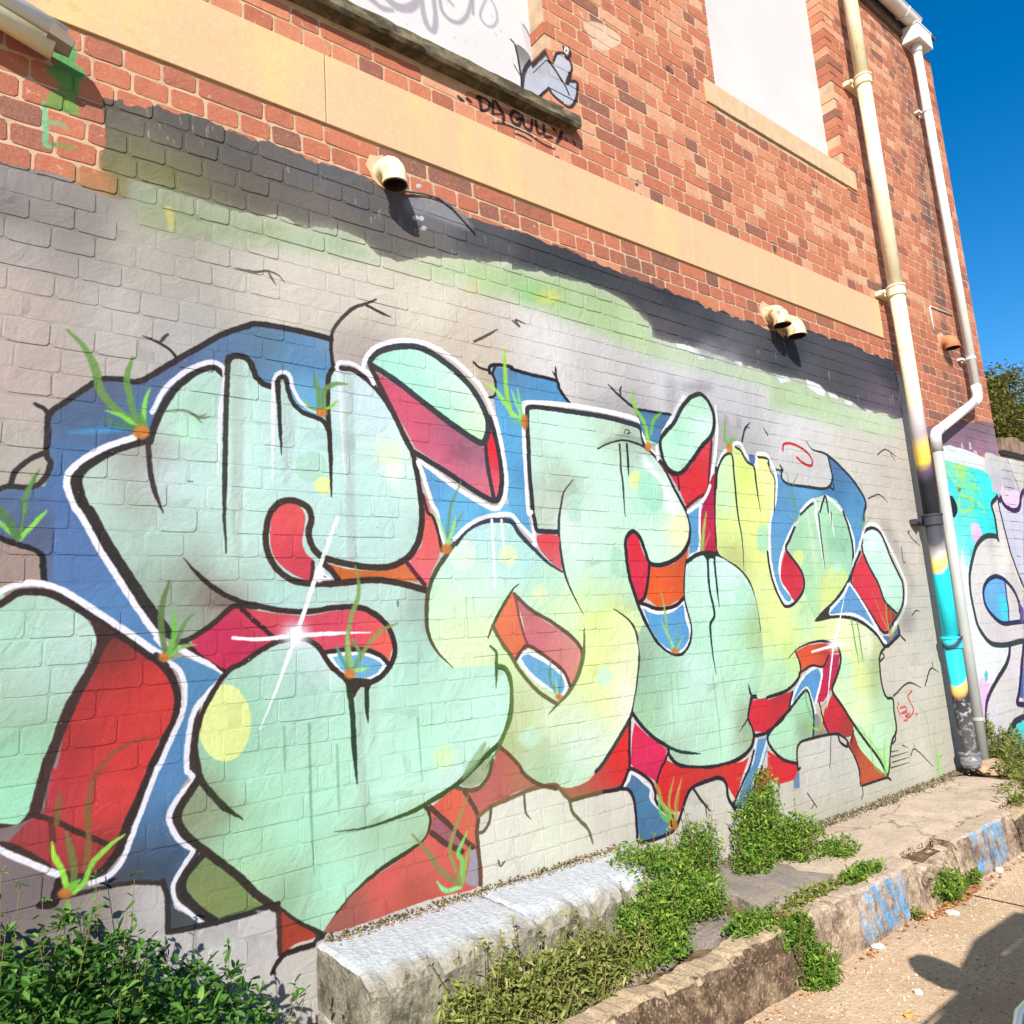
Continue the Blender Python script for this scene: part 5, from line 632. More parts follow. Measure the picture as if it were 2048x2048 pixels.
["L",[2825,1190,2788,1254,2751,1323],[15.3,15.2,15.1],[150,214,160],0.9,0.35,0.92,4.6,1],
["L",[2835,1189,2857,1269,2894,1324],[12.2,12.4,12.5],[110,180,120],0.9,0.35,0.92,4.6,1],
["L",[2844,1189,2902,1248],[12.3,12.5],[170,220,110],0.9,0.35,0.92,4.6,1],
["L",[2812,1197,2813,1234],[15.2,15.3],[150,230,170],0.9,0.35,0.92,4.6,1],
["F",[2860,1175,2858,1172,2855,1168,2849,1166,2842,1164,2834,1163,2826,1164,2818,1165,2810,1166,2804,1169,2799,1172,2796,1176,2796,1179,2798,1182,2801,1186,2807,1188,2814,1190,2822,1191,2830,1190,2838,1189,2846,1188,2852,1185,2857,1182,2860,1178],[[0,0,206,122,52]],10.7,0.9,1],
["L",[2070,1045,2042,1122,2053,1195],[11,11,11.1],[120,160,120],0.9,0.35,0.92,3.7,1],
["L",[2084,1044,2105,1143],[11.1,11.2],[110,150,120],0.9,0.35,0.92,3.7,1],
["L",[2063,1051,2010,1083],[13.5,13.3],[190,230,170],0.9,0.35,0.92,3.7,1],
["L",[2078,1050,2070,1119],[13.5,13.6],[180,220,160],0.9,0.35,0.92,3.7,1],
["F",[2103,1037,2102,1034,2099,1031,2096,1028,2092,1026,2087,1025,2083,1025,2078,1026,2073,1028,2070,1031,2067,1034,2066,1037,2065,1041,2066,1044,2069,1047,2072,1050,2076,1052,2081,1053,2085,1053,2090,1052,2095,1050,2098,1047,2101,1044,2102,1041],[[0,0,206,122,52]],8.6,0.9,1],
["L",[3113,1668,3139,1757,3178,1862],[22,22.3,22.6],[170,210,90],0.9,0.35,0.92,5.1,1],
["L",[3113,1668,3093,1735],[15.2,15.2],[150,200,110],0.9,0.35,0.92,5.1,1],
["L",[3124,1668,3193,1758],[17,17.4],[206,140,100],0.9,0.35,0.92,5.1,1],
["F",[3113,1661,3113,1661,3113,1661,3113,1661,3112,1660,3112,1660,3112,1660,3112,1660,3111,1660,3111,1661,3111,1661,3111,1661,3111,1661,3111,1661,3111,1661,3111,1661,3112,1662,3112,1662,3112,1662,3112,1662,3113,1662,3113,1661,3113,1661,3113,1661],[[0,0,206,122,52]],11.8,0.9,1],
["L",[2683,442,2641,517,2625,587,2603,619],[20.9,20.8,20.8,20.7],[150,180,70],0.9,0.35,0.92,4.2,1],
["L",[2691,440,2686,526,2733,620],[16.8,16.9,17.2],[180,180,80],0.9,0.35,0.92,4.2,1],
["L",[2718,435,2730,512,2786,606],[16.9,17,17.4],[214,180,90],0.9,0.35,0.92,4.2,1],
["L",[2681,431,2627,480,2619,549],[18.1,17.9,18],[110,200,110],0.9,0.35,0.92,4.2,1],
["L",[2700,438,2650,521],[16.8,16.7],[120,210,90],0.9,0.35,0.92,4.2,1],
["L",[2724,445,2759,553],[12.7,12.9],[200,170,70],0.9,0.35,0.92,4.2,1],
["F",[2729,416,2727,410,2723,405,2718,401,2711,398,2703,397,2694,398,2686,400,2679,404,2673,409,2669,415,2667,422,2667,428,2669,434,2673,439,2678,443,2685,446,2693,447,2702,446,2710,444,2717,440,2723,435,2727,429,2729,422],[[0,0,206,122,52]],9.8,0.9,1],
["L",[1559,436,1570,522,1555,552,1599,615],[17.8,18,18,18.3],[130,220,110],0.9,0.35,0.92,3,1],
["L",[1553,438,1503,437,1477,456,1462,477],[16.8,16.5,16.4,16.3],[150,240,150],0.9,0.35,0.92,3,1],
["L",[1554,446,1480,508,1430,580,1371,653],[16.8,16.5,16.3,16.1],[130,140,80],0.9,0.35,0.92,3,1],
["L",[1565,444,1522,555,1543,626,1608,733],[16.9,16.8,17,17.6],[150,150,80],0.9,0.35,0.92,3,1],
["L",[1571,451,1587,519,1607,564],[13.9,14.1,14.2],[140,190,80],0.9,0.35,0.92,3,1],
["F",[1560,436,1560,436,1559,436,1559,436,1559,436,1559,436,1559,436,1559,436,1559,436,1559,436,1559,436,1558,436,1558,436,1558,436,1559,436,1559,436,1559,436,1559,436,1559,436,1559,436,1559,436,1559,436,1559,436,1560,436],[[0,0,206,122,52]],6.9,0.9,1],
["L",[337,732,327,773,307,816,302,850],[14.4,14.4,14.4,14.4],[160,236,70],0.9,0.35,0.92,1.9,1],
["L",[355,714,379,735,397,777,437,812,473,833],[14.5,14.7,14.9,15.2,15.5],[150,226,80],0.9,0.35,0.92,1.9,1],
["L",[349,729,354,760,347,811,333,870],[17.6,17.7,17.8,17.8],[110,120,60],0.9,0.35,0.92,1.9,1],
["L",[378,768,387,819,381,921,392,995],[14.1,14.3,14.4,14.6],[128,96,50],0.9,0.35,0.92,1.9,1],
["L",[311,894,313,934,318,970],[14.5,14.6,14.7],[120,96,50],0.9,0.35,0.92,1.9,1],
["L",[346,729,367,741],[22,22.3],[120,200,60],0.9,0.35,0.92,1.9,1],
["F",[351,712,350,709,349,706,346,704,343,703,339,702,334,703,330,704,326,707,322,710,320,713,318,717,317,720,318,723,319,726,322,728,325,729,329,730,334,729,338,728,342,725,346,722,348,719,350,715],[[0,0,206,122,52]],4.4,0.9,1],
["L",[3971,669,3914,740,3872,844,3902,999],[9.7,9.6,9.6,9.7],[110,180,110],0.9,0.35,0.92,5.8,1],
["L",[3971,669,3891,700,3826,757],[11.6,11.5,11.3],[150,230,90],0.9,0.35,0.92,5.8,1],
["L",[3978,668,4004,772,4070,816],[11.7,11.8,12],[214,150,80],0.9,0.35,0.92,5.8,1],
["L",[3978,668,4010,743],[11.7,11.8],[180,220,70],0.9,0.35,0.92,5.8,1],
["F",[3997,658,3996,655,3993,652,3989,650,3984,649,3979,648,3973,649,3968,650,3963,652,3959,654,3956,657,3955,660,3955,664,3956,667,3959,670,3963,672,3968,673,3973,674,3979,673,3984,672,3989,670,3993,668,3996,665,3997,662],[[0,0,206,122,52]],13.6,0.9,1],
["L",[4938,1133,4913,1252,4940,1370],[10.9,10.9,11],[170,220,80],0.9,0.35,0.92,7.3,1],
["L",[4930,1133,4849,1271,4772,1416],[10.9,10.8,10.7],[230,110,80],0.9,0.35,0.92,7.3,1],
["L",[4938,1133,4992,1335],[9.7,9.9],[110,190,90],0.9,0.35,0.92,7.3,1],
["L",[4950,1141,4898,1202,4847,1263],[10.9,10.9,10.8],[240,140,90],0.9,0.35,0.92,7.3,1],
["L",[4961,1148,5065,1220],[11,11.2],[160,220,90],0.9,0.35,0.92,7.3,1],
["F",[4953,1123,4952,1120,4949,1117,4945,1114,4941,1112,4937,1111,4932,1111,4928,1111,4924,1113,4921,1115,4919,1118,4918,1121,4919,1125,4920,1128,4923,1131,4927,1134,4931,1136,4935,1137,4940,1137,4944,1137,4948,1135,4951,1133,4953,1130,4954,1127],[[0,0,206,122,52]],16.9,0.9,1],
["L",[4775,1842,4738,1893],[9.7,9.7],[110,190,80],0.9,0.35,0.92,7.3,1],
["L",[4783,1843,4819,1940],[9.7,9.9],[120,200,80],0.9,0.35,0.92,7.3,1],
["L",[4788,1843,4897,1908],[7.3,7.5],[120,190,80],0.9,0.35,0.92,7.3,1],
["F",[4792,1825,4790,1823,4788,1820,4786,1818,4782,1816,4779,1815,4775,1815,4772,1815,4769,1816,4766,1817,4765,1819,4764,1822,4764,1825,4766,1827,4768,1830,4770,1832,4774,1834,4777,1835,4781,1835,4784,1835,4787,1834,4790,1833,4791,1831,4792,1828],[[0,0,206,122,52]],17,0.9,1],
["L",[3998,1854,3939,1898],[8.3,8.3],[130,190,130],0.9,0.35,0.92,6.3,1],
["L",[4005,1854,4006,1948,3897,2012],[8.4,8.4,8.2],[110,180,130],0.9,0.35,0.92,6.3,1],
["L",[4016,1901,3991,2004,3967,2145],[8.4,8.4,8.4],[100,150,120],0.9,0.35,0.92,6.3,1],
["L",[4023,1902,4014,2045,4091,2139],[8.4,8.5,8.6],[100,150,120],0.9,0.35,0.92,6.3,1],
["L",[4019,1855,4051,1903],[8.4,8.5],[130,190,130],0.9,0.35,0.92,6.3,1],
["F",[4015,1850,4014,1848,4013,1846,4010,1844,4008,1842,4005,1841,4002,1841,3999,1841,3997,1842,3995,1843,3993,1845,3993,1847,3993,1850,3994,1852,3995,1854,3998,1856,4000,1858,4003,1859,4006,1859,4009,1859,4011,1858,4013,1857,4015,1855,4015,1853],[[0,0,206,122,52]],14.6,0.9,1],
["L",[5294,215,5311,263,5336,386],[27.2,27.4,27.7],[150,240,90],0.9,0.35,0.92,7.4,1],
["L",[5293,265,5247,466,5251,591,5166,677],[11.2,11.2,11.3,11.1],[180,196,140],0.9,0.35,0.92,7.4,1],
["L",[5320,288,5307,416,5352,546],[11.2,11.3,11.4],[180,200,150],0.9,0.35,0.92,7.5,1],
["L",[5353,325,5416,333],[12.6,12.7],[150,230,90],0.9,0.35,0.92,7.5,1],
["L",[5380,235,5339,285],[20.1,20],[150,240,90],0.9,0.35,0.92,7.6,1],
["F",[5315,212,5315,212,5314,211,5314,211,5314,211,5313,211,5313,211,5312,211,5312,211,5311,212,5311,212,5311,212,5311,212,5311,212,5312,213,5312,213,5312,213,5313,213,5313,213,5314,213,5314,213,5315,212,5315,212,5315,212],[[0,0,206,122,52]],17.4,0.9,1],
["L",[4618,331,4609,411,4503,541,4371,626],[8.7,8.8,8.6,8.4],[120,226,80],0.9,0.35,0.92,6.5,1],
["L",[4626,330,4631,431,4668,526],[15.3,15.4,15.6],[130,230,80],0.9,0.35,0.92,6.6,1],
["L",[4574,346,4497,412,4504,601],[8.7,8.6,8.7],[120,210,90],0.9,0.35,0.92,6.5,1],
["L",[4618,331,4711,419],[10.9,11.2],[130,230,90],0.9,0.35,0.92,6.5,1],
["F",[4622,339,4621,339,4621,338,4621,338,4621,338,4620,338,4620,338,4619,338,4619,338,4619,339,4619,339,4618,339,4618,339,4619,339,4619,340,4619,340,4619,340,4620,340,4620,340,4621,340,4621,340,4621,339,4621,339,4622,339],[[0,0,206,122,52]],15.3,0.9,1],
["F",[899,528,952,480,1011,434,1006,420,951,421,909,406,902,464],[[951,439,176,62,46],[923,484,150,60,40]],0,1,1],
["F",[831,546,891,526,896,484,893,404,829,390,668,441,672,524,719,532,831,535],[[862,475,200,192,188],[741,490,198,194,190]],0,0.6,1],
["L",[901,520,902,464,903,408],[15.6,15.5,15.4],[70,50,40],1,1,1,0,1],
["L",[1010,402,959,403,917,400,893,382,878,361],[17.7,17.4,17.1,16.9,16.7],[50,34,28],1,0.7,1,0,1],
["L",[1014,410,1036,421],[12.1,12.2],[48,42,42],1,1,1,0,1],
["L",[591,519,570,504,560,473],[13.7,13.6,13.5],[30,26,20],0.4,0.5,1,0,1],
["F",[1359,1441,1359,1437,1358,1434,1357,1431,1356,1429,1355,1427,1353,1427,1352,1427,1351,1429,1350,1431,1349,1434,1349,1437,1349,1441,1349,1445,1350,1448,1351,1451,1352,1453,1353,1455,1355,1455,1356,1455,1357,1453,1358,1451,1359,1448,1359,1445],[[0,0,80,130,110]],2,0.8,1],
["F",[654,1838,654,1837,653,1836,651,1835,649,1834,647,1834,644,1834,641,1834,639,1834,637,1834,635,1835,634,1835,634,1836,634,1837,635,1838,637,1839,639,1840,641,1840,644,1840,647,1840,649,1840,651,1840,653,1839,654,1839],[[0,0,110,140,130]],1.2,0.9,1],
["L",[566,2052,608,2062,644,2060,668,2048,692,2060],[6.4,6.5,6.6,6.7,6.7],[104,110,80],0.6,0.3,0.8,0,1],
["L",[652,2055,676,2045,704,2053],[6.6,6.7,6.8],[104,110,80],0.6,0.3,0.8,0,1],
["L",[640,2058,660,2047,680,2028],[6.6,6.7,6.7],[104,110,80],0.6,0.3,0.8,0,1],
["L",[1727,487,1737,467,1757,476],[7.4,7.4,7.4],[110,100,84],1,1,1,0,1],
["L",[3448,550,3321,443],[0.9,0.8],[48,42,42],1,1,1,0,1],
["F",[241,3155,255,3175,276,3158,297,3200,305,3171,302,3133,324,3124,328,3108,314,3065,315,3038,301,3004,312,2991,313,2960,274,2957,236,2968,229,2987,245,3012,265,3034,251,3055,223,3078,249,3108,242,3132],[[277,3149,110,176,110],[278,3085,90,170,84],[273,2993,130,160,74],[298,3158,80,196,120]],5.6,0.92,1],
["L",[224,2963,230,2886,231,2830,250,2833],[15.4,15.3,15.2,15.4],[110,206,150],0.9,0.7,0.85,3.9,1],
["L",[246,2840,277,2843,305,2845],[17.6,17.9,18.1],[140,150,84],0.9,0.7,0.85,3.8,1],
["L",[228,2903,262,2912,283,2907],[16.9,17.1,17.3],[140,180,140],0.9,0.7,0.85,3.8,1],
["L",[226,2959,260,2965,295,2966],[13.1,13.3,13.5],[104,150,80],0.9,0.7,0.85,3.9,1]],"right":[["F",[5804,2593,5905,2641,6187,2692,6802,2784,7031,2831,7254,2840,7322,2839,7292,2557,7291,2530,7121,2523,6999,2543,6850,2515,6697,2518,6501,2524,6316,2539,6123,2511,5769,2490],[[6908,2788,124,104,112],[7117,2777,130,112,122],[6762,2682,134,106,124],[7169,2637,166,132,154],[6527,2591,146,112,134],[6878,2584,166,122,150],[6319,2548,140,116,130]],0,1,0],
["F",[6123,2511,6319,2546,6429,2538,6557,2543,6702,2531,6901,2511,6985,2510,7012,2549,7082,2562,7287,2548,7476,2556,7889,2576,7602,1966,7201,1115,6844,356,6741,137,6344,232,6176,284,6019,349,6062,681,5813,1175,5905,1902],[[6485,2480,226,240,240],[6787,2487,236,240,240],[7214,2482,214,214,208],[7586,2538,222,224,214],[7144,2318,196,196,204],[7667,2451,206,208,200],[7437,2340,190,186,196],[6783,1724,232,228,222],[6446,1397,226,222,222],[6367,1202,222,224,216],[6960,1642,226,224,216],[7063,1260,222,230,206],[6819,1809,206,206,204],[6713,1075,226,222,220],[6787,770,230,222,226],[6602,590,226,222,214],[6298,348,226,222,226]],0,1,0],
["F",[6547,2593,6574,2587,6590,2550,6539,2545],[[5913,2666,222,206,222]],5.3,0.8,0],
["F",[6705,2614,6744,2610,6752,2554,6689,2547],[[5913,2666,222,206,222]],5.5,0.8,0],
["F",[6771,2551,6832,2549,6852,2520,6766,2511],[[5913,2666,222,206,222]],5.5,0.8,0],
["F",[6102,2378,6362,2410,6600,2397,6852,2392,6980,2368,7042,2310,7026,2221,7125,2223,7142,2211,6976,2130,6960,2042,6982,1943,6945,1855,6783,1846,6634,1809,6495,1760,6423,1678,6309,1557,6268,1479,6103,1480,6134,1753,6084,1909,6117,2122],[[6248,2354,130,226,196],[6443,2371,176,222,136],[6724,2330,66,230,232],[6901,2256,66,240,236],[6241,2211,70,226,240],[6568,2191,110,240,206],[6740,2117,64,236,232],[6435,2100,100,230,206],[6338,1972,110,236,232],[6791,1992,60,236,236],[6254,1875,110,240,236],[6803,1893,60,236,236],[6270,1795,130,246,240],[6381,1717,100,236,240],[6274,1636,180,250,250],[6209,1518,236,252,252]],9.6,1,1],
["F",[6233,1723,6181,1636,6136,1518,6143,1160,6130,1010,6136,637,6167,487,6286,659,6457,720,6586,786,6720,855,6804,949,6548,977,6433,1011,6315,1076,6253,1156,6273,1206,6254,1323,6253,1440,6299,1557,6247,1616],[[6179,1441,240,252,248],[6347,920,236,248,240],[6195,780,236,248,244],[6195,668,240,206,244]],0,1,1],
["F",[6156,709,6183,751,6226,766,6318,713,6363,682,6247,589,6158,488],[[6225,740,240,206,232],[6208,630,246,200,244]],3.5,0.9,1],
["F",[6325,770,6320,760,6313,752,6305,744,6297,739,6288,736,6280,735,6273,737,6267,742,6263,748,6262,756,6263,765,6265,774,6270,784,6277,792,6285,800,6293,805,6302,808,6310,809,6317,807,6323,802,6327,796,6328,788,6327,779],[[0,0,70,206,206]],2.4,0.9,1],
["F",[6482,1924,6613,1929,6657,1863,6631,1825,6530,1773,6494,1781,6459,1841],[[6545,1885,240,214,240],[6562,1803,246,180,226]],0,1,1],
["L",[6349,2375,6375,2344,6402,2313],[21.7,21.7,21.8],[186,232,110],0.7,0.6,0.8,6.4,1],
["L",[6180,2369,6174,2328,6131,2284],[21.1,21,20.9],[186,232,110],0.7,0.6,0.8,6.2,1],
["L",[6225,2291,6304,2256,6343,2259],[21.2,21.4,21.5],[186,232,110],0.7,0.6,0.8,6.2,1],
["L",[6362,2310,6501,2271,6509,2217],[21.6,22.1,22.1],[186,232,110],0.7,0.6,0.8,6.4,1],
["L",[6542,2426,6535,2358,6484,2328],[22.4,22.3,22.1],[186,232,110],0.7,0.6,0.8,6.6,1],
["L",[6589,2243,6692,2250,6582,2175],[22.4,22.7,22.3],[186,232,110],0.7,0.6,0.8,6.6,1],
["L",[6711,2222,6774,2226,6768,2161],[22.8,23,22.9],[186,232,110],0.7,0.6,0.8,6.7,1],
["L",[6353,2136,6304,2031,6399,2007],[21.5,21.2,21.5],[186,232,110],0.7,0.6,0.8,6.3,1],
["L",[6307,2015,6455,2026,6568,2065,6575,2107,6528,2138],[21.2,21.7,22.1,22.2,22.1],[186,232,110],0.7,0.6,0.8,6.2,1],
["L",[6508,2137,6639,2120,6775,2076,6788,2034,6725,2031],[22,22.4,22.8,22.8,22.6],[186,232,110],0.7,0.6,0.8,6.5,1],
["L",[6366,2219,6381,2158,6546,2135],[21.6,21.6,22.1],[186,232,110],0.7,0.6,0.8,6.3,1],
["L",[6591,2349,6708,2290],[22.5,22.8],[186,232,110],0.7,0.6,0.8,6.6,1],
["L",[6244,2292,6212,2331],[21.2,21.2],[186,232,110],0.7,0.6,0.8,6.2,1],
["F",[6395,2196,6392,2190,6387,2185,6381,2180,6374,2177,6366,2174,6358,2173,6351,2173,6344,2175,6340,2178,6337,2182,6336,2187,6337,2192,6340,2198,6345,2203,6351,2208,6358,2211,6366,2214,6374,2215,6381,2215,6388,2213,6392,2210,6395,2206,6396,2201],[[0,0,110,116,40]],6.3,0.9,1],
["F",[6411,2222,6407,2216,6402,2209,6394,2204,6385,2199,6376,2196,6366,2195,6358,2195,6350,2197,6344,2200,6341,2205,6339,2211,6341,2218,6345,2224,6350,2231,6358,2236,6367,2241,6376,2244,6386,2245,6394,2245,6402,2243,6408,2240,6411,2235,6413,2229],[[0,0,196,220,60]],8.9,0.6,1],
["F",[7190,2169,7077,2162,6965,2103,6961,1942,6959,1813,6821,1813,6658,1793,6530,1749,6459,1694,6362,1597,6292,1478,6272,1322,6299,1154,6362,1073,6530,1006,6780,991,7147,999,7201,1115,7327,1382,7199,1557,7127,1948,7110,2138],[[6680,1722,232,228,222],[6511,1436,228,224,222],[6979,1685,236,232,226],[6763,1799,206,204,200],[6696,1036,222,214,214],[7206,1449,214,206,204]],0,1,0],
["F",[7110,2138,7235,2118,7375,2071,7562,2094,7721,2219,7602,1966,7337,1404,7293,1513,7201,1687,7127,1948],[[7350,2016,214,214,232],[7378,1823,212,212,232],[7334,1601,206,206,222]],0,1,0],
["F",[7271,2327,7299,2261,7385,2249,7582,2266,7639,2233,7625,2176,7561,2117,7441,2088,7328,2096,7251,2128,7202,2170,7175,2186],[[7413,2155,244,214,244],[7325,2218,230,206,230]],4.5,1,1],
["L",[7113,2182,6998,2131,6956,2094,6973,2021,6982,1943,6963,1834],[39.7,39,38.7,38.7,38.6,38.3],[36,56,62],1,1,1,0,1],
["L",[7103,2173,7148,2149,7183,2177,7209,2134,7293,2094,7425,2078,7540,2097,7614,2152,7655,2215,7746,2273],[42.5,42.7,43,43.1,43.5,44.3,45.1,45.6,46,46.6],[60,40,84],1,1,1,0,1],
["L",[7110,2138,7116,2050,7138,1948,7157,1839,7201,1687,7260,1565,7341,1412],[28.3,28.2,28.2,28.2,28.2,28.3,28.5],[56,48,74],1,1,1,0,1],
["L",[6970,1813,6937,1838,6791,1840,6680,1822,6562,1778,6482,1727,6388,1637,6318,1557,6278,1478,6258,1381,6266,1283,6290,1154,6340,1090,6437,1019,6551,985,6771,971,7046,980,7137,979],[45.2,45,44,43.3,42.4,41.8,41,40.5,40.1,39.8,39.7,39.6,39.8,40.3,41,42.4,44.2,44.8],[50,64,66],1,1,1,0,1],
["F",[6783,1503,6626,1471,6538,1428,6492,1376,6493,1297,6554,1227,6671,1171,6792,1137,6890,1141,6926,1222,6938,1347,6952,1451,6894,1490],[[6703,1413,114,186,234],[6602,1294,113,177,225],[6867,1307,60,230,240],[6880,1411,130,170,246]],0,1,1],
["L",[6900,1141,6926,1222,6947,1368,6958,1464],[26.4,26.6,26.8,27],[50,56,110],1,1,1,0,1],
["L",[7166,1214,7178,1290,7121,1386,6992,1468,6848,1507,6744,1507,6619,1480,6528,1428,6488,1368,6493,1297,6564,1227,6680,1166,6802,1135,6951,1134,7211,1136],[38.5,38.7,38.5,37.9,37.2,36.6,35.9,35.3,35,34.9,35.2,35.7,36.4,37.2,38.7],[34,44,84],1,1,1,0,1],
["L",[7193,1299,7177,1214,7149,1130],[27.7,27.6,27.4],[50,40,90],1,1,1,0,1],
["F",[7193,1299,7256,1233,7207,1128,7149,1130],[[7201,1192,100,84,156]],0,1,0],
["L",[6835,960,6793,890,6706,824,6578,767,6431,703,6306,639,6229,590,6198,538],[42.8,42.4,41.7,40.8,39.7,38.8,38.3,38],[52,50,56],1,1,1,0,1],
["L",[6317,641,6231,583,6186,521,6161,439,6157,418],[30.6,30.1,29.8,29.6,29.6],[80,40,110],1,1,1,0,1],
["F",[7120,942,7005,773,6853,565,6929,538],[[6951,636,69,109,173]],0,1,0],
["L",[7120,942,6994,774,6871,603,6814,549,6788,517,6910,496],[44.6,43.5,42.4,41.9,41.7,42.5],[44,36,76],1,1,1,0,1],
["L",[6651,380,6700,394,6867,405],[49.2,49.6,51],[50,56,60],1,1,1,0,1],
["F",[6683,356,6797,374,6853,376,6770,199,6591,223,6528,243,6536,295],[[6735,311,60,232,236],[6702,239,110,210,214]],0,1,1],
["L",[6671,377,6577,350,6495,304,6490,271,6543,230],[55.5,54.6,53.8,53.7,54.1],[44,54,60],1,1,1,0,1],
["F",[6449,247,6751,159,6758,173,6543,230],[[6631,199,190,180,186]],0,1,1],
["L",[7479,2538,7530,2468,7549,2404,7615,2339,7640,2261],[16.6,16.7,16.7,16.8,16.8],[140,134,146],1,1,0.8,0,1],
["F",[6163,2124,6219,2128,6261,2090,6274,2050,6258,2009,6206,1970,6168,1964,6149,1987,6140,2063],[[5913,2666,25,30,41]],0,1,1]],"upper":[["F",[2572,4487,2595,4494,2608,4454,2661,4476,2732,4498,2850,4500,2883,4468,2806,4383,2712,4329,2656,4339,2622,4382,2597,4412,2592,4464],[[2665,4418,236,206,176]],5.6,0.85,1],
["F",[2206,4190,2255,4197,2297,4166,2295,4139,2247,4056,2221,4036,2209,4124],[[2242,4165,96,96,90],[2266,4151,130,126,130],[2224,4071,196,190,196]],4.8,0.9,1],
["F",[2297,4136,2315,4088,2378,4056,2420,4015,2440,4011,2502,4042,2502,3989,2479,3927,2454,3895,2412,3886,2350,3885,2313,3912,2295,3934,2241,3889,2244,3995,2263,4072],[[2303,4023,190,192,204],[2421,3924,192,200,214],[2271,3944,198,200,212]],0,1,0],
["F",[2388,4155,2431,4168,2476,4145,2474,4100,2430,4015,2404,4007,2355,4080],[[2424,4099,204,204,212]],0,1,0],
["L",[2295,4139,2253,4068,2234,4000,2225,3924,2229,3863],[23.5,23.1,22.9,22.7,22.7],[44,38,44],1,1,0.95,0,1],
["L",[2304,4130,2320,4090,2353,4062,2390,4027,2418,3996],[13.8,13.8,13.9,14,14.1],[44,38,44],1,1,0.95,0,1],
["L",[2418,3996,2444,3947],[9.9,9.9],[44,38,44],1,1,0.95,0,1],
["L",[2229,3863,2294,3925,2331,3894,2390,3877,2448,3881,2490,3936,2509,4006,2508,4045,2458,4032],[17.3,17.7,17.8,18.1,18.3,18.6,18.7,18.8,18.6],[44,38,44],1,1,0.95,0,1],
["L",[2356,4094,2385,4153,2437,4176,2476,4150,2483,4113,2475,4087],[15.4,15.5,15.8,15.9,15.9,15.8],[44,38,44],1,1,0.95,0,1],
["L",[2468,4076,2440,4011],[24.4,24.1],[44,38,44],1,1,0.95,0,1],
["L",[2436,4215,2451,4160,2481,4192,2474,4224],[18.7,18.7,18.8,18.8],[44,38,44],1,1,0.95,0,1],
["L",[2178,4206,2204,4177,2225,4029,2226,3882],[12.1,12.2,12.1,12],[44,38,44],1,1,0.95,0,1],
["L",[2185,4070,2220,4027],[8,8.1],[44,38,44],1,1,0.95,0,1],
["F",[2475,4216,2474,4210,2471,4203,2468,4197,2463,4191,2459,4187,2454,4184,2449,4182,2444,4182,2441,4184,2438,4188,2437,4192,2437,4198,2438,4204,2441,4211,2444,4217,2449,4223,2453,4227,2458,4230,2463,4232,2468,4232,2471,4230,2474,4226,2475,4222],[[0,0,236,236,232]],0,1,1],
["F",[2462,4206,2461,4204,2460,4202,2459,4200,2458,4198,2457,4196,2455,4196,2454,4195,2453,4195,2452,4196,2451,4197,2450,4199,2450,4200,2451,4202,2452,4204,2453,4206,2454,4208,2455,4210,2457,4210,2458,4211,2459,4211,2460,4210,2461,4209,2462,4207],[[0,0,90,90,90]],0,1,1],
["L",[1760,3644,1771,3638,1785,3636],[18,18.1,18.1],[30,26,34],0.9,0.8,0.95,1,1],
["L",[1808,3654,1825,3645],[21,21.1],[30,26,34],0.9,0.8,0.95,1.1,1],
["L",[1861,3684,1876,3697,1921,3696,1935,3681,1926,3657,1910,3640,1886,3627],[16.7,16.8,17,17.1,17,16.9,16.8],[30,26,34],0.9,0.8,0.95,1.1,1],
["L",[1876,3687,1883,3629],[23.3,23.3],[30,26,34],0.9,0.8,0.95,1.1,1],
["L",[1947,3639,1956,3707],[20.9,21],[30,26,34],0.9,0.8,0.95,1.1,1],
["L",[1972,3710,1996,3676,2010,3654,2006,3612],[21.1,21.2,21.2,21.2],[30,26,34],0.9,0.8,0.95,1.1,1],
["L",[1947,3639,1978,3648,2011,3665],[11.4,11.5,11.6],[30,26,34],0.9,0.8,0.95,1.1,1],
["L",[1944,3593,2006,3608,2085,3616,2166,3613,2247,3598,2315,3599],[12.3,12.5,12.8,13,13.3,13.5],[30,26,34],0.9,0.8,0.95,1.1,1],
["L",[2071,3586,2123,3589,2167,3585],[12.7,12.9,13],[30,26,34],0.9,0.8,0.95,1.1,1],
["L",[2109,3705,2077,3706,2054,3673,2064,3642,2099,3642,2115,3680,2089,3666],[19.9,19.7,19.6,19.6,19.8,19.9,19.7],[30,26,34],0.9,0.8,0.95,1.1,1],
["L",[2125,3701,2136,3650,2168,3642,2186,3705],[20,20,20.1,20.3],[30,26,34],0.9,0.8,0.95,1.2,1],
["L",[2207,3707,2214,3649,2240,3652],[20.4,20.4,20.5],[30,26,34],0.9,0.8,0.95,1.2,1],
["L",[2258,3706,2256,3648,2304,3656],[20.7,20.6,20.8],[30,26,34],0.9,0.8,0.95,1.2,1],
["L",[2318,3708,2338,3694],[15.7,15.8],[30,26,34],0.9,0.8,0.95,1.2,1],
["L",[2370,3710,2358,3677,2333,3642],[23.4,23.3,23.1],[30,26,34],0.9,0.8,0.95,1.2,1],
["L",[2395,3691,2402,3679],[12.8,12.8],[30,26,34],0.9,0.8,0.95,1.2,1],
["L",[2445,3699,2456,3674],[13,13],[30,26,34],0.9,0.8,0.95,1.2,1]],"board":[["L",[1384,4029,1419,4020,1458,4009,1505,4024],[27.1,27.3,27.6,28],[150,140,150],0.9,0.8,0.8,4.5,1],
["L",[1484,4073,1529,4055,1586,4075,1627,4120,1639,4160],[41.9,42.4,43.1,43.8,44],[150,140,150],0.9,0.8,0.8,4.7,1],
["L",[1663,4168,1669,4089,1690,4033,1720,4029,1734,4098,1729,4193],[29.6,29.4,29.5,29.7,30,30.1],[150,140,150],0.9,0.8,0.8,4.9,1],
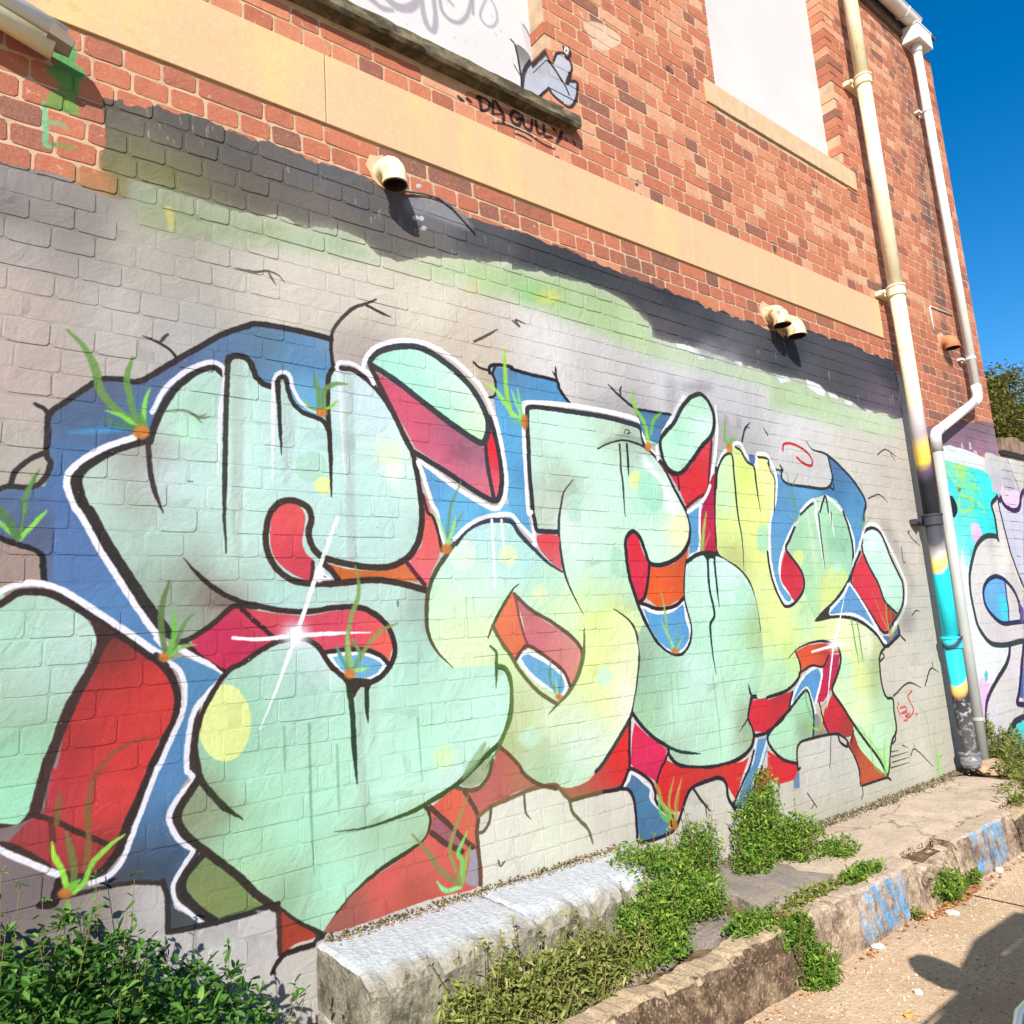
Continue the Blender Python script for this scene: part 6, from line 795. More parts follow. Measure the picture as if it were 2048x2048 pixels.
["L",[1761,4220,1773,4157,1817,4131,1870,4148,1917,4212,1945,4307],[22.3,22.3,22.5,22.9,23.2,23.6],[150,140,150],0.9,0.8,0.8,5.1,1],
["L",[1956,4313,1951,4234],[21.5,21.3],[150,140,150],0.9,0.8,0.8,5.4,1],
["L",[2038,4366,1996,4257,2015,4216,2060,4218,2098,4273,2092,4343,2061,4379],[14.3,14.1,14.1,14.2,14.4,14.5,14.4],[150,140,150],0.9,0.8,0.8,5.5,1],
["L",[1793,4247,1823,4228,1838,4221],[15.4,15.5,15.5],[150,140,150],0.9,0.8,0.8,5.1,1],
["L",[1620,4152,1625,4146],[1.7,1.7],[184,116,110],1,1,0.8,0,1],
["L",[1661,4223,1664,4218],[1.6,1.6],[177,136,110],1,1,0.8,0,1],
["L",[1405,4068,1408,4064],[3.6,3.6],[157,124,110],1,1,0.8,0,1],
["L",[1893,4060,1895,4058],[3.4,3.4],[153,124,110],1,1,0.8,0,1],
["L",[1371,3673,1373,3670],[1.7,1.7],[157,146,110],1,1,0.8,0,1],
["L",[1588,3794,1590,3791],[3,3.1],[190,122,110],1,1,0.8,0,1],
["L",[1652,3961,1653,3960],[1.6,1.6],[163,141,110],1,1,0.8,0,1],
["L",[1949,4172,1951,4169],[3.5,3.5],[179,133,110],1,1,0.8,0,1],
["L",[1581,3801,1586,3795],[2.1,2.1],[186,129,110],1,1,0.8,0,1],
["L",[1781,3852,1787,3845],[2.4,2.4],[154,117,110],1,1,0.8,0,1],
["L",[1793,4236,1796,4232],[4.4,4.4],[176,112,110],1,1,0.8,0,1],
["L",[2268,4540,2273,4534],[4.6,4.6],[170,131,110],1,1,0.8,0,1],
["L",[1957,4085,1961,4079],[3,3],[155,127,110],1,1,0.8,0,1],
["L",[1741,3943,1742,3942],[3.6,3.6],[191,146,110],1,1,0.8,0,1],
["L",[2263,4101,2266,4097],[3,3],[192,132,110],1,1,0.8,0,1],
["L",[1360,3861,1362,3858],[1.6,1.6],[153,123,110],1,1,0.8,0,1],
["L",[2052,4393,2055,4390],[3,3],[181,115,110],1,1,0.8,0,1],
["L",[1478,3950,1481,3946],[1.8,1.8],[177,145,110],1,1,0.8,0,1],
["L",[1573,3991,1576,3986],[3.9,3.9],[164,119,110],1,1,0.8,0,1],
["L",[1415,4042,1419,4037],[1.4,1.4],[187,121,110],1,1,0.8,0,1],
["L",[1570,4202,1574,4198],[2.5,2.5],[186,130,110],1,1,0.8,0,1],
["L",[2225,4159,2230,4154],[3.8,3.8],[193,113,110],1,1,0.8,0,1],
["L",[1718,3825,1724,3817],[3.5,3.5],[185,135,110],1,1,0.8,0,1],
["L",[1680,4055,1683,4050],[2.7,2.7],[162,114,110],1,1,0.8,0,1],
["L",[2274,4328,2276,4326],[3.8,3.8],[156,110,110],1,1,0.8,0,1],
["L",[1833,4055,1839,4047],[3.4,3.4],[154,123,110],1,1,0.8,0,1],
["L",[1893,4298,1896,4295],[2.7,2.7],[173,140,110],1,1,0.8,0,1],
["L",[1432,3706,1438,3698],[2.6,2.6],[180,129,110],1,1,0.8,0,1],
["L",[1418,4069,1421,4065],[2.1,2.1],[194,120,110],1,1,0.8,0,1],
["L",[1796,4216,1803,4208],[2.6,2.7],[194,144,110],1,1,0.8,0,1],
["L",[2179,4099,2182,4095],[3.8,3.8],[155,126,110],1,1,0.8,0,1],
["L",[1774,3831,1777,3827],[2.1,2.2],[184,142,110],1,1,0.8,0,1],
["L",[1623,4116,1629,4109],[4.3,4.3],[162,125,110],1,1,0.8,0,1],
["L",[2077,4061,2080,4058],[3.3,3.3],[172,111,110],1,1,0.8,0,1],
["L",[2261,4118,2265,4113],[2.4,2.4],[188,132,110],1,1,0.8,0,1],
["L",[1708,3786,1714,3778],[4.2,4.2],[173,115,110],1,1,0.8,0,1],
["L",[1528,4064,1530,4061],[2,2],[189,149,110],1,1,0.8,0,1],
["L",[2113,4225,2118,4219],[4.3,4.3],[155,117,110],1,1,0.8,0,1],
["L",[2173,4082,2179,4075],[3.3,3.3],[161,137,110],1,1,0.8,0,1],
["L",[2065,4285,2071,4278],[4.9,4.9],[175,139,110],1,1,0.8,0,1],
["L",[1666,3763,1671,3756],[1.9,1.9],[158,111,110],1,1,0.8,0,1],
["L",[1454,3688,1459,3682],[1.7,1.7],[188,140,110],1,1,0.8,0,1],
["L",[1929,4205,1933,4200],[2,2],[150,116,110],1,1,0.8,0,1],
["L",[1780,3821,1784,3816],[4.1,4.1],[163,111,110],1,1,0.8,0,1],
["L",[1553,4043,1555,4040],[3.1,3.1],[166,144,110],1,1,0.8,0,1],
["L",[1707,4208,1713,4201],[2.6,2.6],[179,147,110],1,1,0.8,0,1],
["L",[2084,4190,2090,4183],[4.5,4.6],[158,144,110],1,1,0.8,0,1],
["L",[1463,3888,1469,3880],[3.5,3.5],[188,110,110],1,1,0.8,0,1],
["L",[2059,4386,2061,4383],[3.7,3.7],[157,145,110],1,1,0.8,0,1],
["L",[1387,3766,1390,3761],[2.6,2.6],[199,116,110],1,1,0.8,0,1],
["L",[2180,4504,2183,4502],[1.9,1.9],[156,142,110],1,1,0.8,0,1],
["L",[1741,4282,1748,4275],[1.7,1.7],[170,149,110],1,1,0.8,0,1],
["L",[2253,4221,2255,4218],[2.7,2.7],[182,144,110],1,1,0.8,0,1],
["L",[2076,4191,2079,4188],[3.4,3.4],[166,145,110],1,1,0.8,0,1],
["L",[2183,4421,2187,4417],[3.1,3.2],[175,138,110],1,1,0.8,0,1],
["L",[1599,3872,1602,3868],[2,2],[169,117,110],1,1,0.8,0,1],
["L",[2191,4453,2196,4446],[4,4],[159,126,110],1,1,0.8,0,1],
["L",[2135,3960,2138,3957],[4.8,4.8],[175,141,110],1,1,0.8,0,1],
["L",[1469,3812,1471,3809],[3.3,3.3],[182,135,110],1,1,0.8,0,1],
["L",[1633,4135,1635,4132],[3.6,3.6],[151,131,110],1,1,0.8,0,1],
["F",[2244,4353,2282,4333,2315,4300,2322,4157,2311,4142,2279,4180,2262,4274],[[2300,4248,190,184,190]],11.6,0.6,1],
["L",[2267,4334,2286,4317,2303,4285],[9.7,9.7,9.7],[90,86,88],1,1,0.8,0,1]]}''')
# ---------------------------------------------------------------- object helpers
COL=sc.collection
def tag(o,label=None,cat=None,group=None,kind=None):
    if label: o['label']=label
    if cat: o['category']=cat
    if group: o['group']=group
    if kind: o['kind']=kind
    return o
def thing(name,loc,label,cat,group=None):
    o=bpy.data.objects.new(name,None); COL.objects.link(o); o.location=loc; o.empty_display_size=.1
    return tag(o,label,cat,group)
class MB:
    def __init__(s): s.v=[]; s.f=[]; s.tone=[]; s.sm=False
    def add(s,vs,fs,tone=None):
        n=len(s.v); s.v.extend(tuple(v) for v in vs); s.f.extend(tuple(n+i for i in f) for f in fs)
        if tone is not None: s.tone.extend([tone]*len(vs))
        return s
    def box(s,x0,x1,y0,y1,z0,z1,tone=None):
        return s.add([(x0,y0,z0),(x1,y0,z0),(x1,y1,z0),(x0,y1,z0),(x0,y0,z1),(x1,y0,z1),(x1,y1,z1),(x0,y1,z1)],
            [(0,3,2,1),(4,5,6,7),(0,1,5,4),(1,2,6,5),(2,3,7,6),(3,0,4,7)],tone)
    def tube(s,pts,r,n=12,caps=True,inner=None):
        pts=[Vector(p) for p in pts]; rs=r if isinstance(r,(list,tuple)) else [r]*len(pts)
        rings=[]; up=None
        for i,p in enumerate(pts):
            a=pts[max(i-1,0)]; b=pts[min(i+1,len(pts)-1)]; d=(b-a).normalized()
            if up is None:
                up=Vector((0,0,1)) if abs(d.z)<.9 else Vector((0,-1,0))
            u=(up-d*up.dot(d)); 
            if u.length<1e-4: u=Vector((1,0,0))
            u.normalize(); up=u; v=d.cross(u)
            rings.append([p+(u*math.cos(t)+v*math.sin(t))*rs[i] for t in [2*math.pi*k/n for k in range(n)]])
        vs=[q for rg in rings for q in rg]; fs=[]
        for i in range(len(pts)-1):
            for k in range(n):
                a=i*n+k; b=i*n+(k+1)%n; fs.append((a,a+n,b+n,b))
        if caps: fs.append(tuple(range(n))); fs.append(tuple(reversed(range((len(pts)-1)*n,len(pts)*n))))
        return s.add(vs,fs)
    def build(s,name,mat,parent=None,smooth=False,bevel=0,kind=None,loc=None):
        me=bpy.data.meshes.new(name); me.from_pydata(s.v,[],s.f); me.update()
        if s.tone:
            at=me.color_attributes.new('tone','FLOAT_COLOR','POINT'); buf=[]
            for t in s.tone: buf.extend((t,t,t,1) if not isinstance(t,tuple) else (*t,1))
            at.data.foreach_set('color',buf)
        if smooth: me.polygons.foreach_set('use_smooth',[True]*len(me.polygons))
        o=bpy.data.objects.new(name,me); COL.objects.link(o); me.materials.append(mat)
        if loc is not None:
            me.transform(Matrix.Translation(-Vector(loc))); o.location=loc
        if parent is not None:
            o.parent=parent; o.matrix_parent_inverse=Matrix.Translation(-parent.location)
        if bevel:
            b=o.modifiers.new('bevel','BEVEL'); b.width=bevel; b.segments=2; b.limit_method='ANGLE'; b.angle_limit=R(40)
        if kind: o['kind']=kind
        return o
# ---------------------------------------------------------------- materials
def lin(c): return tuple(((x/255)/12.92 if x/255<=.04045 else ((x/255+.055)/1.055)**2.4) for x in c)
class NT:
    def __init__(s,name):
        s.m=bpy.data.materials.new(name); s.m.use_nodes=True; s.t=s.m.node_tree
        s.b=s.t.nodes['Principled BSDF']; s.out=s.t.nodes['Material Output']
        s.b.inputs['Specular IOR Level'].default_value=.25
    def n(s,ty,**k):
        x=s.t.nodes.new(ty)
        for a,b in k.items(): setattr(x,a,b)
        return x
    def l(s,a,b): s.t.links.new(a,b)
    def pos(s):
        if not hasattr(s,'_p'): s._p=s.n('ShaderNodeNewGeometry').outputs['Position']
        return s._p
    def noise(s,scale,detail=3,rough=.5,vec=None,stretch=None,dist=0):
        v=vec or s.pos()
        if stretch:
            m=s.n('ShaderNodeVectorMath',operation='MULTIPLY'); s.l(v,m.inputs[0]); m.inputs[1].default_value=stretch; v=m.outputs[0]
        x=s.n('ShaderNodeTexNoise'); s.l(v,x.inputs['Vector']); x.inputs['Scale'].default_value=scale; x.inputs['Detail'].default_value=detail; x.inputs['Roughness'].default_value=rough; x.inputs['Distortion'].default_value=dist
        return x.outputs['Fac']
    def voro(s,scale,out='Distance'):
        x=s.n('ShaderNodeTexVoronoi'); s.l(s.pos(),x.inputs['Vector']); x.inputs['Scale'].default_value=scale; return x.outputs[out]
    def ramp(s,f,stops):
        x=s.n('ShaderNodeValToRGB'); e=x.color_ramp.elements
        while len(e)<len(stops): e.new(.5)
        for el,(p,c) in zip(e,stops): el.position=p; el.color=(*c,1) if len(c)==3 else c
        s.l(f,x.inputs[0]); return x.outputs[0]
    def val(s,f,a,b,c=0.,d=1.):
        x=s.n('ShaderNodeMapRange'); s.l(f,x.inputs[0]); x.inputs[1].default_value=a; x.inputs[2].default_value=b; x.inputs[3].default_value=c; x.inputs[4].default_value=d; return x.outputs[0]
    def math(s,op,a,b=None):
        x=s.n('ShaderNodeMath',operation=op)
        for i,q in enumerate((a,b)):
            if q is None: continue
            if isinstance(q,(int,float)): x.inputs[i].default_value=q
            else: s.l(q,x.inputs[i])
        return x.outputs[0]
    def mix(s,f,a,b,mode='MIX'):
        x=s.n('ShaderNodeMix',data_type='RGBA',blend_type=mode)
        for i,q in ((0,f),(6,a),(7,b)):
            if isinstance(q,(int,float)): x.inputs[i].default_value=q
            elif isinstance(q,tuple): x.inputs[i].default_value=(*q,1) if len(q)==3 else q
            else: s.l(q,x.inputs[i])
        return x.outputs[2]
    def bump(s,h,dist=.002,strength=1,prev=None):
        x=s.n('ShaderNodeBump'); x.inputs['Distance'].default_value=dist; x.inputs['Strength'].default_value=strength; s.l(h,x.inputs['Height'])
        if prev is not None: s.l(prev,x.inputs['Normal'])
        return x.outputs[0]
    def done(s,col,rough=.85,nor=None,spec=None):
        if isinstance(col,tuple): s.b.inputs['Base Color'].default_value=(*col,1)
        else: s.l(col,s.b.inputs['Base Color'])
        if isinstance(rough,(int,float)): s.b.inputs['Roughness'].default_value=rough
        else: s.l(rough,s.b.inputs['Roughness'])
        if nor is not None: s.l(nor,s.b.inputs['Normal'])
        if spec is not None: s.b.inputs['Specular IOR Level'].default_value=spec
        return s.m
PK=.57   # share of the picture's brightness kept as paint colour
def image_of(name,cv):
    h,wd=cv.a.shape
    im=bpy.data.images.new(name,wd,h,alpha=True); im.alpha_mode='CHANNEL_PACKED'
    a=np.dstack([cv.c/255.,cv.a]).astype(np.float32)
    im.pixels.foreach_set(np.clip(a,0,1).ravel()); im.pack(); return im
def make_canvas(name,x0,z0,x1,z1,res,ops):
    cv=Canvas(x0,z0,x1,z1,res); cv.run(ops); return (image_of(name,cv),x0,z0,cv.w*res,cv.h*res)
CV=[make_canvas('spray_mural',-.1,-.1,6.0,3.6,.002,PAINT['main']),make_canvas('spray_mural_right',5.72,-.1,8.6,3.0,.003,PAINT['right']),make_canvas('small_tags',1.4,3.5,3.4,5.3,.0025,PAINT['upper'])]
CVB=[make_canvas('board_scribble',.7,3.7,2.4,5.4,.003,PAINT['board'])]
def paint_over(s,base,cvs,wear=True,k=PK):
    """spray paint lying on the surface: colour and coverage read at the place on the wall"""
    sx=s.n('ShaderNodeSeparateXYZ'); s.l(s.pos(),sx.inputs[0]); al=None; col=base
    px_=s.val(s.noise(38,4,.65),0,1,-.0042,.0042); pz_=s.val(s.noise(33,4,.65,stretch=(1.3,1,.9)),0,1,-.0042,.0042)
    X_=s.math('ADD',sx.outputs[0],px_); Z_=s.math('ADD',sx.outputs[2],pz_)
    for im,x0,z0,wd,h in cvs:
        cx=s.n('ShaderNodeCombineXYZ')
        s.l(s.val(X_,x0,x0+wd),cx.inputs[0]); s.l(s.val(Z_,z0,z0+h),cx.inputs[1])
        for nd in s.t.nodes:
            if nd.type=='MAP_RANGE': nd.clamp=False
        t=s.n('ShaderNodeTexImage',extension='CLIP',interpolation='Cubic'); t.image=im; s.l(cx.outputs[0],t.inputs[0])
        c=s.mix(1.,t.outputs[0],(k,k,k),'MULTIPLY'); fd=s.val(s.noise(2.6,5,.62,stretch=(1,1,.55)),.25,.75,.86,1.10); fd=s.math('MULTIPLY',fd,s.val(s.noise(190,2,.5),.3,.7,.955,1.04)); fc=s.n('ShaderNodeCombineColor'); [s.l(fd,fc.inputs[q]) for q in range(3)]; c=s.mix(1.,c,fc.outputs[0],'MULTIPLY')
        a=t.outputs[1]
        if wear:
            n1=s.noise(90,4,.7); wr=s.val(n1,.285,.335,0,1)
            x=s.n('ShaderNodeClamp'); s.l(wr,x.inputs[0]); a=s.math('MULTIPLY',a,x.outputs[0])
        col=s.mix(a,col,c); al=a if al is None else s.math('MAXIMUM',al,a)
    return col,al
def brick_mat(name,src):
    s=NT(name)
    if src=='attr':
        a=s.n('ShaderNodeAttribute',attribute_name='tone'); tone=a.outputs['Fac']
    else:
        a=s.n('ShaderNodeObjectInfo'); sp=s.n('ShaderNodeSeparateColor'); s.l(a.outputs['Color'],sp.inputs[0]); tone=sp.outputs[0]
    nz=s.noise(14,4,.6); f=s.math('ADD',tone,s.math('MULTIPLY',s.math('SUBTRACT',nz,.5),.34))
    col=s.ramp(f,[(0,(.035,.018,.02)),(.14,(.10,.034,.028)),(.3,(.19,.048,.026)),(.5,(.30,.070,.032)),(.68,(.36,.105,.048)),(.85,(.42,.165,.085)),(1,(.45,.27,.165))])
    nf=s.noise(260,3,.6); col=s.mix(s.val(nf,.3,.75,0,.35),col,(.50,.30,.2))
    pale=s.val(s.noise(32,4,.7),.6,.74,0,.55); x=s.n('ShaderNodeClamp'); s.l(pale,x.inputs[0]); col=s.mix(x.outputs[0],col,(.50,.36,.25))
    # soot run beside the rain pipe
    sx=s.n('ShaderNodeSeparateXYZ'); s.l(s.pos(),sx.inputs[0])
    d=s.math('ABSOLUTE',s.math('SUBTRACT',sx.outputs[0],6.66)); sm=s.n('ShaderNodeClamp')
    s.l(s.math('MULTIPLY',s.val(d,.30,.06,0,1),s.val(s.noise(3.2,4,.7),.36,.62,0,.85)),sm.inputs[0]); col=s.mix(sm.outputs[0],col,(.10,.055,.045))
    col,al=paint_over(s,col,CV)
    lump=s.val(s.noise(9,3,.55,dist=1.2),.2,.8,0,1); b=s.bump(lump,.006,.55); b=s.bump(s.noise(70,5,.65),.0016,.8,b); b=s.bump(nf,.0005,.8,b)
    return s.done(col,.82,b)
M_BRICK=brick_mat('fired_brick','obj'); M_BRICKS=brick_mat('fired_brick_mass','attr')
def mortar_mat():
    s=NT('lime_mortar')
    col=s.mix(s.noise(22,4,.6),(.36,.24,.14),(.50,.37,.24)); col=s.mix(s.val(s.noise(120,3),.55,.8,0,.6),col,(.45,.3,.2))
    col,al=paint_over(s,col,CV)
    mk=s.n('ShaderNodeClamp'); s.l(s.val(s.noise(7,4,.7),.45,.62,0,.55),mk.inputs[0]); col=s.mix(mk.outputs[0],col,s.mix(1.,col,(.6,.6,.6),'MULTIPLY'))
    return s.done(col,.9,s.bump(s.noise(150,4,.7),.0015,.9))
M_MORTAR=mortar_mat()
def stone_mat():
    s=NT('cream_render')
    sx=s.n('ShaderNodeSeparateXYZ'); s.l(s.pos(),sx.inputs[0])
    col=s.mix(s.noise(1.1,3,.5),(.50,.31,.165),(.46,.32,.20)); col=s.mix(s.val(s.noise(2.3,4,.6,stretch=(1,1,.3)),.5,.72,0,.7),col,(.60,.42,.14))
    col=s.mix(s.val(s.noise(7,6,.75),.52,.78,0,.6),col,(.40,.25,.14)); col=s.mix(s.val(s.noise(70,3),.5,.8,0,.25),col,(.66,.54,.36))
    lf=s.math('MULTIPLY',s.val(sx.outputs[0],.75,.25,0,1),s.val(s.noise(24,4,.7),.60,.72,0,.75)); x=s.n('ShaderNodeClamp'); s.l(lf,x.inputs[0]); col=s.mix(x.outputs[0],col,(.60,.22,.06))
    nor=s.bump(s.noise(60,4,.6),.001,.7); return s.done(col,.85,nor)
M_STONE=stone_mat()
def flat(name,col,rough=.6,var=.12,bs=40,bd=.0008,spec=.3,dirt=None,dscale=6,damt=.5,dlo=.5,dhi=.75,stretch=None,metal=0):
    s=NT(name); c2=tuple(x*(1-var*2) for x in col)
    c=s.mix(s.val(s.noise(bs*.3,4,.6),.3,.7,0,1),col,c2)
    if dirt: c=s.mix(s.val(s.noise(dscale,5,.65,stretch=stretch),dlo,dhi,0,damt),c,dirt)
    s.b.inputs['Metallic'].default_value=metal
    return s.done(c,rough,s.bump(s.noise(bs,4,.6),bd,.8),spec)
M_BOARD=None
def board_mat(cvs):
    s=NT('white_painted_board')
    c=s.mix(s.noise(3,4,.5),(.50,.49,.48),(.42,.40,.39)); c=s.mix(s.val(s.noise(30,4,.75),.68,.72,0,.8),c,(.36,.22,.21))
    if cvs: c,_=paint_over(s,c,cvs,False,.7)
    c2,_=(paint_over(s,c,[CV[2]],False) if cvs else (c,0))
    return s.done(c2,.7,s.bump(s.noise(14,5,.6),.0012,.7))
M_B1=board_mat(CVB); M_B2=board_mat([])
M_SILLD=flat('mossy_concrete_sill',(.20,.165,.10),.9,.3,60,.003,.2,(.045,.035,.022),10,.9,.42,.6,(1,1,3))
M_SILLC=flat('cream_painted_sill',(.50,.36,.22),.75,.08,50,.001,.3,(.55,.27,.10),7,.7,.56,.72,(1,1,.4))
M_TIMBER=flat('dark_soffit_timber',(.13,.09,.07),.8,.2,50,.001,.2)
M_PVC=flat('white_plastic_pipe',(.62,.62,.60),.45,.05,20,.0004,.4,(.62,.56,.42),3,.5,.5,.8,(1,1,.2))
M_GUT=flat('grey_white_gutter',(.66,.62,.58),.5,.08,20,.0004,.4,(.3,.22,.18),5,.5,.5,.8)
M_ROOF=flat('slate_roof',(.10,.10,.12),.6,.2,20,.002,.3)
M_CAP=flat('spattered_cream_iron',(.66,.53,.32),.5,.1,50,.001,.4,(.40,.14,.05),30,.95,.54,.62)
M_CAPW=flat('bright_cream_iron',(.70,.62,.42),.5,.06,40,.0008,.4,(.70,.48,.12),9,.8,.5,.66)
M_HOLE=flat('dark_inside',(.04,.018,.012),.9)
M_TERRA=flat('terracotta_cap',(.50,.20,.09),.8,.2,60,.001,.2)
M_CABLE=flat('painted_over_cable',(.12,.11,.11),.6)
# ---------------------------------------------------------------- brick shapes
rng=random.Random(11)
def brick_shape(L,H,seed,proud,deep):
    r=random.Random(seed); out=[]
    c=.008
    base=[(-L/2+c,-H/2),(-L/6,-H/2),(L/6,-H/2),(L/2-c,-H/2),(L/2,-H/2+c),(L/2,H/2-c),(L/2-c,H/2),(L/6,H/2),(-L/6,H/2),(-L/2+c,H/2),(-L/2,H/2-c),(-L/2,-H/2+c)]
    base=[(x+r.uniform(-.0018,.0018),z+r.uniform(-.0016,.0016)) for x,z in base]
    n=len(base); vs=[(x,deep,z) for x,z in base]+[(x*(1-.002/L)-0,-proud*.55,z*(1-.002/H)) for x,z in base]+[(x*(1-.0055/L),-proud+r.uniform(0,.0007),z*(1-.005/H)) for x,z in base]
    fs=[]
    for g in (0,1):
        for i in range(n): fs.append((g*n+i,g*n+(i+1)%n,(g+1)*n+(i+1)%n,(g+1)*n+i))
    fs.append(tuple(range(2*n,3*n)))
    return vs,fs
SHAPES={}
def shape(kind,fill,v):
    k=(kind,fill,v)
    if k not in SHAPES:
        L={'s':.2286,'h':.1143,'q':.0572,'w':.16}[kind]-(.0020 if fill else .0068); H=.075-(.0030 if fill else .0072)
        vs,fs=brick_shape(L,H,ord(kind)*31+v*7+int(fill),.0015 if fill else .0026,.004)
        me=bpy.data.meshes.new('brick'); me.from_pydata(vs,[],fs); me.update(); me.materials.append(M_BRICK); SHAPES[k]=(vs,fs,me)
    return SHAPES[k]
Z0=.0269
WIN=[(.78,2.31,3.73,6.2),(3.73,5.26,4.40,6.2)]
BAND=(3.252,3.552,5.46)
def tone_for(x,z,r):
    t=r.gauss(.5,.13)
    if z>3.55:
        t=r.gauss(.60,.15)
        if r.random()<.045: t=r.uniform(.16,.32)
        if r.random()<.16: t=r.uniform(.82,.98)
    elif x<1.3: t=r.gauss(.50,.09)
    if z<3.3 and r.random()<.05: t=.2
    return min(max(t,.02),1)
def lay(x0,x1,rows,rs,holes,bandx=None):
    """courses of bricks as (kind, x centre, z centre, painted?, tone, right-jamb?)"""
    r=random.Random(rs); out=[]
    for n in rows:
        z=Z0+.075*n+.0375
        hdr=(n%2==1); x=x0-(.0571 if hdr else 0)-r.uniform(0,.06); fill=(z<2.75 if x0<5 else z<2.35)
        while x<x1:
            if hdr and not(n<21 and r.random()<.12): k='h'
            else:
                k='s'
                if r.random()<(.30 if n>31 else .12) or (x<.8 and z<3.3 and r.random()<.8): k='h'
            if n in (42,) and x<1.2: k=r.choice('hhhs')
            L={'s':.2286,'h':.1143,'q':.0572,'w':.16}[k]
            a,b=x,x+L; x=b
            segs=[(a,b)]
            blocks=[(h[0],h[1]) for h in holes if h[2]-.01<z<h[3]]
            if bandx and BAND[0]<z<BAND[1]: blocks.append((-9,bandx))
            blocks+=[(-9,x0),(x1,99)]
            jam=False
            for h0,h1 in blocks:
                ns=[]
                for p,q in segs:
                    if q<=h0 or p>=h1: ns.append((p,q)); continue
                    if p<h0: ns.append((p,h0))
                    if q>h1: ns.append((h1,q)); jam=jam or (h1<50 and h1>1)
                segs=ns
            for p,q in segs:
                if q-p>.03: out.append((k,(p+q)/2,q-p,z,fill if z<3 else False,tone_for(p,z,r),L,jam and abs(p-max([h1 for h0,h1 in blocks if h1<50]+[0]))<.001))
    return out
def px_area(x,z,L,y=0):
    c=[proj((x-L/2,y,z-.035)),proj((x+L/2,y,z-.035)),proj((x+L/2,y,z+.035)),proj((x-L/2,y,z+.035))]
    if any(q is None for q in c): return 0
    m=[sum(q[i] for q in c)/4 for i in (0,1)]
    if not(-10<m[0]<2058 and -10<m[1]<2058): return 0
    return abs(sum(c[i][0]*c[(i+1)%4][1]-c[(i+1)%4][0]*c[i][1] for i in range(4)))/2
def place_bricks(bl,parent,nsingle,label_kind,hide=None):
    sc_=[(px_area(x,z,L),i) for i,(k,x,L,z,f,t,Lf,j) in enumerate(bl)]
    sc_.sort(reverse=True); single={i for a,i in sc_[:nsingle] if a>90}
    mass=MB(); r=random.Random(5)
    for i,(k,x,L,z,f,t,Lf,j) in enumerate(bl):
        v=r.randint(0,4); vs,fs,me=shape(k,f,v); sx=(L-.006)/(Lf-.006); dy=r.uniform(-.0012,.0012); rot=r.uniform(-.004,.004); dz=r.uniform(-.001,.001)
        if j:   # brick at a window jamb: a whole brick whose end shows in the reveal
            mass.box(x-L/2-.004,x+L/2-.005,-.005+dy,.10,z-.0325,z+.0325,tone=t); continue
        if i in single:
            o=bpy.data.objects.new('brick',me); COL.objects.link(o); o.location=(x,dy,z+dz); o.rotation_euler=(0,rot,r.uniform(-.003,.003)); o.scale=(sx,1,1); o.color=(t,t,t,1)
            o.parent=parent; o.matrix_parent_inverse=Matrix.Translation(-parent.location)
        else:
            mass.add([(x+a*sx,b+dy,z+dz+c+a*rot) for a,b,c in vs],fs,t)
    o=mass.build('brickwork',M_BRICKS,parent,kind='stuff'); return o
# ---------------------------------------------------------------- the brick building
XR=7.31; XL=-1.6; ZT=6.37
bld=thing('brick_building',(2.8,0,0),'red brick building with cream band, two boarded windows and a mint letter mural','building')
def wall_with_holes(name,x0,x1,z0,z1,holes,mat,parent,depth):
    m=MB(); xs=sorted({x0,x1}|{h[0] for h in holes}|{h[1] for h in holes}); zs=sorted({z0,z1}|{h[2] for h in holes}|{h[3] for h in holes})
    for a,b in zip(xs,xs[1:]):
        for c,d in zip(zs,zs[1:]):
            if any(h[0]<=a and b<=h[1] and h[2]<=c and d<=h[3] for h in holes): continue
            m.add([(a,0,c),(b,0,c),(b,0,d),(a,0,d)],[(0,1,2,3)])
    for a,b,c,d in holes:
        m.add([(a,0,c),(a,.14,c),(a,.14,d),(a,0,d)],[(0,1,2,3)]); m.add([(b,0,c),(b,.14,c),(b,.14,d),(b,0,d)],[(3,2,1,0)])
        m.add([(a,0,d),(b,0,d),(b,.14,d),(a,.14,d)],[(0,1,2,3)]); m.add([(a,0,c),(b,0,c),(b,.14,c),(a,.14,c)],[(3,2,1,0)])
    m.add([(x1,0,z0),(x1,depth,z0),(x1,depth,z1),(x1,0,z1)],[(0,1,2,3)]); m.add([(x0,0,z0),(x0,depth,z0),(x0,depth,z1),(x0,0,z1)],[(3,2,1,0)])
    m.add([(x0,depth,z0),(x1,depth,z0),(x1,depth,z1),(x0,depth,z1)],[(3,2,1,0)])
    return m.build(name,mat,parent)
wall_with_holes('wall',XL,XR-.005,-.3,ZT,WIN,M_MORTAR,bld,6.0)
bl=lay(XL,XR,range(-4,85),3,WIN,BAND[2])
place_bricks(bl,bld,300,'')
# band: three lengths of rendered stone butted together
for a,b in ((XL,1.128),(1.131,3.30),(3.3025,5.458)):
    MB().box(a,b,-.012,.02,BAND[0]+.004,BAND[1]-.002).build('stone_band',M_STONE,bld,bevel=.003)
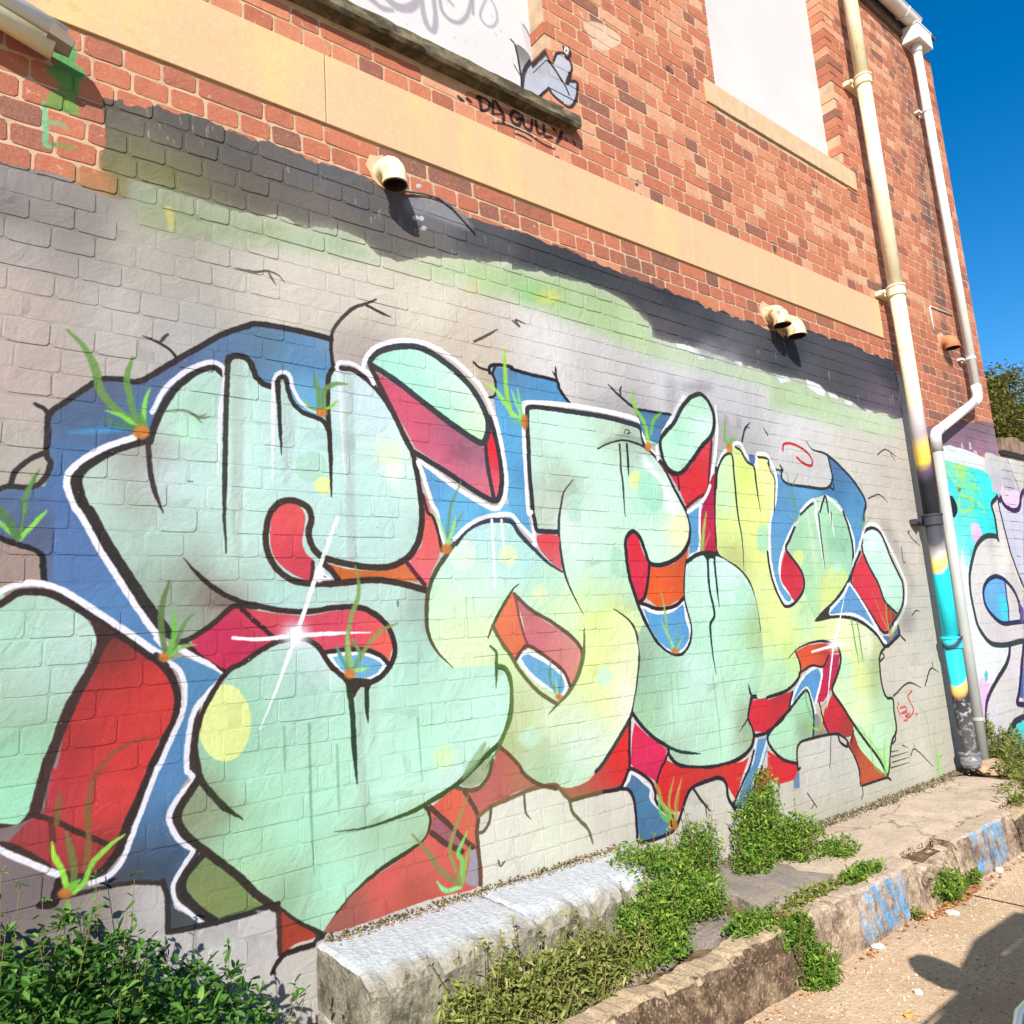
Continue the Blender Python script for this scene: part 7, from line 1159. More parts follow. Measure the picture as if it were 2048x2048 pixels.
# windows, boarded over
w1=MB().box(.78,2.31,.10,.118,3.78,6.2).build('window_board',M_B1,bld,bevel=.001)
w2=MB().box(3.73,5.262,.10,.118,4.56,6.2).build('window_board',M_B2,bld,bevel=.001)
def sill(x0,x1,prof,mat,par,seed,amp=.003):
    m=MB(); r=random.Random(seed); n=46; k=len(prof)
    for i in range(n+1):
        x=x0+(x1-x0)*i/n
        m.v+= [(x,y+r.uniform(-amp,amp)*(y<-.0),z+r.uniform(-amp,amp)*(y<0)) for y,z in prof]
    for i in range(n):
        for q in range(k): a=i*k+q; b=i*k+(q+1)%k; m.f.append((a,b,b+k,a+k))
    m.f.append(tuple(range(k))); m.f.append(tuple(reversed(range(n*k,n*k+k))))
    return m.build('window_sill',mat,par)
sill(.64,2.445,[(.10,3.83),(-.068,3.786),(-.072,3.735),(-.060,3.722),(-.042,3.733),(.0,3.724),(.03,3.724)],M_SILLD,w1,1)
sill(3.61,5.39,[(.10,4.635),(-.012,4.556),(-.016,4.545),(-.014,4.405),(.03,4.40)],M_SILLC,w2,2,.0015)
# roof, eaves
MB().add([(XL-.2,-.12,ZT+.10),(XR-.12,-.12,ZT+.10),(XR-.12,3,ZT+1.9),(XL-.2,3,ZT+1.9),(XR-.12,6.2,ZT+.1),(XL-.2,6.2,ZT+.1),(XL-.2,-.12,ZT+.13),(XR-.12,-.12,ZT+.13),(XR-.12,3,ZT+1.96),(XL-.2,3,ZT+1.96),(XR-.12,6.2,ZT+.13),(XL-.2,6.2,ZT+.13)],
   [(0,3,2,1),(3,5,4,2),(6,7,8,9),(9,8,10,11),(0,1,7,6),(1,2,8,7),(2,4,10,8),(0,6,9,3),(3,9,11,5),(4,5,11,10)]).build('roof',M_ROOF,bld)
MB().box(XL-.1,6.94,-.028,.02,ZT-.015,ZT+.10).build('eaves_board',M_TIMBER,bld,bevel=.004)
MB().add([(XR-.005,0,ZT),(XR-.005,6,ZT),(XR-.005,3,ZT+1.85)],[(0,1,2)]).build('gable',M_MORTAR,bld)
g=MB(); n=14; prof=[]
for i in range(n+1):
    t=math.pi*(1+i/n); prof.append((-.105+.058*math.cos(t),ZT+.10+.062*math.sin(t)))
prof=prof+[(-.105+.058-.006,ZT+.10)]+[(-.105+.052*math.cos(math.pi*(2-i/n)),ZT+.10+.056*math.sin(math.pi*(2-i/n))) for i in range(n+1)]
k=len(prof)
for x in (XL-.2,6.80): g.v+=[(x,y,z) for y,z in prof]
for q in range(k): g.f.append((q,(q+1)%k,k+(q+1)%k,k+q))
g.f.append(tuple(range(k))); gut=g.build('gutter',M_GUT,bld,smooth=False)
MB().tube([(XL-.2,-.163,ZT+.10),(6.80,-.163,ZT+.10)],.007,8).build('gutter_lip',M_PVC,gut)
for x in (6.56,5.7,4.8): MB().tube([(x,-.105+.064*math.cos(t),ZT+.10+.068*math.sin(t)) for t in [math.pi*(1+i/10) for i in range(11)]],.006,6).build('gutter_bracket',M_PVC,gut)
# ---------------------------------------------------------------- soil pipe with its spray paint bands
def pipe_paint():
    s=NT('painted_soil_pipe'); sx=s.n('ShaderNodeSeparateXYZ'); s.l(s.pos(),sx.inputs[0])
    tl=s.math('MULTIPLY',s.math('SUBTRACT',sx.outputs[0],5.53),-.9)
    z=s.math('ADD',s.math('ADD',sx.outputs[2],tl),s.math('MULTIPLY',s.math('SUBTRACT',s.noise(6,3),.5),.10)); f=s.val(z,0,7,0,1)
    rp=s.n('ShaderNodeValToRGB'); e=rp.color_ramp.elements; rp.color_ramp.interpolation='LINEAR'
    st=[(0,(.25,.25,.26)),(.45,(.12,.115,.125)),(.66,(.035,.033,.04)),(.735,(.03,.026,.028)),(.74,(.8,.42,.10)),(.80,(.8,.45,.12)),(.805,(.02,.50,.55)),(1.05,(.02,.55,.60)),(1.06,(.03,.05,.09)),(1.10,(.03,.05,.09)),(1.11,(.03,.55,.60)),(1.575,(.01,.58,.62)),(1.58,(.82,.46,.12)),(1.66,(.82,.5,.16)),(1.67,(.42,.38,.35)),(1.78,(.05,.05,.06)),(2.20,(.03,.031,.04)),(2.28,(.16,.10,.18)),(2.32,(.80,.60,.08)),(2.44,(.78,.55,.12)),(2.52,(.36,.31,.32)),(2.72,(.50,.44,.44)),(2.76,(.62,.53,.36)),(7,(.64,.55,.34))]
    while len(e)<len(st): e.new(.5)
    for el,(p,c) in zip(e,st): el.position=p/7; el.color=(*c,1)
    s.l(f,rp.inputs[0]); col=rp.outputs[0]
    up=s.val(sx.outputs[2],2.75,2.80,0,1); cl=s.n('ShaderNodeClamp'); s.l(s.math('MULTIPLY',up,s.val(s.noise(26,5,.75,stretch=(1,1,.5)),.57,.66,0,.75)),cl.inputs[0])
    col=s.mix(cl.outputs[0],col,(.55,.30,.08)); cl2=s.n('ShaderNodeClamp'); s.l(s.val(s.noise(5,3),.45,.7,0,.5),cl2.inputs[0]); col=s.mix(s.math('MULTIPLY',cl2.outputs[0],up),col,(.68,.66,.56))
    lo=s.val(sx.outputs[2],.72,.66,0,1); cl3=s.n('ShaderNodeClamp'); s.l(s.math('MULTIPLY',lo,s.val(s.noise(26,5,.7),.52,.66,0,.8)),cl3.inputs[0]); col=s.mix(cl3.outputs[0],col,(.5,.5,.48))
    return s.done(col,.62,s.bump(s.noise(40,4,.6),.0014,.9),.2)
M_SOIL=pipe_paint()
sp=thing('soil_pipe',(5.54,-.114,.2),'thick cast iron wall pipe, cream above and spray painted cyan, orange and black below','downpipe')
zz=[.24,1.057,1.899,3.595,5.315,6.95]
for a,b in zip(zz,zz[1:]): MB().tube([(5.535,-.114,a),(5.535,-.114,b)],.0515,28,caps=True).build('pipe_section',M_SOIL,sp,smooth=True)
def collar(z,ears,h=.075):
    m=MB(); r=.0515
    m.tube([(5.535,-.114,z-h/2-.012),(5.535,-.114,z-h/2),(5.535,-.114,z-h/2+.001),(5.535,-.114,z+h/2-.014),(5.535,-.114,z+h/2-.012),(5.535,-.114,z+h/2),(5.535,-.114,z+h/2+.004)],[r+.001,r+.003,r+.011,r+.011,r+.017,r+.017,r+.002],28)
    c=m.build('pipe_collar',M_SOIL,sp,smooth=False)
    if ears:
        e=MB(); e.box(5.535-.105,5.535+.105,-.05,-.004,z-.022,z+.016); 
        for sx_ in (-1,1): e.tube([(5.535+sx_*.088,-.075,z-.003),(5.535+sx_*.088,-.001,z-.003)],.017,10)
        e.build('wall_lug',M_SOIL,c,bevel=.004)
for z,e in ((5.315,1),(3.595,1),(1.899,1),(1.057,0),(.30,0)): collar(z,e)
# ---------------------------------------------------------------- rain pipe
def rain_mat():
    s=NT('rain_pipe_paint'); sx=s.n('ShaderNodeSeparateXYZ'); s.l(s.pos(),sx.inputs[0])
    c=s.ramp(s.val(sx.outputs[2],2.40,2.60,0,1),[(0,(.33,.34,.32)),(.45,(.30,.30,.285)),(.8,(.62,.61,.59)),(1,(.62,.61,.59))])
    c=s.mix(s.val(s.noise(4,4,.6),.45,.75,0,.35),c,(.62,.56,.44)); return s.done(c,.5,s.bump(s.noise(30,3),.0006,.6),.4)
M_RAIN=rain_mat()
rp_=thing('rain_pipe',(6.84,-.071,.2),'slim white plastic rain pipe with square hopper, stepping left low on the wall','downpipe')
def arc(a,b,c,r,n=6):
    a,b,c=Vector(a),Vector(b),Vector(c); u=(a-b).normalized(); v=(c-b).normalized(); p=b+u*r; q=b+v*r
    return [p.lerp(b,t).lerp(b.lerp(q,t),t) for t in [i/n for i in range(n+1)]]
A=(6.80,-.083,6.21); B_=(6.815,-.083,2.967); C_=(5.875,-.083,2.569); D_=(5.815,-.083,.12)
MB().tube([A,Vector(B_)+Vector((0,0,.10))],.035,22).build('pipe_section',M_RAIN,rp_,smooth=True)
bend1=arc(Vector(B_)+Vector((0,0,.10)),B_,C_,.05); bend2=arc(B_,C_,D_,.06)
MB().tube([Vector(B_)+Vector((0,0,.12))]+bend1+[Vector(B_).lerp(Vector(C_),.12)],.0385,22).build('pipe_bend',M_RAIN,rp_,smooth=True)
MB().tube([Vector(B_).lerp(Vector(C_),.06),Vector(B_).lerp(Vector(C_),.94)],.036,22).build('pipe_section',M_RAIN,rp_,smooth=True)
MB().tube([Vector(B_).lerp(Vector(C_),.90)]+bend2+[Vector(C_)+Vector((-.001,0,-.14))],.0395,22).build('pipe_bend',M_RAIN,rp_,smooth=True)
MB().tube([Vector(C_)+Vector((0,0,-.05)),D_],.035,22).build('pipe_section',M_RAIN,rp_,smooth=True)
def clip(x,z,dx=.0):
    m=MB(); m.tube([(x,-.083,z-.011),(x,-.083,z+.011)],.0395,22); m.box(x-.075,x-.02,-.045,-.004,z-.009,z+.009); m.box(x+.02,x+.06,-.03,-.004,z-.009,z+.009); m.build('pipe_clip',M_RAIN,rp_)
for x,z in ((6.80,5.61),(6.813,3.32),(5.827,.52)): clip(x,z)
h=MB(); x0,x1,yf,zb,zt=6.70,6.975,-.157,6.25,6.40
h.add([(x0,-.002,zb+.02),(x0,yf,zb),(x1,yf,zb),(x1,-.002,zb+.02),(x0,-.002,zt+.03),(x0,yf,zt),(x1,yf,zt),(x1,-.002,zt+.03),(x0+.01,-.05,zb-.03),(x0+.1,-.05,zb-.03)],[(0,3,2,1),(4,5,6,7),(0,1,5,4),(1,2,6,5),(2,3,7,6),(3,0,4,7)])
hp=h.build('hopper_head',M_PVC,rp_,bevel=.008); MB().box(x0-.006,x1+.006,yf-.006,-.001,zt-.006,zt+.012).build('hopper_rim',M_PVC,hp,bevel=.003)
MB().tube([(6.80,-.083,6.18),(6.80,-.083,6.26)],.042,20).build('pipe_socket',M_PVC,rp_,smooth=True)
# ---------------------------------------------------------------- wall vents
def cowl(name,x,zm,r,mat,label,turn=0,grp='hooded wall vents',rise=.13,out=.095,plate=True):
    """down-turned pipe cowl: leaves the wall, bends through 90 degrees, open mouth below"""
    t=thing(name,(x,0,zm+rise),label,'vent',grp)
    pts=[(0,.01,rise-.03),(0,-.02,rise-.03)]+[(0,-.02-(out-.02)*math.sin(a),rise-.03-(rise-.055)*(1-math.cos(a))) for a in [math.pi/2*i/6 for i in range(1,7)]]+[(0,-out,0)]
    P=[(x+p[0]+turn*(-p[1]),p[1],zm+p[2]) for p in pts]
    MB().tube(P,[r*.95]*3+[r]*(len(P)-3),22,caps=False).build('cowl',mat,t,smooth=True)
    e=P[-1]; n=22; m=MB()
    ri=[(e[0]+r*math.cos(2*math.pi*k/n),e[1]+r*math.sin(2*math.pi*k/n),e[2]) for k in range(n)]; rj=[(e[0]+r*.86*math.cos(2*math.pi*k/n),e[1]+r*.86*math.sin(2*math.pi*k/n),e[2]-.001) for k in range(n)]; rk=[(a,b,c+.05) for a,b,c in rj]
    m.add(ri+rj+rk,[(k,(k+1)%n,n+(k+1)%n,n+k) for k in range(n)]+[(n+k,n+(k+1)%n,2*n+(k+1)%n,2*n+k) for k in range(n)]+[tuple(range(2*n,3*n))]); m.build('mouth',M_HOLE,t)
    MB().tube([(e[0],e[1],e[2]+.002),(e[0],e[1],e[2]+.012)],r+.004,22,caps=False).build('rim',mat,t,smooth=True)
    if plate:
        m=MB(); nn=16; rr=random.Random(int(x*100)); 
        ring=[(x+(r+.022)*math.cos(2*math.pi*k/nn)*rr.uniform(.85,1.15),-.006,zm+rise-.02+(r+.02)*math.sin(2*math.pi*k/nn)*rr.uniform(.85,1.15)) for k in range(nn)]; ring2=[(a,.002,c) for a,b,c in ring]
        m.add(ring+ring2,[tuple(reversed(range(nn)))]+[(k,(k+1)%nn,nn+(k+1)%nn,nn+k) for k in range(nn)]); m.build('mortar_patch',M_STONE,t)
    return t
cowl('vent_cowl',1.366,3.035,.047,M_CAPW,'single bright cream hooded vent under the cream band, with a cable beside it')
cowl('vent_cowl',3.972,3.012,.050,M_CAP,'rust spotted cream hooded vent, left one of the close pair by the black paint',grp='hooded wall vents')
cowl('vent_cowl',4.12,2.972,.055,M_CAP,'rust spotted cream hooded vent, right one of the close pair by the black paint',grp='hooded wall vents')
cowl('vent_cowl',6.50,4.655-1.33+.03,.055,M_TERRA,'small terracotta coloured wall vent between the two pipes',grp=None,rise=.10,out=.075)
t=thing('wall_cable',(1.47,-.01,3.08),'dark painted cable curling from the bright cream vent over the mural top','cable')
MB().tube([(1.43,-.02,3.075),(1.47,-.012,3.088),(1.54,-.008,3.105),(1.62,-.008,3.112),(1.686,-.008,3.09),(1.757,-.007,3.04),(1.80,-.006,3.005)],.0045,8).build('cable',M_CABLE,t,smooth=True)
t=thing('conduit',(6.33,0,3.5),'thin cream wall conduit bending above the terracotta vent','conduit')
MB().tube([(6.36,-.008,3.50),(6.36,-.008,3.70),(6.37,-.008,3.712),(6.80,-.008,3.73)],.006,8).build('conduit_run',M_PVC,t,smooth=True)
# overflow pipe top left: sunlit side coloured white, shaded side coloured cream
t=thing('overflow_pipe',(.25,-.09,3.12),'sloping white and cream double overflow pipe on bare brick at the upper left corner','pipe')
MB().tube([(.262,-.085,3.148),(-.45,-.12,3.355)],.027,18).build('upper_pipe',M_PVC,t,smooth=True)
MB().tube([(.236,-.075,3.098),(-.45,-.10,3.29)],.030,18).build('lower_pipe',M_CAPW,t,smooth=True)
MB().tube([(.282,-.082,3.118),(.22,-.085,3.135)],[.030,.042],6).build('end_cap',flat('grey_cap',(.24,.18,.13),.7),t)
# ---------------------------------------------------------------- garden wall beyond the corner
gw=thing('garden_wall',(8.8,0,0),'low painted brick wall beyond the building corner with pale cyan and purple lettering','wall')
MB().box(XR+.001,13,0,.22,-.3,2.56).build('wall_core',M_MORTAR,gw)
place_bricks(lay(XR+.004,12.9,range(-4,34),8,[],None),gw,260,'')
x=XR+.06; r=random.Random(9); M_COPE=flat('brown_coping_stone',(.26,.18,.13),.85,.3,40,.004,.2)
MB().box(XR+.02,13,-.02,.24,2.565,2.60).build('coping_band',flat('black_coping_band',(.02,.018,.02),.8),gw)  # near-black band between the wall top and the coping stones
while x<12.8:
    L=r.uniform(.16,.3); MB().box(x,x+L-.012,-.03,.25,2.602,2.60+r.uniform(.10,.16)).build('coping_stone',M_COPE,gw,bevel=.01); x+=L
# ---------------------------------------------------------------- ground
def road_mat():
    s=NT('sandy_concrete_road')
    c=s.ramp(s.noise(2.2,5,.6),[(.3,(.42,.29,.18)),(.55,(.52,.375,.24)),(.75,(.58,.44,.30))])
    v=s.voro(95,'Color'); sp=s.n('ShaderNodeSeparateColor'); s.l(v,sp.inputs[0])
    c=s.mix(s.val(sp.outputs[0],.78,.95,0,.5),c,(.30,.18,.10)); c=s.mix(s.val(sp.outputs[1],.90,.97,0,.6),c,(.62,.52,.40))
    c=s.mix(s.val(s.noise(34,5,.75),.55,.72,0,.45),c,(.34,.21,.12)); c=s.mix(s.val(s.noise(1.7,5,.7),.5,.7,0,.5),c,(.36,.26,.17))
    b=s.bump(s.voro(95),.003,.6); b=s.bump(s.noise(40,6,.7),.005,.7,b); return s.done(c,.95,b,.1)
def conc_mat(name,base,dark,spots=True,paint=None,top=None,moss=.4,crack=False):
    s=NT(name); g=s.n('ShaderNodeNewGeometry'); sn=s.n('ShaderNodeSeparateXYZ'); s.l(g.outputs['Normal'],sn.inputs[0]); sx=s.n('ShaderNodeSeparateXYZ'); s.l(s.pos(),sx.inputs[0])
    c=s.mix(s.val(s.noise(7,5,.65),.35,.65,0,1),base,tuple(x*.8 for x in base)); 
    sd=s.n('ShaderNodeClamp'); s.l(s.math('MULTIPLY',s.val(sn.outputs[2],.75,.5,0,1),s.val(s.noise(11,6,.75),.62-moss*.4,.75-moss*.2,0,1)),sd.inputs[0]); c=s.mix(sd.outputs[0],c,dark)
    if spots:
        v=s.voro(170,'Color'); sp=s.n('ShaderNodeSeparateColor'); s.l(v,sp.inputs[0]); c=s.mix(s.val(sp.outputs[0],.86,.97,0,.35),c,tuple(min(1,x*1.35) for x in base)); c=s.mix(s.val(sp.outputs[1],.84,.93,0,.4),c,dark)
    if crack:
        nv=s.n('ShaderNodeTexNoise'); nv.inputs['Scale'].default_value=5; s.l(s.pos(),nv.inputs['Vector']); vm=s.n('ShaderNodeVectorMath',operation='MULTIPLY_ADD'); s.l(nv.outputs['Color'],vm.inputs[0]); vm.inputs[1].default_value=(.35,.35,.35); s.l(s.pos(),vm.inputs[2])
        vv=s.n('ShaderNodeTexVoronoi',feature='DISTANCE_TO_EDGE'); vv.inputs['Scale'].default_value=1.5; s.l(vm.outputs[0],vv.inputs['Vector']); cc=s.n('ShaderNodeClamp'); s.l(s.val(vv.outputs['Distance'],.012,.004,0,.8),cc.inputs[0]); c=s.mix(cc.outputs[0],c,dark); ck=s.n('ShaderNodeClamp'); s.l(s.val(s.noise(2.2,5,.7),.5,.68,0,.5),ck.inputs[0]); c=s.mix(ck.outputs[0],c,tuple(x*.55 for x in base))
    if top:
        t=s.n('ShaderNodeClamp'); s.l(s.math('MULTIPLY',s.math('MULTIPLY',s.val(sn.outputs[2],.55,.9,0,1),s.val(s.math('ADD',sx.outputs[1],s.val(s.noise(14,5,.8),0,1,-.09,.09)),-.36,-.27,0,1)),s.val(s.noise(60,6,.85),.34,.50,.2,1)),t.inputs[0]); c=s.mix(t.outputs[0],c,top)
    if paint:
        tot=None
        for x0,x1,z0,z1,sc_ in paint:
            f=s.math('MULTIPLY',s.math('MULTIPLY',s.val(sx.outputs[0],x0,x0+.05,0,1),s.val(sx.outputs[0],x1,x1-.05,0,1)),s.math('MULTIPLY',s.val(sx.outputs[2],z0,z0+.04,0,1),s.val(sx.outputs[2],z1,z1-.02,0,1)))
            q=s.n('ShaderNodeClamp'); s.l(s.math('MULTIPLY',f,s.val(s.noise(sc_,5,.7,stretch=(1.5,1,.75)),.42,.60,0,.8)),q.inputs[0]); tot=q.outputs[0] if tot is None else s.math('MAXIMUM',tot,q.outputs[0])
        ny=s.n('ShaderNodeClamp'); s.l(s.val(sn.outputs[1],-.3,-.6,0,1),ny.inputs[0])
        c=s.mix(s.math('MULTIPLY',tot,ny.outputs[0]),c,(.06,.32,.60))
    nn=s.noise(58,4,.8,stretch=(1.4,1,.6)); c=s.mix(s.val(nn,.56,.70,0,.45),c,tuple(min(1,x*1.25) for x in base)); c=s.mix(s.val(nn,.46,.34,0,.5),c,tuple(x*.5 for x in base)); b=s.bump(s.noise(45,6,.75),.005,.9); b=s.bump(s.voro(80),.003,.6,b); return s.done(c,.93,b,.15)
M_ROAD=road_mat(); M_SOIL_G=flat('dry_brown_soil',(.26,.17,.10),.95,.35,60,.012,.1,(.10,.06,.035),20,.7)
M_KERB=conc_mat('old_kerb_concrete',(.47,.36,.26),(.085,.055,.035),paint=[(2.98,3.40,.0,.20,16),(4.05,4.48,.0,.21,13)],moss=.55)
M_KERBD=conc_mat('rough_aggregate_kerb',(.43,.32,.20),(.07,.045,.03),moss=1.05)
M_PAVE=conc_mat('worn_pavement',(.54,.42,.31),(.2,.15,.1),moss=.2,crack=True); M_PAVEG=conc_mat('grey_pavement',(.29,.24,.20),(.16,.12,.09),moss=.3)
M_STEP=conc_mat('mossy_step_concrete',(.30,.265,.20),(.05,.045,.025),top=(.46,.475,.49),moss=.55)
def sheet(name,x0,x1,y0,y1,z,mat,kind=None,parent=None,cell=.2,amp=0,seed=0,skirt=0):
    m=MB(); r=random.Random(seed); nx=max(1,int((x1-x0)/cell)); ny=max(1,int((y1-y0)/cell))
    for j in range(ny+1):
        for i in range(nx+1): m.v.append((x0+(x1-x0)*i/nx,y0+(y1-y0)*j/ny,z+r.uniform(-amp,amp)))
    for j in range(ny):
        for i in range(nx): a=j*(nx+1)+i; m.f.append((a,a+1,a+nx+2,a+nx+1))
    return m.build(name,mat,parent,smooth=True,kind=kind)
road=sheet('road',-160,220,-160,-.60,0,M_ROAD,'structure',cell=400)
r_=MB(); r_.add([(3.80,-1.6,.003),(3.812,-1.6,.003),(3.838,-.66,.003),(3.826,-.66,.003)],[(0,1,2,3)]); r_.build('road_joint',flat('tar_joint',(.10,.06,.04),.9),road)
ground=sheet('ground',-160,220,-.60,200,-.06,M_SOIL_G,'structure',cell=400)
def slab_top(x0,x1,y0,y1,zt,zb,seed,mat,name,parent,n=(14,6),jag=.012,amp=.003,bev=.006):
    """a slab with an uneven outline and a slightly uneven top"""
    r=random.Random(seed); m=MB(); nx,ny=n; idx={}
    for j in range(ny+1):
        for i in range(nx+1):
            x=x0+(x1-x0)*i/nx; y=y0+(y1-y0)*j/ny
            if i in(0,nx): x+=r.uniform(-jag,jag)
            if j in(0,ny): y+=r.uniform(-jag,jag)*.7
            idx[i,j]=len(m.v); m.v.append((x,y,zt+r.uniform(-amp,amp)-(bev if i in(0,nx) or j in(0,ny) else 0)))
    for j in range(ny):
        for i in range(nx): m.f.append((idx[i,j],idx[i+1,j],idx[i+1,j+1],idx[i,j+1]))
    ring=[idx[i,0] for i in range(nx)]+[idx[nx,j] for j in range(ny)]+[idx[i,ny] for i in range(nx,0,-1)]+[idx[0,j] for j in range(ny,0,-1)]
    b=len(m.v); m.v+=[(m.v[k][0],m.v[k][1],zb) for k in ring]; q=len(ring)
    for k in range(q): m.f.append((ring[k],b+k,b+(k+1)%q,ring[(k+1)%q]))
    return m.build(name,mat,parent)
pav=sheet('pavement',.9,7.3,-.62,-.002,.165,M_SOIL_G,'structure',cell=.08,amp=.012,seed=3)
slab_top(3.12,4.3,-.525,-.05,.200,.1,1,M_PAVE,'paving_slab',pav); slab_top(4.31,5.50,-.53,-.06,.198,.1,2,M_PAVE,'paving_slab',pav,jag=.03)
slab_top(2.62,3.10,-.50,-.05,.214,.1,3,M_PAVEG,'paving_slab',pav,jag=.03); slab_top(1.02,2.5,-.50,-.36,.19,.1,4,M_PAVEG,'paving_slab',pav)
kerb=bpy.data.objects.new('kerb',None); COL.objects.link(kerb); kerb.location=(3,-.6,0); tag(kerb,kind='structure')
def kerb_stone(x0,x1,mat,seed,drop=0.,inner=-.535,chips=.008):
    r=random.Random(seed); m=MB(); n=max(6,int((x1-x0)/.02))
    W=(lambda ph: (lambda x: math.sin(x*9+ph)*.5+math.sin(x*23+ph*2)*.35+math.sin(x*47+ph*3)*.25))(r.uniform(0,6)); prof=[(inner,.0),(inner,.19-drop),(inner-.012,.203-drop),(-.635,.200-drop),(-.650,.190-drop),(-.657,.172-drop),(-.661,.15-drop),(-.662,.125),(-.664,.10),(-.666,.075),(-.668,.05),(-.671,.025),(-.674,-.03)]; k=len(prof)
    for i in range(n+1):
        x=x0+(x1-x0)*i/n; e=(i in(0,n)); ch=r.random()<.05
        for q,(y,z) in enumerate(prof):
            dy=r.uniform(-chips,chips)*.45+W(x)*chips; dz=r.uniform(-chips,chips)*.25+W(x+9)*chips*.7
            if q in(3,4) and ch: dz-=r.uniform(.005,.03); dy+=r.uniform(0,.02)
            m.v.append((x+r.uniform(-.006,.006),y+(dy if 1<=q<=11 else 0)+(.0 if not e else 0),z+(dz if 1<=q<=5 else 0)))
    for i in range(n):
        for q in range(k-1): a=i*k+q; m.f.append((a,a+k,a+k+1,a+1))
    m.f.append(tuple(range(k))); m.f.append(tuple(reversed(range(n*k,n*k+k))))
    return m.build('kerb_stone',mat,kerb)
kerb_stone(-1.2,1.25,M_KERBD,1,.03); kerb_stone(1.26,2.52,M_KERBD,2,.004,-.56,.012); kerb_stone(2.53,2.66,M_KERBD,3,.05,-.57,.02); kerb_stone(2.67,3.52,M_KERB,4,0,-.55); kerb_stone(3.535,3.90,M_KERB,5,.035,-.57,.022); kerb_stone(3.915,4.62,M_KERB,6,0,-.545); kerb_stone(4.64,5.6,M_KERBD,7,.03); kerb_stone(5.62,7.4,M_KERBD,8,.02)
# painted step against the wall
st=thing('concrete_step',(1.65,-.18,0),'rough concrete step against the mural wall, its top brushed pale blue white','step')
def step_block(x0,x1,y0,y1,z0,z1,name,mat,seed,par,wear=0):
    r=random.Random(seed); m=MB(); nx,ny,nz=34,10,6
    P={}
    def v(i,j,k):
        if (i,j,k) not in P:
            x=x0+(x1-x0)*i/nx; y=y0+(y1-y0)*j/ny; z=z0+(z1-z0)*k/nz
            ed=(i in(0,nx))+(j==0)+(k==nz)
            a=.0015 if ed<2 else .004
            z-=wear*max(0,1-j/ny/.42)**2*(k/nz)**3*(1+.5*math.sin(x*31)+.3*math.sin(x*77))
            P[i,j,k]=len(m.v); m.v.append((x+r.uniform(-a,a)*(i in(0,nx)),y+r.uniform(-a,a)*(j==0)+(.012 if ed>=2 and j==0 else 0),z+r.uniform(-a,a)-(.008 if ed>=2 and k==nz else 0)))
        return P[i,j,k]
    for i in range(nx):
        for j in range(ny): m.f.append((v(i,j,nz),v(i+1,j,nz),v(i+1,j+1,nz),v(i,j+1,nz)))
        for k in range(nz): m.f.append((v(i,0,k),v(i+1,0,k),v(i+1,0,k+1),v(i,0,k+1)))
    for j in range(ny):
        for k in range(nz): m.f.append((v(0,j,k),v(0,j,k+1),v(0,j+1,k+1),v(0,j+1,k))); m.f.append((v(nx,j,k),v(nx,j+1,k),v(nx,j+1,k+1),v(nx,j,k+1)))
    return m.build(name,mat,par)
step_block(1.017,1.62,-.375,-.003,.215,.402,'step_block',M_STEP,1,st,.022); step_block(1.625,2.33,-.35,-.003,.215,.402,'step_block',M_STEP,2,st,.04)
step_block(1.012,1.30,-.372,-.003,-.08,.207,'step_footing',M_STEP,3,st); step_block(1.31,2.36,-.38,-.003,-.08,.207,'step_footing',M_STEP,4,st)
# soil and moss along the foot of the wall
def scatter_bits(name,spots,mat,label,cat,seed,kind='stuff'):
    m=MB(); r=random.Random(seed)
    for x,y,z,s in spots:
        vs=[(x+s*r.uniform(.6,1)*a,y+s*r.uniform(.6,1)*b,z+s*r.uniform(.5,.8)*c) for a,b,c in ((1,0,0),(-1,0,0),(0,1,0),(0,-1,0),(0,0,1),(0,0,-1))]
        m.add(vs,[(0,2,4),(2,1,4),(1,3,4),(3,0,4),(2,0,5),(1,2,5),(3,1,5),(0,3,5)],r.random())
    o=m.build(name,mat); return tag(o,label,cat,kind=kind)
def tone_mat(name,stops,rough=.9,bump=True,trans=0):
    s=NT(name); a=s.n('ShaderNodeAttribute',attribute_name='tone'); c=s.ramp(a.outputs['Fac'],stops); s.done(c,rough,s.bump(s.noise(200,3),.001,.5) if bump else None,.2)
    if trans:
        tr=s.n('ShaderNodeBsdfTranslucent'); s.l(s.mix(1.,c,(1.3,1.5,.7),'MULTIPLY'),tr.inputs[0]); mx=s.n('ShaderNodeMixShader'); mx.inputs[0].default_value=trans; s.l(s.b.outputs[0],mx.inputs[1]); s.l(tr.outputs[0],mx.inputs[2]); s.l(mx.outputs[0],s.out.inputs[0])
    return s.m
M_PEB=tone_mat('pebbles',[(0,(.20,.11,.06)),(.3,(.42,.26,.14)),(.6,(.58,.42,.28)),(.85,(.66,.52,.38)),(1,(.66,.62,.56))])
M_CRUMB=tone_mat('soil_crumbs',[(0,(.07,.045,.03)),(.5,(.17,.115,.07)),(.8,(.22,.19,.08)),(1,(.45,.38,.28))])
r=random.Random(21)
sp=[]
for i in range(4200):
    x=r.uniform(1.4,6.5); y=-.675-abs(r.gauss(0,.32)); sp.append((x,y,r.uniform(-.001,.002),r.uniform(.0018,.006)*(1 if r.random()<.97 else 1.7)))
scatter_bits('gravel',sp,M_PEB,'loose fine gravel and grit spread over the sandy road by the kerb','gravel',1)
sp=[]
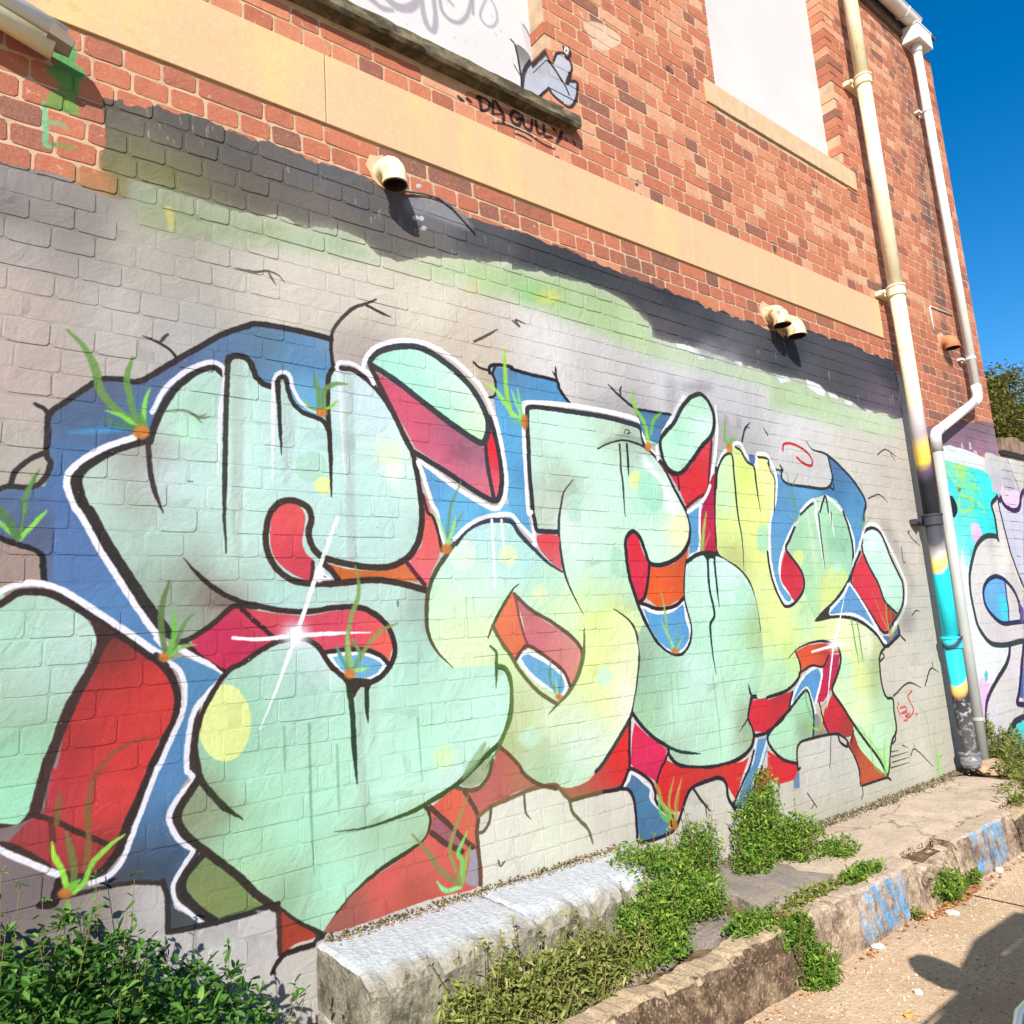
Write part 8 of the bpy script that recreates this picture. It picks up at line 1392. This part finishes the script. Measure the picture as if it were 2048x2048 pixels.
for i in range(5200):
    u=r.random(); x=r.uniform(1.05,5.8); y=-abs(r.gauss(0,.022))-.004; z=(.402 if x<2.33 else .20)+max(0,.03+y)*r.uniform(0,.8)
    if u>.62 and x>2.33: y=-abs(r.gauss(0,.05)); z=.197
    if u>.86: x=r.uniform(2.4,5.5); y=r.uniform(-.6,-.5); z=.19
    sp.append((x,y,z,r.uniform(.0025,.008)))
scatter_bits('soil_litter',sp,M_CRUMB,'crumbly brown soil and dead moss gathered along the foot of the wall','soil',2)
def stone(x,y,z,s,col,label,flatness=.45,seed=1,name='stone',cat='stone'):
    import bmesh
    bm=bmesh.new(); bmesh.ops.create_icosphere(bm,subdivisions=2,radius=1); r=random.Random(seed)
    sx,sy=r.uniform(.8,1.3),r.uniform(.7,1.1)
    for v in bm.verts: v.co=Vector((v.co.x*sx*s,v.co.y*sy*s,v.co.z*s*flatness))*r.uniform(.86,1.1)
    me=bpy.data.meshes.new(name); bm.to_mesh(me); bm.free(); o=bpy.data.objects.new(name,me); COL.objects.link(o); o.location=(x,y,z+s*flatness*.6); me.materials.append(col); return tag(o,label,cat)
M_WST=flat('white_stone',(.62,.59,.53),.8,.08,50,.002); M_BST=flat('tan_rubble',(.50,.34,.21),.9,.2,40,.004)
stone(2.758,-.978,0,.016,M_WST,'small round white pebble on the road left of the shadow',.7,1); stone(3.558,-.76,0,.028,M_WST,'flat white stone at the kerb between the weed clump and the shadow',.25,2)
stone(3.03,-.70,0,.030,M_WST,'flat whitish stone fragment below the nearer blue scribble on the kerb',.3,3); stone(4.239,-.70,0,.026,M_WST,'white stone lying under the farther blue scribble on the kerb',.6,4)
stone(5.72,-.16,.18,.10,M_BST,'tan rubble stone beside the foot of the black pipe',.6,5)
def leaf_thing(x,y,z,s,ang,label,col):
    n=10; m=MB(); top=[]
    for k in range(n):
        t=2*math.pi*k/n; rr=s*(1 if k%2 else .72); top.append((x+rr*math.cos(t+ang)*1.3,y+rr*math.sin(t+ang),z+.004+.006*math.sin(3*t)))
    m.add(top+[(a,b,c-.0015) for a,b,c in top],[tuple(range(n)),tuple(reversed(range(n,2*n)))]+[(k,n+k,n+(k+1)%n,(k+1)%n) for k in range(n)])
    return tag(m.build('fallen_leaf',col),label,'leaf')
M_OL=flat('dry_orange_leaf',(.70,.34,.09),.7,.15,30,.001); leaf_thing(2.595,-1.018,0,.022,.3,'bright orange fallen leaf on the road near the bottom edge',M_OL)
M_RL=tone_mat('dead_leaves',[(0,(.20,.07,.03)),(.5,(.42,.16,.06)),(1,(.62,.34,.14))],.8)
m=MB(); r=random.Random(31)
for i in range(420):
    if r.random()<.6: x,y,z=r.gauss(3.72,.16),-.69-abs(r.gauss(0,.03)),.004
    elif r.random()<.5: x,y,z=r.uniform(2.4,3.0),r.uniform(-.60,-.53),.195
    else: x,y,z=r.uniform(2.2,4.6),-.70-abs(r.gauss(0,.02)),.004
    a=r.uniform(0,6.28); s=r.uniform(.006,.016); t=r.uniform(-.5,.5); c,d=math.cos(a)*s,math.sin(a)*s
    m.add([(x-c,y-d,z+.002),(x-d*.5,y+c*.5,z+s*t*.6+.003),(x+c,y+d,z+.004+abs(t)*s*.5),(x+d*.5,y-c*.5,z+.003)],[(0,1,2,3)],r.random())
tag(m.build('leaf_litter',M_RL),'small rust brown dead leaves scattered along the kerb base','leaves',kind='stuff')
# ---------------------------------------------------------------- weeds
def leaf_mat(name,a,b,c,d): return tone_mat(name,[(0,a),(.4,b),(.75,c),(1,d)],.75,False,.35)
M_LD=leaf_mat('shade_green_leaves',(.018,.045,.012),(.045,.12,.02),(.10,.22,.035),(.22,.36,.08))  # greens darkened so the bush looks out of direct sun
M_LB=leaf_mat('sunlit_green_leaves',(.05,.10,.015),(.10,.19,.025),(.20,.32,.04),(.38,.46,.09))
M_LO=leaf_mat('olive_dry_leaves',(.10,.12,.03),(.19,.21,.05),(.31,.32,.09),(.48,.46,.20))
M_STEM=flat('weed_stems',(.20,.15,.05),.8,.2)
def leaves(m,P,L,r,tone,droop=0,wide=.42):
    d=Vector((r.gauss(0,1),r.gauss(0,1),r.gauss(.35,.7)-droop)).normalized(); u=d.cross(Vector((r.gauss(0,.3),r.gauss(0,.3),1))).normalized(); n=u.cross(d)
    w=L*wide*r.uniform(.8,1.2); P=Vector(P); f=n*(-.12*L)
    m.add([P,P+d*L*.35+u*w*.5-f*.4,P+d*L*.8+u*w*.32-f*.2,P+d*L+f,P+d*L*.8-u*w*.32-f*.2,P+d*L*.35-u*w*.5-f*.4,P+d*L*.5+f*.6],[(0,1,6),(1,2,6),(2,3,6),(3,4,6),(4,5,6),(5,0,6)],tone)
def weed(loc,blobs,nl,L,mat,label,seed,name='leafy_weed',cat='weed',base=.5,group=None,sprigs=26,stemr=.0018,wide=.42):
    r=random.Random(seed); t=thing(name,loc,label,cat,group); mf=MB(); ms=MB(); tot=sum(b[3]*b[4]*b[5] for b in blobs); z0=loc[2]
    for (cx,cy,cz,rx,ry,rz) in blobs:
        k=int(nl*(rx*ry*rz)/tot)
        cl=[(r.gauss(0,.6),r.gauss(0,.6),r.gauss(0,.6)) for _ in range(max(3,k//45))]
        for i in range(k):
            for _ in range(20):
                v=Vector((r.gauss(0,1),r.gauss(0,1),r.gauss(0,1))).normalized()*(r.random()**.45)
                q=(v.x,v.y,v.z)
                if _>4 or any((q[0]-c[0])**2+(q[1]-c[1])**2+(q[2]-c[2])**2<.16 for c in cl): break
            x,y,z=cx+rx*q[0]*r.uniform(.8,1.15),cy+ry*q[1],cz+rz*q[2]
            if y>-.012: y=-.012-r.random()*.06
            if z<z0: z=z0+r.random()*.03
            leaves(mf,(x,y,z),L*r.choice((.45,.6,.8,1,1.2,1.5))*r.uniform(.8,1.15),r,min(1,max(0,base+r.gauss(0,.22))),0,wide)
        for i in range(max(2,int(sprigs*(rx*ry*rz)/tot))):
            a=r.uniform(0,6.28); e=Vector((cx+rx*math.cos(a)*r.uniform(.2,1.12),min(-.02,cy+ry*math.sin(a)*r.uniform(.2,1.12)),cz+rz*r.uniform(.5,1.35))); s=Vector((cx+rx*math.cos(a)*.3,min(-.02,cy+ry*math.sin(a)*.3),z0)); mid=s.lerp(e,.55)+Vector((r.gauss(0,.012),r.gauss(0,.012),.02))
            ms.tube([s,mid,e],[stemr*1.4,stemr,stemr*.6],5,False)
            for j in range(9):
                p=mid.lerp(e,r.random()) if j<5 else e
                leaves(mf,(p.x,p.y,p.z),L*r.uniform(.5,1.0),r,min(1,max(0,base+r.gauss(.1,.2))),0,wide)
    o=mf.build('foliage',mat,t,kind='stuff'); ms.build('stems',M_STEM,t); return t
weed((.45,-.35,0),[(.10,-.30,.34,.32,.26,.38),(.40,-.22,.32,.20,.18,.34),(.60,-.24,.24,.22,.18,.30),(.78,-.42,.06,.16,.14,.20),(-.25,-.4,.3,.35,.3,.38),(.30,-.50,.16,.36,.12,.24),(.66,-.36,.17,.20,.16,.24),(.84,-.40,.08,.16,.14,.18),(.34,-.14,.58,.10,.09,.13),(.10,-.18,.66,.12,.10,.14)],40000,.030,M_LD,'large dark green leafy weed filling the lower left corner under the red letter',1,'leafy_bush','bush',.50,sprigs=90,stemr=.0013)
weed((1.45,-.47,.1),[(1.30,-.47,.26,.16,.10,.16),(1.50,-.48,.27,.17,.10,.14),(1.22,-.50,.14,.16,.10,.14),(1.42,-.52,.14,.2,.09,.12)],5200,.022,M_LO,'faded olive weed hiding the front of the painted step, left part',2,base=.5,sprigs=40)
weed((1.78,-.45,.15),[(1.74,-.46,.26,.13,.08,.12),(1.88,-.48,.24,.10,.08,.10),(1.68,-.52,.18,.14,.06,.08)],2600,.019,M_LO,'smaller olive weed on the kerb just right of the one hiding the step',3,base=.45,sprigs=26)
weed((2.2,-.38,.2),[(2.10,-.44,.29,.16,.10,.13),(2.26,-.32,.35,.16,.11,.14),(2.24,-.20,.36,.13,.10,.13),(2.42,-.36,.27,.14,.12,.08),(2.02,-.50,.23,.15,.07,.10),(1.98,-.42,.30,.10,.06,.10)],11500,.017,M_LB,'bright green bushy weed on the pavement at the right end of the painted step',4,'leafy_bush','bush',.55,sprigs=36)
weed((2.62,-.14,.2),[(2.55,-.16,.30,.14,.10,.11),(2.70,-.14,.33,.12,.09,.14)],3600,.017,M_LB,'low green weed against the wall between the two bushy ones',5,base=.5,sprigs=26)
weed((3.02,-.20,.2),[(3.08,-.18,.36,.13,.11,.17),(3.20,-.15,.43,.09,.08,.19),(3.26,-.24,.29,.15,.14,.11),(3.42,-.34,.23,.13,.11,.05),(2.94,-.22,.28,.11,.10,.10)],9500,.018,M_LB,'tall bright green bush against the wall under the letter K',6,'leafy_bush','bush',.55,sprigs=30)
for i,(x,y,z,rx,ry,rz,n,lb,b) in enumerate([(3.18,-.575,.205,.20,.045,.04,1500,'thin strip of weed growing in the joint above the nearer blue scribble',.5),(2.84,-.565,.20,.20,.05,.045,1700,'weed in the kerb joint left of the nearer blue scribble',.5),(2.56,-.64,.17,.12,.06,.07,1500,'weed hanging over the broken end of the dark kerb stone',.45),(2.60,-.71,.06,.11,.07,.075,1800,'weed at the road edge at the foot of the broken dark kerb stone',.5),(3.70,-.69,.06,.13,.07,.07,1500,'leafy weed at the kerb base between the two blue scribbles',.55),(3.98,-.68,.03,.09,.03,.03,350,'tiny weed on the road edge just before the farther blue scribble',.45),(3.40,-.69,.02,.05,.02,.02,160,'tiny tuft on the road below the nearer blue scribble',.4),(2.44,-.565,.215,.18,.06,.035,1300,'low weed creeping over the kerb below the bright bush',.5)]):
    weed((x,y,max(0,z-rz)),[(x,y,z,rx,ry,rz)],n,.017,M_LB if i not in(1,6) else M_LO,lb,20+i,base=b,sprigs=10)
weed((5.3,-.3,.18),[(5.75,-.34,.22,.30,.16,.07),(5.35,-.48,.21,.35,.12,.07),(6.05,-.3,.25,.35,.2,.11),(4.95,-.57,.19,.25,.06,.05),(6.6,-.45,.25,.5,.25,.13)],6000,.028,M_LO,'straggly olive weeds spreading from the foot of the pipes to the right edge',9,base=.42,sprigs=90)
weed((6.0,-.06,.2),[(5.98,-.07,.34,.12,.05,.16),(6.3,-.08,.28,.2,.06,.10)],900,.03,M_LO,'thin weed growing up the wall beside the rain pipe foot',10,base=.35,sprigs=26)
m=MB(); r=random.Random(77)
for i in range(420):
    x=r.uniform(2.4,5.4); y=-r.random()*.03-.006; z=.20
    if i%3==0: x=r.uniform(4.4,5.4); y=r.uniform(-.55,-.3)
    h=r.uniform(.012,.05); dx,dy=r.gauss(0,.3)*h,-abs(r.gauss(0,.5))*h
    m.add([(x-.0012,y,z),(x+.0012,y,z),(x+dx,y+dy,z+h)],[(0,1,2)],r.random())
tag(m.build('grass_tufts',M_LO),'sparse dry grass blades along the foot of the mural','grass',kind='stuff')
# ---------------------------------------------------------------- trees beyond the garden wall
M_TREE=leaf_mat('olive_tree_leaves',(.06,.055,.012),(.13,.12,.03),(.22,.19,.05),(.36,.30,.11)); M_BARK=flat('rough_bark',(.14,.10,.07),.9,.3,30,.01,.1)
def tree(x,y,H,blobs,n,label,seed,leafL=.085,limbs=True):
    r=random.Random(seed); t=thing('tree',(x,y,0),label,'tree'); tr=MB(); tr.tube([(x,y,-.1),(x+.08,y,H*.25),(x-.05,y+.1,H*.5)],[.2,.16,.11],10)
    for b in blobs:
        tr.tube([(x-.05,y+.1,H*.42),((x+b[0])/2,(y+b[1])/2,(H*.45+b[2])/2+.1),(b[0],b[1],b[2])],[.08,.05,.02],7)
    tr.build('trunk',M_BARK,t); m=MB(); tot=sum(b[3]**3 for b in blobs)
    for b in blobs:
        k=int(n*b[3]**3/tot); cl=[Vector((r.gauss(0,1),r.gauss(0,1),r.gauss(0,1))).normalized()*r.uniform(.4,1) for _ in range(26)]
        for i in range(k):
            c=r.choice(cl); q=c+Vector((r.gauss(0,.17),r.gauss(0,.17),r.gauss(0,.14)))
            leaves(m,(b[0]+b[3]*q.x,b[1]+b[3]*q.y,b[2]+b[3]*q.z*.85),leafL*r.uniform(.6,1.3),r,min(1,max(0,.5+r.gauss(0,.22))),.4,.5)
    m.build('crown',M_TREE,t,kind='stuff'); return t
tree(15.6,3.9,4.6,[(15.6,4.0,3.9,1.15),(16.4,3.4,4.7,1.2),(15.1,4.0,3.3,.9),(17.4,3.2,4.9,1.4),(15.9,3.6,4.4,.9),(15.6,3.2,2.9,1.0),(16.6,2.8,3.2,1.2),(18.2,3.0,3.6,1.5)],70000,'bushy olive coloured tree beyond the garden wall at the right edge',1)
t=thing('bare_tree',(14.6,4.4,0),'thin bare tree with leafless twigs rising left of the olive tree','tree'); m=MB(); r=random.Random(5)
def twig(p,d,L,rd,dep):
    e=p+d*L; m.tube([p,p.lerp(e,.5)+Vector((r.gauss(0,.03),r.gauss(0,.03),0)),e],[rd,rd*.8,rd*.55],5,False)
    if dep:
        for k in range(r.choice((2,3))): twig(p.lerp(e,r.uniform(.5,1)),(d+Vector((r.gauss(0,.5),r.gauss(0,.5),r.gauss(.05,.3)))).normalized(),L*r.uniform(.5,.75),rd*.6,dep-1)
mt=MB(); mt.tube([(14.6,4.45,-.1),(14.62,4.5,1.6),(14.55,4.55,2.9)],[.06,.045,.03],8); mt.build('trunk',M_BARK,t)
for k in range(4): twig(Vector((14.55,4.55,2.6+.12*k)),Vector((r.gauss(0,.18),r.gauss(0,.18),1)).normalized(),.8,.022,4)
m.build('twigs',M_BARK,t)
# ---------------------------------------------------------------- parked car beside the camera (its shadow falls on the road)
def paintm():
    s=NT('dark_green_car_paint'); s.done((.025,.07,.045),.22,None,.6); s.b.inputs['Coat Weight'].default_value=.6; s.b.inputs['Coat Roughness'].default_value=.05; return s.m
M_CAR=paintm(); M_TYRE=flat('tyre_rubber',(.02,.02,.02),.8); M_RIM=flat('alloy_rim',(.5,.5,.52),.3,.03,20,.0002,.6,metal=.9); M_TRIM=flat('black_trim',(.015,.015,.016),.5); M_CHROME=flat('bright_trim',(.55,.60,.56),.2,.03,20,.0001,.6,metal=.8)
def glassm():
    s=NT('tinted_car_glass'); s.done((.03,.05,.04),.05,None,.6); tr=s.n('ShaderNodeBsdfTransparent'); tr.inputs[0].default_value=(.42,.55,.38,1); mx=s.n('ShaderNodeMixShader'); mx.inputs[0].default_value=.82
    s.l(s.b.outputs[0],mx.inputs[1]); s.l(tr.outputs[0],mx.inputs[2]); s.l(mx.outputs[0],s.out.inputs[0]); return s.m
M_GLASS=glassm()
CX,CY=.97,-2.01   # front bumper x, wall-side flank y
car=thing('parked_car',(3.1,CY-.86,0),'dark green parked car, a sliver at the lower right corner beside its own shadow','car')
def cy(v): return CY-.86+v
stns=[(0,.30,.66,.88),(.05,.22,.74,.935),(.20,.20,.80,.955),(.40,.20,.84,.93),(.7,.20,.885,.895),(1.05,.20,.94,.875),(1.6,.20,.95,.86),(3.0,.20,.96,.86),(3.6,.22,.97,.85),(4.0,.26,.94,.82),(4.12,.34,.80,.78)]
m=MB(); k=14; prof=lambda w,b,t:[(-w*.8,b),(-w*.97,b+.1),(-w,b+(t-b)*.45),(-w*.99,b+(t-b)*.72),(-w*.975,t-.05),(-w*.90,t-.01),(-w*.3,t+.015),(w*.3,t+.015),(w*.90,t-.01),(w*.975,t-.05),(w*.99,b+(t-b)*.72),(w,b+(t-b)*.45),(w*.97,b+.1),(w*.8,b)]
for x,b,t_,w_ in stns: m.v+=[(CX+x,cy(a),c) for a,c in prof(w_,b,t_)]
for i in range(len(stns)-1):
    for q in range(k): a=i*k+q; b=i*k+(q+1)%k; m.f.append((a,b,b+k,a+k))
m.f.append(tuple(reversed(range(k)))); m.f.append(tuple(range((len(stns)-1)*k,len(stns)*k)))
body=m.build('body',M_CAR,car,smooth=True)
# cabin: roof, pillars and panes
def cab(x,z,w): return [(CX+x,cy(-w),z),(CX+x,cy(w),z)]
base=[(1.0,.93,.80),(3.75,.95,.78)]; top=[(1.62,1.40,.56),(3.15,1.43,.58)]
rf=MB(); pts=[]
for x,z,w_ in ((1.32,1.33,.41),(1.62,1.39,.46),(2.3,1.42,.48),(2.9,1.41,.48),(3.2,1.37,.48)): pts.append([(CX+x,cy(-w_),z-.03),(CX+x,cy(-w_*.85),z),(CX+x,cy(0),z+.02),(CX+x,cy(w_*.85),z),(CX+x,cy(w_),z-.03),(CX+x,cy(w_*.85),z-.04),(CX+x,cy(-w_*.85),z-.04)])
for p in pts: rf.v+=p
for i in range(4):
    for q in range(7): a=i*7+q; b=i*7+(q+1)%7; rf.f.append((a,b,b+7,a+7))
rf.f.append(tuple(reversed(range(7)))); rf.f.append(tuple(range(28,35))); rf.build('roof',M_CAR,car,smooth=True)
pl=MB()
for sgn in (1,-1):
    for (x0,z0,w0),(x1,z1,w1),rd in (((.94,.93,.78),(1.37,1.34,.43),.045),((1.95,.94,.82),(2.05,1.39,.50),.035),((3.0,.95,.82),(2.95,1.38,.50),.045),((3.72,.95,.78),(3.18,1.35,.47),.06)): pl.tube([(CX+x0,cy(sgn*w0),z0),(CX+(x0+x1)/2,cy(sgn*(w0+w1)/2*1.05),(z0+z1)/2+.02),(CX+x1,cy(sgn*w1),z1)],rd,8)
pl.build('pillars',M_CAR,car,smooth=True)
def pane(name,q): 
    g=MB(); g.add(q,[(0,1,2,3)]); return g.build(name,M_GLASS,car)
pane('windscreen',[(CX+.94,cy(-.76),.93),(CX+.94,cy(.76),.93),(CX+1.36,cy(.42),1.33),(CX+1.36,cy(-.42),1.33)])
pane('rear_window',[(CX+3.74,cy(-.74),.96),(CX+3.74,cy(.74),.96),(CX+3.18,cy(.47),1.35),(CX+3.18,cy(-.47),1.35)])
for sgn in (1,-1):
    pane('side_window',[(CX+1.05,cy(sgn*.80),.95),(CX+1.95,cy(sgn*.81),.95),(CX+2.03,cy(sgn*.50),1.38),(CX+1.50,cy(sgn*.46),1.33)])
    pane('side_window',[(CX+2.0,cy(sgn*.81),.95),(CX+2.98,cy(sgn*.81),.96),(CX+2.93,cy(sgn*.50),1.38),(CX+2.07,cy(sgn*.50),1.38)])
    mm=MB(); bx,by=CX+.95,cy(sgn*.76)
    mm.tube([(bx+.02,by+sgn*-.02,.98),(bx+.01,by+sgn*.03,.985),(bx+.03,by+sgn*.06,.99),(bx+.05,by+sgn*.13,.992),(bx+.07,by+sgn*.19,.985)],[.04,.05,.08,.074,.03],14); mi=mm.build('wing_mirror',M_CAR,car,smooth=True)
    for wx in (.78,3.32):
        wh=MB(); yy=cy(sgn*.76); wh.tube([(CX+wx,yy-.10*sgn,.31),(CX+wx,yy-.08*sgn,.31),(CX+wx,yy+.08*sgn,.31),(CX+wx,yy+.10*sgn,.31)],[.27,.31,.31,.27],28); wo=wh.build('wheel',M_TYRE,car,smooth=False)
        ri=MB(); ri.tube([(CX+wx,yy+.085*sgn,.31),(CX+wx,yy+.105*sgn,.31)],[.2,.19],24); ri.build('rim',M_RIM,wo)
    hl=MB(); hl.tube([(CX+.02,cy(sgn*.52),.66),(CX+.10,cy(sgn*.62),.69),(CX+.26,cy(sgn*.72),.75)],[.05,.075,.03],12); hl.build('headlight',M_CHROME,car,smooth=True)
    st2=MB(); st2.tube([(CX+.05,cy(sgn*.92),.69),(CX+.20,cy(sgn*.94),.765),(CX+.7,cy(sgn*.885),.845),(CX+1.05,cy(sgn*.84),.895)],.006,6); st2.build('wing_trim',M_CHROME,car,smooth=True)
bp=MB(); bp.tube([(CX+.05,cy(-.74),.42),(CX-.03,cy(-.5),.42),(CX-.05,cy(0),.42),(CX-.03,cy(.5),.42),(CX+.05,cy(.74),.42)],.07,10); bp.build('bumper',M_TRIM,car,smooth=True)
g2=MB()
for i in range(5): g2.box(CX-.012,CX+.03,cy(-.36),cy(.36),.52+i*.03,.535+i*.03)
g2.build('grille',M_TRIM,car)
